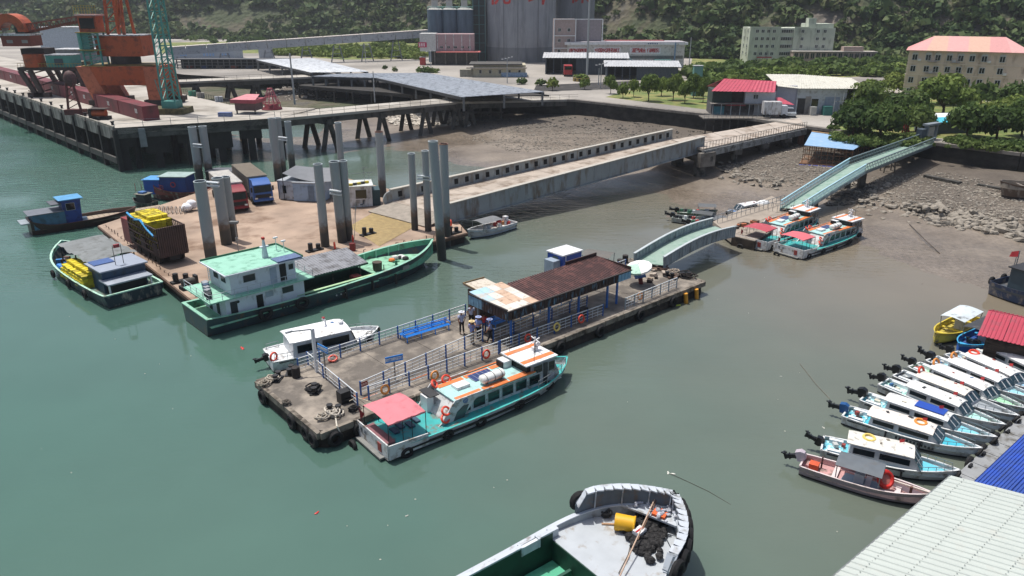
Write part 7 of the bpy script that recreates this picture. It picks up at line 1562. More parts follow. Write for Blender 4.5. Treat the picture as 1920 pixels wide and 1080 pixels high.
coil('pale mooring rope tangled by the left corner bollard', 512, 712, '#aaa294', .5); coil('coiled black hose in the middle of the pontoon end', 590, 732, '#191a1c', .55, 5); coil('white mooring rope heap at the near corner bollard', 626, 778, '#b7b0a4', .6, 5)
coil('dark rope wound at the ferry stern bollard', 652, 752, '#2b2a28', .45); coil('dark chain heap at the far right end of the pontoon', 1290, 520, '#2a2522', .8, 6); coil('pale rope flakes along the far right end', 1262, 512, '#9a8f82', .7, 4); coil('rope tangle right of the umbrella', 1240, 505, '#5a453c', .7, 4)
coil('small dark rope pile on the tyre at the left edge', 537, 758, '#5a544c', .3, 3); coil('slack pale rope running along the left pontoon edge', 495, 722, '#8f877a', .45, 4); coil('second white rope heap beside the near corner bollard', 605, 785, '#a59d90', .45, 4); coil('black hose loops beside the ferry stern', 663, 770, '#1c1b1c', .35, 4)
rope('white rope hanging from the corner bollard over the edge', [P(628,775,1.3), P(632,800,1.3), P(640,815,.7)], .05, '#c2bcae')
rope('mooring line from the ferry stern to the pontoon', [P(655,752,1.5), P(668,745,1.6), P(690,752,1.9)], .03)

def fence(lab, a, b, posts, n_rail=4, h=1.0, pc='#2b5a9b', rc='#c3c7c9', wob=None, group='white-railed fences with blue posts'):
    t = thing('railing_fence', lab, 'fence', Vector((a.x,a.y,PZ)), ang(a, b), group); Lg = (Vector(b.xy)-Vector(a.xy)).length
    pm = M().box(-.045,.045,-.045,.045,0,h+.02).mesh('post', mt(pc, .5)); rm = mt(rc, .45, 0, .05)
    for i in range(posts+1): link('post', pm, t, (Lg*i/posts,0,0))
    me = M().box(0,Lg/posts-.05,-.015,.015,-.016,.016).mesh('rail', rm); top = M().box(0,Lg/posts-.05,-.03,.03,-.028,.028).mesh('rail', rm)
    for i in range(posts):
        for k in range(n_rail): link('rail', top if k == n_rail-1 else me, t, (Lg*i/posts+.025,0,h*(k+1)/n_rail-.02))
    bal = M().box(-.012,.012,-.012,.012,.1,h-.04).mesh('baluster', rm)
    for i in range(posts):
        for k in (1,2): link('baluster', bal, t, (Lg*(i+k/3)/posts,0,0))
    return t
fence('back fence running from the white speedboat to the shelter', G(*toL(P(560,697,PZ)).xy), G(*toL(P(873,592,PZ)).xy), 9)
fence('outermost near fence beside the large ferry', G(*toL(P(692,750,PZ)).xy), G(*toL(P(935,664,PZ)).xy), 7)
fence('inner near fence starting at the small red sign', G(*toL(P(677,741,PZ)).xy), G(*toL(P(905,640,PZ)).xy), 6)
fence('short cross fence at the left end of the pontoon', G(*toL(P(578,684,PZ)).xy)+Vector((0,0,0)), P(671,763,PZ), 3)
fence('shaded near fence below the shelter roof', P(938,662,PZ), P(1130,592,PZ), 6)
fence('inner shaded fence behind the support posts of the shelter', P(925,640,PZ), P(1100,575,PZ), 5)
fence('near fence at the right end past the shelter', P(1172,580,PZ), P(1268,540,PZ), 6, 4, 1.0, '#8d979e')
fence('low back fence between the shelter and the umbrella', P(1130,520,PZ), P(1172,505,PZ), 3)

def bench(lab, u0, v0, u1, v1, back=True):
    a, b = P(u0, v0, PZ), P(u1, v1, PZ); t = thing('bench', lab, 'bench', Vector((a.x,a.y,PZ)), ang(a, b), 'long bright blue steel benches'); Lg = (b-a).length; bl = mt('#2b86de', .35, .1, .06)
    sl = M().beam((0,0,0),(Lg,0,0),.07,.04).mesh('slat', bl)
    for y in (.12,.24,.36,.48): link('slat', sl, t, (0,y,.45))
    for z, y in ((.62,.56),(.75,.58),(.88,.60)): link('slat', sl, t, (0,y,z))
    for y in (.72,.84,.96,1.08): link('slat', sl, t, (0,y,.45))
    for k in range(4):
        x = .15+k*(Lg-.3)/3; l = M(); l.beam((x,.1,0),(x,.1,.43),.06); l.beam((x,1.1,0),(x,1.1,.43),.06); l.beam((x,.05,.42),(x,1.12,.42),.05); l.beam((x,.55,.42),(x,.62,.95),.05); l.o('bench_frame', bl, t)
    for x in (0,Lg): m = M(); m.beam((x,.1,.45),(x,.1,.68),.05); m.beam((x,.08,.68),(x,.56,.7),.05); m.o('armrest', bl, t)
bench('blue back-to-back bench in the open sun', 762,645,846,619); bench('blue bench in the shade behind the group of people', 928,620,1003,592); bench('blue bench half under the shelter, right of the others', 1012,590,1075,566)

def sign(lab, u, v, vt, w_, rz, n):
    p = P(u, v, PZ); z = ZT(p, vt); t = thing('sign_board', lab, 'sign', p, rz, 'blue notice boards on posts'); M().cyl((0,0,0),(0,0,z-PZ),.05,8).o('post', mt('#7d7570', .6), t); hh = .42
    M().box(-w_/2,w_/2,-.07,-.03,z-PZ-hh,z-PZ+.02).o('panel', mt('#2b86d8', .4, 0, .05), t)
    for i, ch in enumerate('旅客候船区域'[:n]): link('character', text_mesh(ch, .25, WHITE, .004, .004), t, (-w_/2+w_*(i+.5)/n,-.08,z-PZ-hh/2), (R(90),0,0))
    return t
sign('blue notice board on a post behind the inner near fence', 741,712,667,1.25,R(28),6); sign('blue notice board turned away at the left end of the back fence', 612,712,648,1.15,R(-42),6)
t = thing('angled_lamp', 'white crank-armed lamp post at the left end of the pontoon', 'lamp post', P(594,697,PZ), R(40)); h = ZT(P(594,697,PZ), 616)-PZ; M().box(-.1,.1,-.1,.1,0,h).o('pole', WHITE, t); M().beam((0,0,h-.05),(-1.3,.7,h-.1),.07).o('arm', STEEL, t); M().cbox((-1.35,.72,h-.12),.5,.16,.08,0).o('lamp_head', STEEL, t)
t = thing('warning_sign', 'small red warning plate on the inner near fence', 'sign', P(683,738,PZ), R(40)); M().box(-.28,.28,-.05,-.02,.55,.88).o('plate', mt('#8d2620', .5), t); 
for i in range(3): M().box(-.2+i*.15,-.1+i*.15,-.056,-.05,.64,.8).o('mark', mt('#d8b7a8', .5), t)
for k, (u, v, z, me, rr, lab) in enumerate(((815,704,1.75,BUOYO,(R(80),0,R(45)),'orange lifebuoy hanging on the outer near fence above the ferry roof'),(912,664,1.75,BUOY,(R(80),0,R(42)),'red lifebuoy on the near fence behind the ferry wheelhouse'),(990,634,1.7,BUOY,(R(80),0,R(42)),'dim red lifebuoy on the shaded fence'),(1044,613,1.75,BUOYY,(R(80),0,R(42)),'pale ring-shaped lifebuoy on the shaded fence'),(1090,598,1.8,BUOY,(R(80),0,R(40)),'dark red lifebuoy at the post of the shelter'),(1200,555,1.8,BUOYO,(R(80),0,R(40)),'orange lifebuoy on the right end fence'),(722,730,1.6,BUOYO,(R(75),0,R(42)),'orange lifebuoy just above the pink canopy'),(624,672,1.4,BUOY,(R(20),0,0),'red lifebuoy lying by the back fence post'))):
    o_ = link('ring_lifebuoy', me, None, P(u, v, z), rr); o_.scale = (.95,.95,.95); tag(o_, lab, 'lifebuoy')

def shelter():
    z1, z2 = 4.0, 4.0; a = toL(P(952,586,z1)); b = toL(P(1180,506,z1)); c = toL(P(1118,490,z1)); d = toL(P(874,555,z1))
    t = thing('waiting_shelter', 'long shelter on blue posts with a brown corrugated roof and faded white end panels', 'shelter', PO, PA)
    br = mt('#48302f', .6, .05, .08, .6, '#6f4a45', .4, 1.5); fa = mt('#33211d', .75, 0, .35, 3, '#5a7f96', .25, 3, (1,1,.3)); W3 = mt('#c9c4ba', .75, 0, .12, 1.2, '#7a5a46', .18, 2); BLP = mt('#9cc0d0', .7, 0, .1, 1.2, '#b9b2a8', .5, 1.5); PE = mt('#bfa48d', .75, 0, .12, 1.2, '#8a6a56', .15, 2)
    y0, y1 = a.y, a.y+4.5; x0, x1 = a.x, b.x; s_ = .5; zf, zb = 3.95, 4.3
    xs = x0+(x1-x0)*.24; n = 10
    for i in range(n):
        xa, xb = xs+(x1-xs)*i/n, xs+(x1-xs)*(i+1)/n-.01; M().corr((xa,y0,zf),(xb,y0,zf),(xb,y1-.6,zb),(xa,y1-.6,zb),4,.07,.03).o('roof_sheet', br, t)
    k = 0
    for i in range(4):
        for j in range(4):
            xa, xb = x0+(xs-x0)*i/4, x0+(xs-x0)*(i+1)/4-.02; ya, yb_ = y0+(y1-y0)*j/4, y0+(y1-y0)*(j+1)/4-.02; z = lambda y: zf+.02+(zb-zf)*(y-y0)/(y1-y0)
            M().sheet((xa,ya,z(ya)),(xb,ya,z(ya)),(xb,yb_,z(yb_)),(xa,yb_,z(yb_)),.04).o('roof_patch', (W3,W3,BLP,BLP,W3,PE,W3,BLP,W3,PE,PE,W3,PE,W3,W3,PE)[k], t); k += 1
    nf = 34
    for i in range(nf):
        xa, xb = x0+(x1-x0)*i/nf, x0+(x1-x0)*(i+1)/nf-.06; M().box(xa,xb,y0-.1,y0-.03,3.35,4.02).o('fascia_slat', mt('#74a0ba', .6, 0, .1) if i > nf-5 else fa, t)
    M().box(x0,x1,y0-.03,y0+.05,3.35,3.98).o('fascia_backing', mt('#6f8fa3', .7, 0, .2, 3) , t); M().box(x0-.05,x1+.05,y0-.14,y0+.02,4.0,4.08).o('fascia_cap', mt('#2c2422', .7), t)
    for i in range(14): ya, yb_ = y0+(y1-y0)*i/14, y0+(y1-y0)*(i+1)/14-.05; M().box(x0-.1,x0-.03,ya,yb_,3.35,4.1).o('end_slat', fa if i < 9 else mt('#6f93a8', .7, 0, .3, 3), t)
    M().box(x0-.12,x0+.04,y0,y1,4.12,4.2).o('end_cap', mt('#2c2422', .7), t); M().box(x1-.02,x1+.06,y0,y1-.6,3.6,4.32).o('end_board', mt('#3a2724', .7, 0, .3, 3), t); M().box(x1-3.8,x1,y1-.62,y1-.52,4.2,4.62).o('rear_board', mt('#3a2320', .7, 0, .2, 3), t)
    for u, v in ((948,640),(1015,612),(1072,592),(1125,572),(1164,573)):
        q = L(u, v); pm_ = mt('#2a62a8', .45, 0, .1, 3); m = M().box(q.x-.07,q.x+.07,y0+.25,y0+.39,1.2,3.9); m.o('post', pm_, t)
    for x in (x0+.2,x0+3.6,x0+7,x0+10.4,x1-.3): M().box(x-.06,x+.06,y1-.9,y1-.78,1.2,4.15).o('post', mt('#8a8f90', .6), t); M().beam((x,y0+.3,3.8),(x,y1-.8,4.1),.08,.14).o('rafter', mt('#5a6a76', .6), t)
    # small kiosk roof behind the left end
    c0 = L(890,541,3.9); M().box(c0.x,c0.x+1.6,c0.y-.6,c0.y+.9,1.2,3.6).o('kiosk_wall', mt('#5c4a3e', .8, 0, .3, 2), t); M().sheet((c0.x-.3,c0.y-1.3,3.92),(c0.x+1.9,c0.y-1.3,3.9),(c0.x+1.9,c0.y+1.1,4.05),(c0.x-.3,c0.y+1.1,4.08),.14).o('kiosk_roof', mt('#c3bcae', .7, 0, .1, 2, '#7d6a55', .35, 2), t)
    m = M(); m.beam((c0.x-.3,c0.y-1.3,3.96),(c0.x-.3,c0.y+1.1,4.12),.1); m.beam((c0.x-.3,c0.y+1.1,4.12),(c0.x+1.9,c0.y+1.1,4.09),.1); m.o('kiosk_roof_edge', mt('#6b5a3f', .8), t)
shelter()
def rest():
    t = thing('blue_kiosk', 'bright blue kiosk with a flat white roof behind the shelter', 'kiosk', G(*toL(P(1050,520,PZ)).xy), PA); M().box(0,2.5,-.3,1.7,0,2.1).o('wall', mt('#1f49a0', .45, 0, .06, 1, '#2a3f70', .3), t); M().box(-.1,2.6,-.4,1.8,2.1,2.22).o('roof', WHITE, t); M().box(-.9,-.02,0,1.2,0,1.7).o('grey_locker', mt('#8f9dab', .5), t); M().box(-.03,0,.3,1.0,.1,1.9).o('door', mt('#3b4b45', .5), t); M().box(.35,.42,-.34,-.3,0,2.1).o('white_trim', WHITE, t)
    # umbrella: sunlight on the back painted white, mint front half with dark flecks
    c = P(1202,532,PZ); zc = ZT(c, 497)-PZ; t = thing('sun_umbrella', 'large sun umbrella, mint, its sunlit side coloured white, at the foot of the gangway', 'umbrella', c, R(5)); t.rotation_euler = (R(10),R(-12),0); Rr = 1.2; n = 12
    for i in range(n):
        a0, a1 = 2*math.pi*i/n, 2*math.pi*(i+1)/n; m = M(); p = [(0,0,zc+.35)]
        for f, z in ((.55,.22),(1,0)): p += [(math.cos(a0)*Rr*f,math.sin(a0)*Rr*f,zc+z),(math.cos(a1)*Rr*f,math.sin(a1)*Rr*f,zc+z)]
        p += [(math.cos(a0)*Rr,math.sin(a0)*Rr,zc-.18),(math.cos(a1)*Rr,math.sin(a1)*Rr,zc-.18)]
        m.add(p, [(0,1,2),(1,3,4,2),(3,5,6,4)]); m.o('canopy_panel', mt('#a9cbb9', .7, 0, .1, 5, '#4f8a72', .15, 6) if i in (5,6,7,8) else mt('#e2e2de', .6, 0, .03), t)
    M().cyl((0,0,0),(0,0,zc+.4),.035,8).o('pole', STEEL, t); M().cyl((0,0,0),(0,0,.8),.2,12).o('red_base', mt('#6d2a26', .6, 0, .1), t); M().box(-.5,.5,-.35,.35,.8,.9).o('blue_table', mt('#2b5a9b', .5), t)
    for k in range(26):
        p = P(rnd.uniform(1215,1300), rnd.uniform(500,530), PZ); 
        if not (0 < toL(p).x < LN-.5 and .8 < toL(p).y < WD-.3): continue
        o_ = M().cbox((0,0,.12),rnd.uniform(.25,.8),rnd.uniform(.15,.5),rnd.uniform(.1,.3),rnd.uniform(0,3)).o('scrap_timber', mt(rnd.choice(['#5a473b','#8a7a6a','#3a302b','#a3978a']), .85, 0, .2, 3), None, loc=p); tag(o_, 'loose plank or scrap on the cluttered right end of the pontoon', 'scrap', 'scrap on the right end of the pontoon')
    for (u, v, l) in ((556,707,'dark drum at the back left corner of the pontoon'),(1162,500,'left dark drum by the far shelter end'),(1172,492,'right dark drum by the far shelter end')): o_ = M().cyl((0,0,0),(0,0,.75),.28,12).o('oil_drum', mt('#2a2422', .8, 0, .3, 3), None, loc=P(u,v,PZ)); tag(o_, l, 'drum')
    o_ = M().box(-.45,.45,-.3,.3,0,.8).o('black_box', BLACK, None, loc=P(648,752,PZ), rz=PA); tag(o_, 'black machine box at the near end corner behind the ferry canopy', 'box')
    t = thing('parked_handcart', 'small blue-topped cart in the shade at the right of the shelter', 'cart', P(1092,592,PZ), PA); M().box(-.4,.4,-.25,.25,.3,.7).o('tray', mt('#3a3230', .7), t); M().beam((.4,0,.6),(.7,0,1.0),.04).o('handle', STEEL, t)
    for x in (-.25,.25): M().cyl((x,-.3,.15),(x,.3,.15),.15,10).o('wheel', RUBBER, t)
rest()

# ------------------------------------------------------------------ people
SKIN = mt('#9a6b50', .6, 0, .05); HAIR = mt('#15110f', .7)
def person(label, loc, face, shirt, trousers, hat=None, pose='stand', lean=0.0):
    """one continuous skinned body; hair, clothes and hat are parts"""
    t = thing('person', label, 'person', loc, face, 'people on the passenger pontoon')
    def skin(name, pts, edges, rad, mat, root=0, sub=1):
        me = bpy.data.meshes.new(name); me.from_pydata(pts, edges, []); ob = bpy.data.objects.new(name, me); COL.objects.link(ob)
        md = ob.modifiers.new('s', 'SKIN'); md.use_smooth_shade = True
        if not me.skin_vertices: bpy.context.view_layer.objects.active = ob
        for i, r in enumerate(rad): me.skin_vertices[0].data[i].radius = (r[0], r[1]) if isinstance(r, tuple) else (r, r)
        me.skin_vertices[0].data[root].use_root = True; ob.modifiers.new('d', 'SUBSURF').levels = sub
        dg = bpy.context.evaluated_depsgraph_get(); m2 = bpy.data.meshes.new_from_object(ob.evaluated_get(dg)); bpy.data.objects.remove(ob); m2.materials.clear(); m2.materials.append(mat); m2.name = name
        return link(name, m2, t)
    sw = {'stand':(.10,-.10,.10,-.10),'arms':(.24,.24,.05,-.05),'walk':(.22,-.16,.2,-.18),'hips':(.06,.06,.08,-.03)}[pose]
    # x forward, y left
    hip = (0,0,.92); ch = (lean*.3,0,1.30); nk = (lean*.35,0,1.47); hd = (lean*.4+.02,0,1.60)
    el, er = (.02+sw[0]*.4,.27,1.15), (.02+sw[1]*.4,-.27,1.15); hl, hr = (sw[0]+.06,.25,.90), (sw[1]+.06,-.25,.90)
    if pose == 'arms': hl, hr = (.27,.05,1.16), (.27,-.05,1.12)
    if pose == 'hips': hl = (.12,.14,.98)
    pts = [hip, (0,0,1.1), ch, nk, hd, (hd[0],0,1.70), (0,.19,1.38), el, hl, (0,-.19,1.38), er, hr, (0,.1,.86), (sw[2]*.3,.11,.48), (sw[2],.11,.08), (sw[2]+.14,.12,.04), (0,-.1,.86), (sw[3]*.3,-.11,.48), (sw[3],-.11,.08), (sw[3]+.14,-.12,.04)]
    ed = [(0,1),(1,2),(2,3),(3,4),(4,5),(2,6),(6,7),(7,8),(2,9),(9,10),(10,11),(0,12),(12,13),(13,14),(14,15),(0,16),(16,17),(17,18),(18,19)]
    skin('body', pts, ed, [.11,(.11,.09),(.13,.1),.05,.085,.06,.055,.04,.03,.055,.04,.03,.08,.055,.035,.03,.08,.055,.035,.03], SKIN)
    # separate fingers
    hm = M()
    for h_ in (hl, hr):
        hm.ball(h_, .035, .02, .045, 6, 4)
        for k in range(4): hm.cyl((h_[0]-.02+.014*k,h_[1],h_[2]-.03),(h_[0]-.018+.014*k,h_[1],h_[2]-.10+.008*abs(k-1.5)),.007,4)
        hm.cyl((h_[0]+.03,h_[1],h_[2]),(h_[0]+.055,h_[1],h_[2]-.05),.008,4)
    hm.o('hands', SKIN, t)
    skin('shirt', [(0,0,.90),(0,0,1.1),ch,(ch[0],0,1.42),(0,.19,1.39),tuple(Vector((0,.19,1.39)).lerp(Vector(el),.7)),(0,-.19,1.39),tuple(Vector((0,-.19,1.39)).lerp(Vector(er),.7))], [(0,1),(1,2),(2,3),(2,4),(4,5),(2,6),(6,7)], [(.16,.125),(.155,.12),(.165,.125),.075,.085,.072,.085,.072], mt(shirt, .8, 0, .06, 6), 1)
    skin('trousers', [(0,0,.94),(0,.09,.86),(sw[2]*.3,.11,.48),(sw[2],.11,.12),(0,-.09,.86),(sw[3]*.3,-.11,.48),(sw[3],-.11,.12)], [(0,1),(1,2),(2,3),(0,4),(4,5),(5,6)], [(.15,.115),.10,.075,.062,.10,.075,.062], mt(trousers, .8, 0, .1, 6))
    sh = M(); sh.ball((sw[2]+.06,.115,.04),.13,.05,.045,8,4); sh.ball((sw[3]+.06,-.115,.04),.13,.05,.045,8,4); sh.o('shoes', BLACK, t)
    f = M(); f.ball((hd[0]+.1,0,1.60),.02,.015,.03,5,4); f.ball((hd[0]+.02,.09,1.60),.02,.012,.03,5,4); f.ball((hd[0]+.02,-.09,1.60),.02,.012,.03,5,4); f.o('face_features', SKIN, t)
    e = M(); e.ball((hd[0]+.088,.035,1.635),.009,.012,.007,5,3); e.ball((hd[0]+.088,-.035,1.635),.009,.012,.007,5,3); e.box(hd[0]+.085,hd[0]+.095,-.025,.025,1.552,1.56); e.o('eyes_and_mouth', HAIR, t)
    if hat: m = M(); m.cyl((hd[0],0,1.68),(hd[0],0,1.69),.22,14); m.ball((hd[0],0,1.69),.11,.11,.09,10,5); m.o('hat', mt(hat, .8), t)
    else: m = M().ball((hd[0]-.02,0,1.645),.108,.1,.1,10,6); m.o('hair', HAIR, t)
    t.scale = (1.1,1.1,1.1)
    return t
person('person in a pale shirt and black trousers standing apart at the left of the group', P(866,626,PZ), R(-60), '#aeb4cc', '#14151a', '#c9cdd6', 'hips')
person('person in a pale shirt partly hidden by the left shelter post', P(884,612,PZ), R(-80), '#b4bad0', '#16171c', None, 'stand')
person('person in a straw hat, blue-grey shirt and beige trousers, seen from behind', P(885,645,PZ), R(60), '#7782b4', '#8f8778', '#cdb88a', 'hips')
person('person in a light blue shirt with folded arms in the middle of the group', P(898,636,PZ), R(-120), '#8390bd', '#14151a', '#93a0c4', 'arms')
person('person in a light blue shirt on the shade line, rightmost of the group', P(919,641,PZ), R(-170), '#8390bd', '#14151a', '#7f8bb0', 'walk')
p5 = person('person in a red jacket behind the group by the blue bench', P(908,624,PZ), R(-100), '#b02c33', '#2a3f6a', None, 'stand'); p5.scale = (1,1,.95)
# two walkers on the jetty, tiny
# ------------------------------------------------------------------ cabin boats and speedboats
def cabin_boat(label, s0, b0, B=1.75, dz=.42, kn='#b9c3c6', roof='#d5d6d5', deck='#68b9c8', hullc='#c6cacd', eng='#17181a', cowl=None, solar=False, buoy=None, side='#6d7f86', c0=.20, c1=.66, H=.80, D=.62, group='white speedboats berthed side by side', seats=True, marks=False, bumper=True, rear='open', zsc=1.0, flag=True, extra=None):
    t = thing('speedboat', label, 'boat', (s0.x,s0.y,0), ang(s0, b0)+R(rnd.uniform(-1.6,1.6)), group); L = (b0.xy-s0.xy).length
    st = hull(t, L, B, D, .30, .86, 3.4 if B > 3 else 2.3, .7, hullc, '#2a2c2e', '#d4d7d8', deck, dz, .08, 0, .84, knee=kn)
    W_ = mt(roof, .35, 0, .04, 1.5, '#8f8a80', .16, 2.2); x0, x1 = L*c0, L*c1; hw = B*.5-.22; zr = .42+H
    M().extr([(x0,.42),(x1+.55,.42),(x1+.5,.72),(x1,zr-.02),(x0+.12,zr-.02)],-hw,hw,{3:.10,4:.10}).o('cabin', mt('#ccd0d2', .35, 0, .05, 1.5, '#8f8a80', .25), t)
    m = M(); N = 6; g = []
    for j in range(N+1):
        y = -hw-.02+(2*hw+.04)*j/N; cr = .15*(1-(2*j/N-1)**2)
        for x in (x0-.12, x0+.2, x1-.35, x1+.08): g.append((x, y*(1 if x0 < x < x1 else .94), zr+cr-(.05 if x > x1 else 0)))
    g2 = [(x,y,z-.06) for x,y,z in g]; k = 4
    fs = [(j*k+i, j*k+i+1, (j+1)*k+i+1, (j+1)*k+i) for j in range(N) for i in range(3)]; off = len(g); fs += [tuple(off+q for q in f[::-1]) for f in fs]
    fs += [(i,off+i,off+i+1,i+1) for i in range(3)]+[(N*k+i+1,off+N*k+i+1,off+N*k+i,N*k+i) for i in range(3)]+[(j*k,(j+1)*k,off+(j+1)*k,off+j*k) for j in range(N)]+[((j+1)*k+3,j*k+3,off+j*k+3,off+(j+1)*k+3) for j in range(N)]
    m.add(g+g2, fs); m.o('cabin_roof', W_, t)
    sp = (x1-x0)
    for s_ in (-1,1):
        panes(t, [(x0+sp*.08,x0+sp*.42,.42+H*.45,.42+H*.82,(hw-.005)*s_),(x0+sp*.50,x0+sp*.97,.42+H*.45,.42+H*.82,(hw-.005)*s_)], mat=mt('#18242a', .1))
    for i, y in enumerate((-.55,0,.55)):
        y0, y1 = (y-.24)*hw*1.5, (y+.24)*hw*1.5; o_ = M().add([(x1+.50,y0,.80),(x1+.50,y1,.80),(x1+.06,y1*.92,zr-.08),(x1+.06,y0*.92,zr-.08)],[(0,1,2,3)]).o('windscreen_pane', mt('#22363f', .1), t, loc=(.02,0,.015))
    for y in (-.3,.3): M().beam((x1+.53,y*hw*1.5,.8),(x1+.07,y*hw*1.4,zr-.04),.05).o('screen_bar', WHITE, t)
    # fore deck well and rail
    fx0, fx1 = x1+.62, L-.45; M().prism([(fx0,-hw*.72),(fx0,hw*.72),(fx1,.14),(fx1,-.14)],.60,.66).o('fore_well', mt(deck, .5, 0, .1, 3), t)
    bp = [(x,w_-.06,z+.04) for x,w_,z,_ in st[13:18]]; rm = M(); rail(rm, bp, .25, .025, False); rail(rm, [(x,-y,z) for x,y,z in bp], .25, .025, False); rm.o('bow_rail', STEEL, t)
    if bumper: M().torus((L-.12,0,D+.02),.22,.1,(1,0,-.5),10,5,.6).o('bow_tyre', RUBBER, t, loc=(0,0,0))
    M().box(.25,x0-.25,-hw*.9,hw*.9,.425,.46).o('aft_deck_mat', mt(deck, .6, 0, .15, 5, '#d4e0e2', .55, 5), t)
    if seats:
        for s_ in (-1,1): M().box(.35,x0-.3,s_*hw*.78-.12,s_*hw*.78+.12,.46,.70).o('side_seat', mt('#cfd6d8', .5), t)
    outboard(t, -.12, 0, eng, .82, R(-62), cowl=cowl)
    if solar: M().box(x0+sp*.45,x1-.25,-hw*.6,hw*.75,zr+.14,zr+.18).o('solar_panel', mt('#2348a0', .3, 0, .1, 8), t)
    if buoy is not None:
        bx = x0+sp*buoy[0]; link('lifebuoy', buoy[1], t, (bx, buoy[2]*hw, zr+.16 if abs(buoy[2]) < .9 else zr-.2), (.1,.08,0) if not (len(buoy) > 3) else buoy[3])
    for s_ in (-1,1): M().beam((L*.05,(st[1][1]+.0)*s_,D-.12),(L*.62,(st[11][1]+.01)*s_,D-.02),.05,.07).o('rubbing_strip', mt('#2d3236', .6), t)
    if marks:
        for k in range(11): M().box(L*.42+k*.2,L*.42+k*.2+.12,-st[9][1]-.0,-st[9][1]+.03,.34,.5).o('hull_letter', mt('#30363c', .6), t)
    if flag: f = M(); f.cyl((x1-.5,.3,zr),(x1-.5,.3,zr+.45),.015,4); f.add([(x1-.5,.3,zr+.45),(x1-.75,.35,zr+.35),(x1-.72,.3,zr+.15),(x1-.5,.3,zr+.25)],[(0,1,2,3)]); f.o('flag', mt('#b02f30', .7), t)
    M().torus((x1-.15,0,zr+.12),.07,.03,(0,0,1),8,4).o('roof_light', STEEL, t)
    for k in range(6):
        c_ = rnd.choice(['#24272b','#b5b8b6','#8d3a32','#2f5f8f','#7b7468','#c9c4b4'])
        if k < 4: M().cbox((rnd.uniform(.3,x0-.25),rnd.uniform(-.6,.6)*hw,.55),rnd.uniform(.12,.35),rnd.uniform(.12,.3),rnd.uniform(.1,.3),rnd.uniform(0,3)).o('deck_gear', mt(c_, .6), t)
        else: M().cbox((rnd.uniform(x0+.2,x1-.5),rnd.uniform(-.5,.5)*hw,zr+.13),rnd.uniform(.1,.3),rnd.uniform(.08,.2),.07,rnd.uniform(0,3)).o('roof_gear', mt(c_, .6), t)
    M().tube([(L-.5,0,D+.05),(L-.9,.2,D+.03),(L-1.2,-.15,D+.02),(L-.8,-.25,D+.03),(L-.6,.1,D+.05)],.025,4).o('bow_rope', mt('#8a8276', .9), t)
    for x in (L*.35,L*.6): M().tube([(x,-B/2-.02,D),(x,-B/2-.10,.2)],.06,6).o('side_fender', BLACK, t)
    return t, L
SB = [((1540,838),(1799,889),dict(B=2.0, H=1.05, label='white speedboat with a yellow lifebuoy on its roof, second from the bottom of the row', roof='#d2d0c8', deck='#5fb6c9', buoy=(.3,BUOYY,.1), marks=False)),
 ((1584,778),(1840,848),dict(B=1.95, label='white speedboat with a blue outboard and dark lettering on its side', roof='#dad3cb', deck='#3fa9bd', eng='#1d4f86', cowl='#1d4f86', buoy=(.78,BUOYO,.1), marks=True)),
 ((1618,750),(1868,826),dict(label='speedboat with a blue panel on its roof and blue stern deck', roof='#d6d8d8', deck='#79bccb', solar=True, buoy=(.42,BUOY,.9))),
 ((1655,722),(1885,802),dict(label='speedboat with a plain white roof and pale mint fore deck', roof='#cfd2d0', deck='#a5d5cc', H=.85, c0=.24)),
 ((1682,706),(1912,784),dict(label='grey-bowed speedboat with a red lifebuoy standing at its stern', roof='#d6d2c8', deck='#8d9499', c1=.6, hullc='#8f9396', buoy=(-.02,BUOY,.1,(0,R(70),0)))),
 ((1712,690),(1930,772),dict(label='speedboat with a green screen and mint deck, orange buoy at its stern', roof='#dcdddc', deck='#98cfa6', buoy=(-.02,BUOYO,.1,(0,R(70),0)), hullc='#aab7b0')),
 ((1745,678),(1950,755),dict(label='third speedboat from the red-roofed barge, with a white round stern shield', roof='#dedede', deck='#8fc3cf', buoy=(0,BUOYO,.1,(0,R(70),0)))),
 ((1782,668),(1972,742),dict(label='second speedboat from the red-roofed barge, orange lifebuoy on its roof end', roof='#dededc', deck='#8fb7cf', buoy=(.05,BUOY,.1))),
 ((1832,656),(2005,728),dict(label='speedboat berthed closest to the red-roofed barge', roof='#dadada', deck='#9bbfcb', buoy=(.05,BUOY,0)))]
for s_, b_, k in SB: cabin_boat(s0=P(*s_,.35), b0=P(*b_,.7), **k)
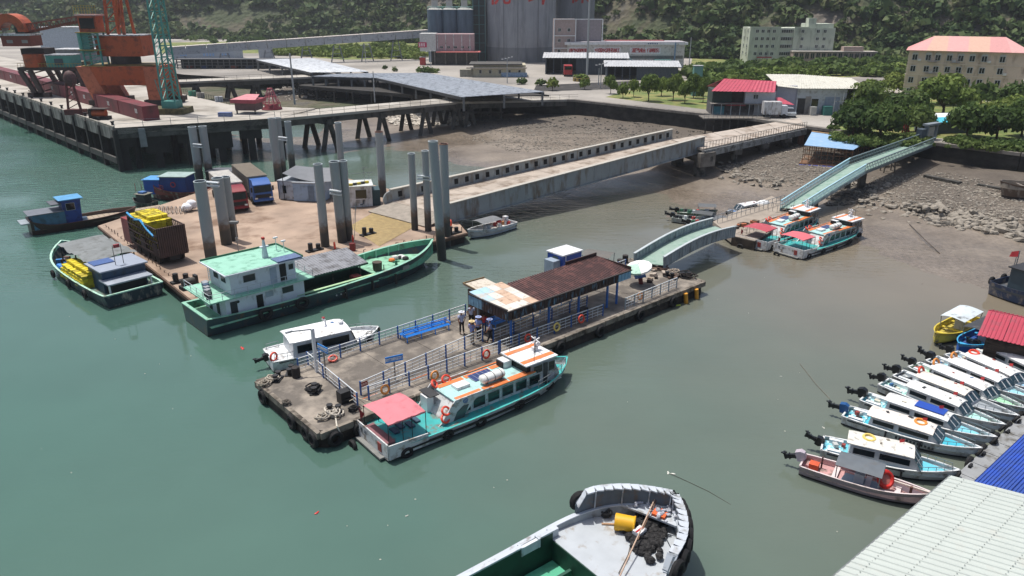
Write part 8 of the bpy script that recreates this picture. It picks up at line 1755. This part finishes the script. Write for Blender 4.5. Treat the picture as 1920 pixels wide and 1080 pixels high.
# the white cabin cruiser behind the passenger pontoon
def cruiser():
    s0 = P(505,688,0); b0 = P(712,618,1.0); t, L = cabin_boat('white cabin cruiser moored behind the left end of the passenger pontoon', s0, b0, 3.1, .88, '#d8dadb', '#e6e7e8', '#d3d6d8', '#d9dcde', '#17181b', None, False, None, c0=.17, c1=.68, H=1.65, D=.9, group=None, marks=False, flag=False)
    for k in ('group',):
        if k in t: del t[k]
    link('lifebuoy', BUOY, t, (.2,-.9,1.15), (R(85),0,R(30))); rm = M(); rail(rm, [(.2,-1.1,.9),(1.1,-1.2,.85),(2.0,-1.25,.85)], .5, .03); rail(rm, [(.2,1.1,.85),(1.1,1.2,.85)], .5, .03); rm.o('stern_rail', STEEL, t)
    m = M(); m.cyl((4.6,.2,1.8),(4.5,.2,2.7),.06,6); m.ball((4.4,.2,2.75),.12); m.cyl((5.6,-.1,1.8),(5.6,-.1,2.3),.1,6); m.ball((5.6,-.1,2.35),.2,.2,.12); m.beam((5.3,-.4,2.2),(5.9,.2,2.35),.05); m.o('radar_mast', WHITE, t); M().box(4.32,4.5,.1,.3,2.8,2.9).o('red_lamp', mt('#a3262a', .5), t)
    M().box(5.1,5.5,.2,.5,1.85,2.1).o('red_bag', mt('#b24048', .7), t)
    M().ball((L*.86,-1.0,.75),.35,.2,.25,8,5).o('black_fender', RUBBER, t)
cruiser()
def open_boat(label, s0, b0, B, D, col, deck, canopy=None, cz=1.7, cx=(.3,.6), eng=True, boot='#1a1a1b', cat='boat', knee=None, rim=None, dz=.3, ent=2.2, cowl=None):
    t = thing('open_boat', label, cat, (s0.x,s0.y,0), ang(s0, b0)); L = (b0.xy-s0.xy).length; hull(t, L, B, D, .35, .84, ent, .6, col, boot, rim or col, deck, dz, .07, 0, .84, knee=knee or deck)
    for f in (.25,.5,.72): M().box(L*f,L*f+.28,-B*.4*(1 if f < .6 else .75),B*.4*(1 if f < .6 else .75),D-.22,D-.16).o('thwart', mt(rim or col, .5, 0, .1), t)
    if canopy:
        xa, xb = L*cx[0], L*cx[1]; m = M(); N = 6; g = []
        for j in range(N+1):
            y = -B*.46+B*.92*j/N
            for i in range(5): g.append((xa+(xb-xa)*i/4, y, cz+.12*(1-(2*j/N-1)**2)+.02*math.sin(i*3+j)))
        m.add(g, [(j*5+i, j*5+i+1, (j+1)*5+i+1, (j+1)*5+i) for j in range(N) for i in range(4)]); m.o('canopy', mt(canopy, .65, 0, .1, 2, '#5d5f60', .2), t)
        for x in (xa+.1,xb-.1):
            for s_ in (-1,1): M().beam((x,s_*B*.4,D),(x,s_*B*.44,cz),.05).o('canopy_post', STEEL, t)
        M().box((xa+xb)/2-.2,(xa+xb)/2+.3,-.3,.3,dz,D+.35).o('console', WHITED, t)
    if eng: outboard(t, -.1, 0, '#17181a', .9, R(-60), cowl=cowl)
    return t, L
def opens():
    t, L = open_boat('pink open boat with a grey canopy and a big red lifebuoy, nearest the white roof', P(1503,872,.3), P(1752,938,.6), 1.75, .62, '#8c7f88', '#b98f8d', '#5b6268', 1.45, (.27,.62), knee='#c7a5a3', rim='#cdc0bf', cowl='#b8adb6')
    M().torus((L*.64,-.1,1.05),.40,.13,(1,-.9,.75),18,7).o('red_lifebuoy', mt('#c4281f', .5), t); M().cyl((L*.64-.02,-.08,1.03),(L*.64+.01,-.11,1.06),.28,14).o('ring_cover', mt('#b06a60', .7), t)
    M().beam((L*.68,.5,.72),(L*.97,.06,.92),.09).o('grab_beam', mt('#c9beb4', .7), t); M().box(L*.82,L*.84,-.25,-.1,.5,1.1).o('mooring_post', mt('#5c3a30', .8), t); M().box(.4,.9,-.2,.3,.3,.65).o('orange_box', mt('#c4532f', .6), t); M().cyl((1.0,.3,.3),(1.0,.3,1.05),.05,6).o('steering_post', mt('#4a3530', .7), t)
    M().prism([(L*.32,-.5),(L*.6,-.5),(L*.62,.4),(L*.34,.4)],.31,.42).o('blue_grey_floor', mt('#8f9fab', .6, 0, .1), t)
    t, L = open_boat('small yellow boat with a pale canopy beside the blue one', P(1822,598,.5), P(1752,634,.7), 2.0, .75, '#c9b43c', '#c2b150', '#bcc6ca', 1.6, (.08,.6), knee='#cfc04e'); t['group'] = 'small canopied boats by the red-roofed barge'
    t, L = open_boat('small bright blue boat with a black canopy beside the yellow one', P(1868,622,.5), P(1796,654,.7), 2.1, .75, '#2f86bd', '#164a98', '#33363b', 1.6, (.05,.62), knee='#1a59a8', rim='#3fa0d0'); t['group'] = 'small canopied boats by the red-roofed barge'
    t, L = open_boat('white open boat with a grey canopy passing the car ramp', P(960,420,.4), P(876,440,.6), 2.2, .8, '#bcc4ce', '#a9a7a4', '#6d7073', 1.7, (.35,.78), eng=False, rim='#d6d7d8')
    for k in range(6): M().cbox((.6+.4*k,rnd.uniform(-.5,.5),.8),.4,.3,.4,rnd.uniform(0,3)).o('deck_gear', mt(rnd.choice(['#b23a34','#c9854d','#d8d8d4','#2a2c2f']), .6), t)
    M().box(.9,1.4,-.2,.3,.6,1.6).o('white_seat_back', WHITE, t); M().box(1.9,2.3,-.3,.1,.8,1.5).o('red_jacket_heap', mt('#a5262b', .7), t)
    t, L = open_boat('boat with a brown-grey canopy behind the shelter', P(1160,506,.4), P(1075,490,.6), 2.2, .8, '#b4b6b4', '#98a0a0', '#605d58', 1.8, (.15,.75))
    for k in range(8): M().cbox((.3+.3*k,rnd.uniform(-.6,.6),.85),.35,.3,.35,rnd.uniform(0,3)).o('white_bundle', mt(rnd.choice(['#c6c6c2','#8f8f8c','#d8d2c6']), .7), t)
    for k, (u0,v0,u1,v1,c,cn) in enumerate(((1262,410,1340,418,'#9aa39f','#44484a'),(1270,400,1345,402,'#2e5a45','#55585a'),(1292,422,1362,416,'#c2c6c6','#606366'))):
        t, L = open_boat(('nearest-left outboard boat of the huddle beyond the arched gangway','green-sided boat in the huddle beyond the arched gangway','white boat of the huddle closest to the arched gangway')[k], P(u0,v0,.3), P(u1,v1,.4), 1.9, .6, c, '#a5aca9', cn, 1.5 if k < 2 else 1.0, (.5,.95)); t['group'] = 'boats huddled beyond the arched gangway'
        for j in range(5): M().cbox((.5+.5*j,rnd.uniform(-.4,.4),.7),.35,.3,.35,rnd.uniform(0,3)).o('deck_gear', mt(rnd.choice(['#b23a34','#d2d6d6','#3c6a52','#2a2c2f']), .7), t)
    t, L = cabin_boat('small white and blue cabin boat beyond the brown landing', P(1425,392,.4), P(1364,401,.6), 1.7, .42, '#b9c3c6', '#d9dadb', '#3f78b5', '#c8d2da', c0=.2, c1=.6, H=1.0, group=None, flag=False, cowl='#2a4a8c')
    if 'group' in t: del t['group']
    t = thing('covered_dinghy', 'white covered dinghy on the far side of the brown landing', 'boat', P(1428,392,.3), R(30)); M().ball((0,0,.35),1.5,.7,.45,14,7).o('hull', WHITED, t); M().ball((.1,0,.75),1.1,.6,.4,12,6).o('cover', mt('#dfe1e2', .7), t)
    t, L = open_boat('little blue and white boat aground beneath the upper footbridge', P(1722,296,1.5), P(1698,293,1.6), 1.3, .5, '#b7bfc8', '#7f8fb0', '#3d4f8a', 1.1, (.3,.8), eng=False); t.location.z = 1.6
    t, L = open_boat('weathered clinker hull lying on the pebbles at the right edge', P(1960,362,2.0), P(1874,345,3.0), 3.4, 1.6, '#5a4a40', '#8d8478', None, eng=False, boot='#3a302a', ent=3.4, dz=1.1, rim='#7d746a'); t.location.z = 1.5
    for k in range(6): 
        M().tube([(i*L/10, -3.4/2*(.98 if i < 6 else .98*(1-((i/10-.5)/.5)**3.4))-.03, .25+k*.22) for i in range(10)], .04, 4).o('plank_edge', mt('#3d322b', .8), t)
    t, L = open_boat('dark blue fishing boat with a red pennant, half out of the picture at right', P(1872,532,.8), P(1990,560,1.2), 3.6, 1.3, '#213a5e', '#4a4f55', None, eng=False, boot='#17130f', dz=.8, rim='#1d2c44')
    M().box(1.4,4.5,-1.2,1.2,.8,3.0).o('wheelhouse', mt('#3b4a52', .6, 0, .15), t); M().box(1.2,4.7,-1.4,1.4,3.0,3.1).o('wheelhouse_roof', mt('#2a2c30', .6), t); m = M(); m.cyl((.9,.4,.8),(.9,.4,4.2),.05,5); m.cyl((1.1,-.3,.8),(1.1,-.3,3.8),.04,5); m.o('masts', STEEL, t)
    M().add([(.9,.4,4.2),(.2,.5,3.9),(.1,.45,3.4),(.9,.4,3.6)],[(0,1,2,3)]).o('red_pennant', mt('#a3262f', .7), t); link('tyre_fender', TYRE, t, (-.15,-.9,1.2), (0,0,R(90))); link('tyre_fender', TYRE, t, (-.15,.9,1.2), (0,0,R(90)))
opens()

# ------------------------------------------------------------------ red-roofed barge, docks and roofs at lower right
def right_side():
    a = P(1842,622,2.5); t = thing('red_roofed_barge', 'floating timber barge house with a bright red roof at the right edge', 'barge', (a.x,a.y,0), R(-40)); wd = mt('#4b4038', .85, 0, .25, 1.5, '#2a2420', .5)
    b = P(1885,590,3.1); M().box(.2,9,-.1,5.4,-.5,.35).o('float', DARKC, t)
    for i in range(12): M().box(.3,8.8,.05-.02*(i%2),.2,.35+i*.17,.35+i*.17+.155).o('wall_board', wd, t)
    M().box(.3,.45,.2,5,.35,2.3).o('end_wall', wd, t); M().box(8.6,8.8,.2,5,.35,2.3).o('end_wall', wd, t)
    for i in range(6):
        M().corr((-.2+i*1.6,-.5,2.35),(1.38+i*1.6,-.5,2.35),(1.38+i*1.6,2.6,3.3),(-.2+i*1.6,2.6,3.3),6,.05,.03).o('roof_sheet', mt('#a8394c', .5, .05, .06, .8, '#8f4450', .3), t)
        M().corr((1.38+i*1.6,5.7,2.35),(-.2+i*1.6,5.7,2.35),(-.2+i*1.6,2.6,3.3),(1.38+i*1.6,2.6,3.3),6,.05,.03).o('roof_sheet', mt('#a8394c', .5, .05, .06, .8, '#8f4450', .3), t)
    # walkway float between the bows and the blue roof
    p0 = P(1788,903,.6); p1 = P(1945,760,.6); hd = ang(p0, p1); Lg = (p1-p0).length+4; t = thing('walkway_float', 'grey floating walkway between the speedboat bows and the blue roof', 'pontoon', (p0.x-2*math.cos(hd),p0.y-2*math.sin(hd),0), hd); cm = mt('#8b8e90', .85, 0, .1, 1, '#5c5a55', .4)
    n = 10
    for i in range(n): M().box(i*Lg/n,(i+1)*Lg/n-.05,-1.0,.25,-.2,.45).o('float_section', cm, t)
    for i in range(9): m = M(); m.box(i*Lg/9+.5,i*Lg/9+.9,.0,.12,.45,.6); m.o('cleat', BLACK, t)
    for i in range(7): link('tyre_fender', TYRE, t, (1.2+i*2.0,.35,.25))
    # blue corrugated roof
    z = 1.5; a = P(1812,915,z); b = P(1945,790,z); d = Vector((.88,-.47,0)); t = thing('blue_roof', 'deep blue corrugated roof of the berth house behind the white roof', 'roof')
    bm_ = mt('#304c96', .45, .05, .08, 1, '#2a4fb0', .4, 1.2); n = 8; q0, q1 = a-(b-a).normalized()*1.5, b+(b-a).normalized()*2; q2, q3 = q1+d*7, q0+d*7
    q2.z = q3.z = 2.2
    for i in range(n):
        M().corr(q3.lerp(q0,i/n), q3.lerp(q0,(i+1)/n-.003), q2.lerp(q1,(i+1)/n-.003), q2.lerp(q1,i/n), 5, .05, .03).o('roof_sheet', bm_, t)
    w = M()
    for s_ in (q0.lerp(q3,.1), q1.lerp(q2,.1), q0.lerp(q3,.9), q1.lerp(q2,.9), q0.lerp(q1,.5).lerp(q3,.05)): w.box(s_.x-.08,s_.x+.08,s_.y-.08,s_.y+.08,.3,1.7)
    for k in range(5): s_ = (q0.lerp(q3,.12), q1.lerp(q2,.12), q0.lerp(q3,.88), q1.lerp(q2,.88), q0.lerp(q1,.5).lerp(q3,.12))[k]; M().box(s_.x-.08,s_.x+.08,s_.y-.08,s_.y+.08,.3,s_.z-.05).o('post', STEEL, t)
    M().prism([q0.xy[:], q1.xy[:], q2.xy[:], q3.xy[:]], -.3, .35).o('float', cm, t)
    # white corrugated roof, nearest
    z = 3.2; a = P(1783,893,z); b = P(1560,1085,z); u = (b-a).normalized(); v = (P(1920,930,z)-a).normalized(); a = a-u*0; L1, L2 = 17.0, 12.0; wm = mt('#b3bab4', .42, .05, .04, .7, '#b3b5ad', .12, 1.0)
    t = thing('white_roof', 'large pale corrugated roof in the near right corner', 'roof'); n = 14
    lap = 4
    for i in range(n):
        for j in range(lap):
            p = a+u*(L1*i/n); q = a+u*(L1*(i+1)/n-.0); r0 = v*(L2*j/lap); r1 = v*(L2*(j+1)/lap+.12); h0 = Vector((0,0,.012*(lap-j)+.25*j/lap)); h1 = Vector((0,0,.012*(lap-j)+.25*(j+1)/lap-.01))
            M().corr(p+r0+h0, q+r0+h0, q+r1+h1, p+r1+h1, 3, .045, .012).o('roof_sheet', wm, t)
    sc = M().cyl((0,0,-.01),(0,0,.02),.022,6).mesh('screw_rows', mt('#8a8f8c', .6)); V = []; 
    sm = M()
    for j in range(9):
        for i in range(int(L1/.25)): p = a+u*(.2+i*.25)+v*(.6+j*1.35)+Vector((0,0,.09+.25*(.6+j*1.35)/L2)); sm.box(p.x-.018,p.x+.018,p.y-.018,p.y+.018,p.z-.02,p.z+.012)
    stuff(sm.o('screw_rows', mt('#8a8f8c', .6), t))
    M().beam(a+Vector((0,0,-.04))-v*.03, a+u*L1+Vector((0,0,-.04))-v*.03, .08, .16).o('edge_gutter', mt('#6a6f70', .6), t)
    for i in range(4):
        for j in (0.4, L2-.5): p = a+u*(.6+i*5)+v*j; M().box(p.x-.1,p.x+.1,p.y-.1,p.y+.1,-.3,3.1).o('post', STEEL, t)
    M().prism([(a+v*.3).xy[:], (a+u*L1+v*.3).xy[:], (a+u*L1+v*L2).xy[:], (a+v*L2).xy[:]], -.3, .4).o('float', cm, t)
right_side()

# ------------------------------------------------------------------ grey barge bow at the bottom
def barge():
    hd = R(37.7); d = Vector((math.cos(hd), math.sin(hd), 0)); c = Vector((3.4,26.4,0)); Lb = 15.5; s0 = c-d*10; t = thing('grey_barge', 'grey work barge with a dark green hold and tyres hung round its bow', 'barge', (s0.x,s0.y,0), hd)
    gl = mt('#b3bac2', .5, 0, .06, 1.5, '#8b8c8a', .3, 2); gd = mt('#a6acb1', .65, 0, .07, 1.2, '#8d867c', .16, 1.6); dg = mt('#0f3b2c', .6, 0, .12, 1, '#0a2a20', .4); gi = mt('#55616b', .6, 0, .15, 2, '#6a5a4a', .3)
    st = hull(t, Lb, 6.1, 1.75, .55, .95, 4.4, .7, '#6d757b', '#2a2624', '#b3bac2', '#9ba2a8', 1.6, .22, 0, .9, knee='#8f979c', hole=True, n=30, bf=1.7)
    def at(u, v, z): p = P(u, v, z); q = p-s0; return Vector((q.x*d.x+q.y*d.y, -q.x*d.y+q.y*d.x, z))
    # fore deck
    pts = [(x, max(w_-.1, .02)) for x, w_, z, _ in st if x >= 10]; xs = 10.0; w10 = 2.8-.1
    M().prism([(xs,-w10)]+[(x,-w_) for x, w_ in pts]+[(x,w_) for x, w_ in pts[::-1]]+[(xs,w10)], 1.45, 1.62).o('fore_deck', gd, t)
    M().box(9.95,10.03,-2.7,2.7,-.3,1.60).o('hold_end_wall', dg, t); M().box(1.0,10.0,2.45,2.58,-.3,2.05).o('hold_side_wall', dg, t); M().box(1.0,10.0,-2.58,-2.45,-.3,2.05).o('hold_side_wall', dg, t); M().box(1,10,-2.5,2.5,-.35,-.2).o('hold_floor', mt('#173f34', .7, 0, .2), t)
    M().box(1.0,8.1,2.42,2.62,2.05,2.14).o('coaming_top', gl, t); M().box(9.2,10.0,2.42,2.62,2.05,2.14).o('coaming_top', gl, t); M().box(8.1,9.2,2.62,2.78,1.6,1.7).o('step', gl, t); M().box(8.1,8.2,2.38,2.7,1.65,2.14).o('step_post', gl, t); M().box(9.1,9.2,2.38,2.7,1.65,2.14).o('step_post', gl, t); M().box(8.2,9.1,2.44,2.6,1.60,2.06).o('step_plate', mt('#c3c8cc', .6), t)
    M().box(1.0,9.9,-2.62,-2.42,2.05,2.14).o('coaming_top', gl, t); M().box(1,9.9,1.0,1.15,.0,.9).o('inner_ledge', mt('#1b4a3c', .6), t)
    hc = at(1043,1046,.5); M().box(2.0,hc.x,hc.y-3.0,hc.y,.35,.5).o('mint_hatch_cover', mt('#4fa584', .6, 0, .12, 1, '#3d8a6c', .4), t)
    cb = M()
    hx, hy = hc.x+.15, hc.y+.1
    for x0, y0, x1, y1 in ((2.0,hy,hx,hy),(hx,hy,hx,hy-3)): cb.beam((x0,y0,.75),(x1,y1,.75),.07,.07); cb.beam((x0,y0,.45),(x1,y1,.45),.07,.07)
    for i in range(24): cb.beam((hx-i*.2,hy,.45),(hx-i*.2,hy,.75),.03)
    for i in range(12): cb.beam((hx,hy-i*.24,.45),(hx,hy-i*.24,.75),.03)
    cb.o('hatch_grating', GREYP, t)
    # raised bulwark round the bow
    bw = [(x, w_, .95) for x, w_, z, _ in st if x >= 11.3]; bw = [(11.2, 2.9, .0)]+bw
    hs = [min(1.5, (x-11.2)*1.3+.1) for x, _, _ in bw]; n = len(bw); z0 = 1.62
    for s_ in (-1,1):
        for i in range(n-1):
            (xa,wa,_),(xb,wb,_) = bw[i], bw[i+1]; ha, hb = hs[i], hs[i+1]; wb = max(wb,.03)
            if s_ > 0 and i == 0 or s_ < 0 and i < 1: continue
            m = M().add([(xa,wa*s_,z0),(xb,wb*s_,z0),(xb+.1,(wb+.1)*s_,z0+hb),(xa+.08,(wa+.1)*s_,z0+ha),(xa,(wa-.1)*s_,z0),(xb,max(wb-.1,.0)*s_,z0),(xb+.02,max(wb-.02,.0)*s_,z0+hb),(xa,(wa-.02)*s_,z0+ha)], [(0,1,2,3),(7,6,5,4),(3,2,6,7),(0,3,7,4),(1,5,6,2)] if s_ < 0 else [(3,2,1,0),(4,5,6,7),(7,6,2,3),(4,7,3,0),(2,6,5,1)]); m.o('bulwark_plate', gi, t)
            m = M().add([(xa-.18*0,(wa-.26)*s_,z0+ha+.0),(xb-.12,max(wb-.26,0)*s_,z0+hb),(xb+.16,(wb+.12)*s_,z0+hb),(xa+.12,(wa+.12)*s_,z0+ha),(xa,(wa-.26)*s_,z0+ha+.07),(xb-.12,max(wb-.26,0)*s_,z0+hb+.07),(xb+.16,(wb+.12)*s_,z0+hb+.07),(xa+.12,(wa+.12)*s_,z0+ha+.07)], [(4,5,6,7),(3,2,1,0),(0,1,5,4),(2,3,7,6)] if s_ < 0 else [(7,6,5,4),(0,1,2,3),(4,5,1,0),(6,7,3,2)]); m.o('bulwark_cap', gl, t)
            if i % 3: continue
            M().beam((xa+.02,(wa-.1)*s_,z0),(xa+.0,(wa-.2)*s_,z0+ha),.05,.05).o('bulwark_stay', gl, t); M().beam((xa+.02,(wa-.1)*s_,z0),(xa-.25,(wa-.5)*s_,z0+.05),.05,.05).o('stay_foot', gl, t)
    M().box(9.9,10.4,2.5,2.8,1.6,2.05).o('corner_bracket', gl, t)
    # tyres
    k = 0
    for i in range(11):
        for s_ in (-1,1):
            f = [11.5,12.2,12.9,13.5,14.1,14.6,15.0,15.25,15.42,10.9,9.6][i]
            if (i > 8 or i == 0) and s_ > 0: continue
            if s_ < 0 and f < 12: continue
            w_ = 3.05*(1-max(0,(f/15.5-.5)/.5)**4.4); w2 = 3.05*(1-max(0,((f+.05)/15.5-.5)/.5)**4.4); a_ = math.atan2(w2-w_, .05)
            o_ = link('tyre_fender', TYRE, t, (f+.2*min(1,max(0,f-13)/2), (w_+.26)*s_, 2.45), (0,0,a_*s_)); o_.scale = (1.3,1.3,1.3)
    # gear on the fore deck
    def world(name, lab, cat, u, v, z, rz=0): return thing(name, lab, cat, P(u, v, z), rz)
    zd = 1.62
    b = world('yellow_bucket', 'big yellow perforated drum lying on the barge fore deck', 'bucket', 1172,994,zd, R(-15)); b.scale = (1.5,1.5,1.5); m = M(); m.cyl((-.32,0,.27),(.28,0,.27),.27,20,.25,cap=False); m.cyl((-.33,0,.27),(-.29,0,.27),.262,20); m.o('drum_wall', mt('#d6a21a', .5, 0, .08), b); M().torus((.28,0,.27),.25,.03,(1,0,0),20,5).o('rim', mt('#d9a61c', .5), b); M().cyl((-.25,0,.27),(.2,0,.27),.22,16).o('inside', mt('#8d6a1c', .8, 0, .3, 6), b)
    def heap(lab, name, pts, col, r, n, zz=zd, flat=.6):
        m = M()
        for i in range(n):
            k_ = rnd.randrange(len(pts)); u, v = pts[k_]; p = P(u+rnd.gauss(0,9), v+rnd.gauss(0,8), zz); m.ball((p.x,p.y,zz+.07+rnd.random()*.12), r*rnd.uniform(.5,1.1), r*rnd.uniform(.4,.9), r*flat*rnd.uniform(.4,1), 7, 4)
        ob = m.o(name, mt(col, .9, 0, .5, 9, '#3c3b3b' if col < '#3' else '#7f8288', .4, 6, bump=.8, bs=18)); tag(ob, lab, 'net')
    M().prism([(x,w_*.93) for x,w_ in [(13.6,2.7)]]+[(x, w_*.93) for x,w_,z,_ in st if 13.6 < x < Lb-.05]+[(x,-w_*.93) for x,w_,z,_ in st[::-1] if 14.8 < x < Lb-.05]+[(14.7,-.9)], 2.1, 2.2).o('bow_shelf', gl, t)
    heap('black netting piled on the barge fore deck', 'black_net', [(1200,990),(1225,985),(1215,1005),(1200,1020),(1225,1020),(1212,1035),(1190,1000),(1232,1000),(1205,1005)], '#141416', .30, 150)
    heap('grey-white netting bundled in the tip of the barge bow', 'white_net', [(1205,932),(1215,934),(1222,938),(1212,940),(1250,958),(1256,966)], '#a6a9b4', .16, 70, 2.22)
    heap('black rope heap beside the barge bow stays', 'rope_heap', [(1250,965),(1245,975),(1185,955),(1195,965)], '#18181b', .16, 40)
    coil('tangled pale and black rope on the barge deck', 1137, 967, '#3a3a3a', .3, 4, zd); 
    for (u,v,lab,nm,col,sx,sy,sz) in ((1240,942,'folded bright orange cloth in the barge bow','orange_cloth','#d8602f',.6,.65,.12),(1207,955,'rusty brown box in the barge bow','brown_box','#4c3224',.42,.6,.4),(1222,975,'white sack with a red stripe in the barge bow','white_sack','#d8d9da',.55,.4,.2),(1262,930,'dark crate right of the orange cloth','dark_crate','#25272b',.4,.4,.25)):
        lx, ly, z2 = {'orange_cloth':(14.75,.15,2.22),'brown_box':(13.1,1.0,zd),'white_sack':(13.3,.1,zd+.25),'dark_crate':(14.2,-1.6,zd)}[nm]; t2 = thing(nm, lab, nm.split('_')[1], (s0.x+d.x*lx-d.y*ly, s0.y+d.y*lx+d.x*ly, z2), R(rnd.uniform(20,60))); M().box(-sx/2,sx/2,-sy/2,sy/2,.0,sz).o('body', mt(col, .7, 0, .2, 5, bump=.4, bs=9), t2)
        if 'sack' in nm: M().box(-sx/2,sx/2,-.05,.05,sz,sz+.01).o('stripe', mt('#a3262c', .7), t2)
        if 'box' in nm: M().box(-sx/2-.02,sx/2+.02,-sy/2-.02,sy/2+.02,sz,sz+.05).o('lid', mt('#5d4030', .7), t2)
    for k, (u0,v0,z0_,u1,v1,z1_,lab) in enumerate(((1237,915,2.7,1160,1085,1.9,'long pale bamboo pole lying across the barge bow'),(1240,918,2.75,1196,1012,1.9,'shorter brown pole beside the long bamboo pole'),(1210,940,2.0,1190,975,1.7,'thin stick leaning on the brown box'),(1128,982,1.67,1160,983,1.69,'short flat plank left of the yellow drum'),(1190,912,2.2,1250,958,2.2,'white rail spanning the barge bow'))):
        ob = M().cyl(P(u0,v0,z0_), P(u1,v1,z1_), (.035,.02,.015,.05,.04)[k], 8).o('pole', mt(('#b39a86','#7a5a42','#8a6a52','#b08f72','#b3b8bc')[k], .7), None); tag(ob, lab, 'pole')
    rope('mooring rope running down from the barge bow to the water', [P(1248,1008,2.6), P(1262,1035,2.0), P(1290,1095,.8)], .025, '#6b6e70')
    rope('ropes trailing along the barge deck beside the poles', [P(1185,1010,1.7), P(1178,1040,1.8), P(1160,1075,1.7)], .025, '#5d5248')
barge()

# ------------------------------------------------------------------ floats, lines and litter
for k, (u, v, col, s, lab) in enumerate(((455,654,'#c2302c',.22,'small red float between the cargo boat and the white cruiser'),(593,963,'#c2302c',.12,'small red float alone in the lower left water'),(1267,573,'#a8b93a',.28,'yellow-green floating scrap below the yellow fenders'),(1253,888,'#c9c9c0',.12,'left white float of the net line above the barge'),(1263,889,'#c9c9c0',.12,'right white float of the net line above the barge'),(1545,803,'#b9b9b0',.10,'tiny pale float left of the speedboats'),(762,968,'#b9b9b0',.07,'white speck floating above the lower middle'),(1465,706,'#c9c9c0',.06,'white speck floating left of the mooring line'))):
    p = P(u, v, 0); t = M(); t.ball((0,0,.02), s, s*.5, s*.3, 8, 5); t.ball((s*1.1,.05,.02), s*.6, s*.4, s*.25, 7, 4); ob = t.o('float', mt(col, .5), None, loc=p, rz=rnd.uniform(0,3)); tag(ob, lab, 'float')
rope('thin net line trailing from the white floats', [P(1257,888,.05), P(1290,903,.02), P(1330,922,.02), P(1370,946,.0)], .015, '#4a4a44'); rope('thin floating line left of the speedboats', [P(1500,682,.03), P(1530,720,.05), P(1556,748,.02)], .018, '#6f6a60')
rope('mooring chain on the mud from the right', [P(1705,420,.6), P(1740,455,.4), P(1762,475,.25)], .04, '#3a322c')

m = M()
for k in range(46):
    q = P(rnd.uniform(60,1650), rnd.uniform(520,1070), 0); m.ball((q.x,q.y,.01), rnd.uniform(.02,.07), rnd.uniform(.02,.05), .02, 5, 3)
stuff(m.o('floating_litter', mt('#b5b6a8', .6)))
# ------------------------------------------------------------------ air
hz = M().box(-700,700,-40,760,-3,118).o('haze', GLASS); stuff(hz); hm = bpy.data.materials.new('haze'); hm.use_nodes = True; hn = hm.node_tree.nodes; hn.clear()
pv = hn.new('ShaderNodeVolumePrincipled'); pv.inputs['Density'].default_value = .00018; pv.inputs['Color'].default_value = (.86, .92, 1, 1); pv.inputs['Anisotropy'].default_value = .3; ho = hn.new('ShaderNodeOutputMaterial'); hm.node_tree.links.new(pv.outputs[0], ho.inputs['Volume']); hz.data.materials.clear(); hz.data.materials.append(hm)
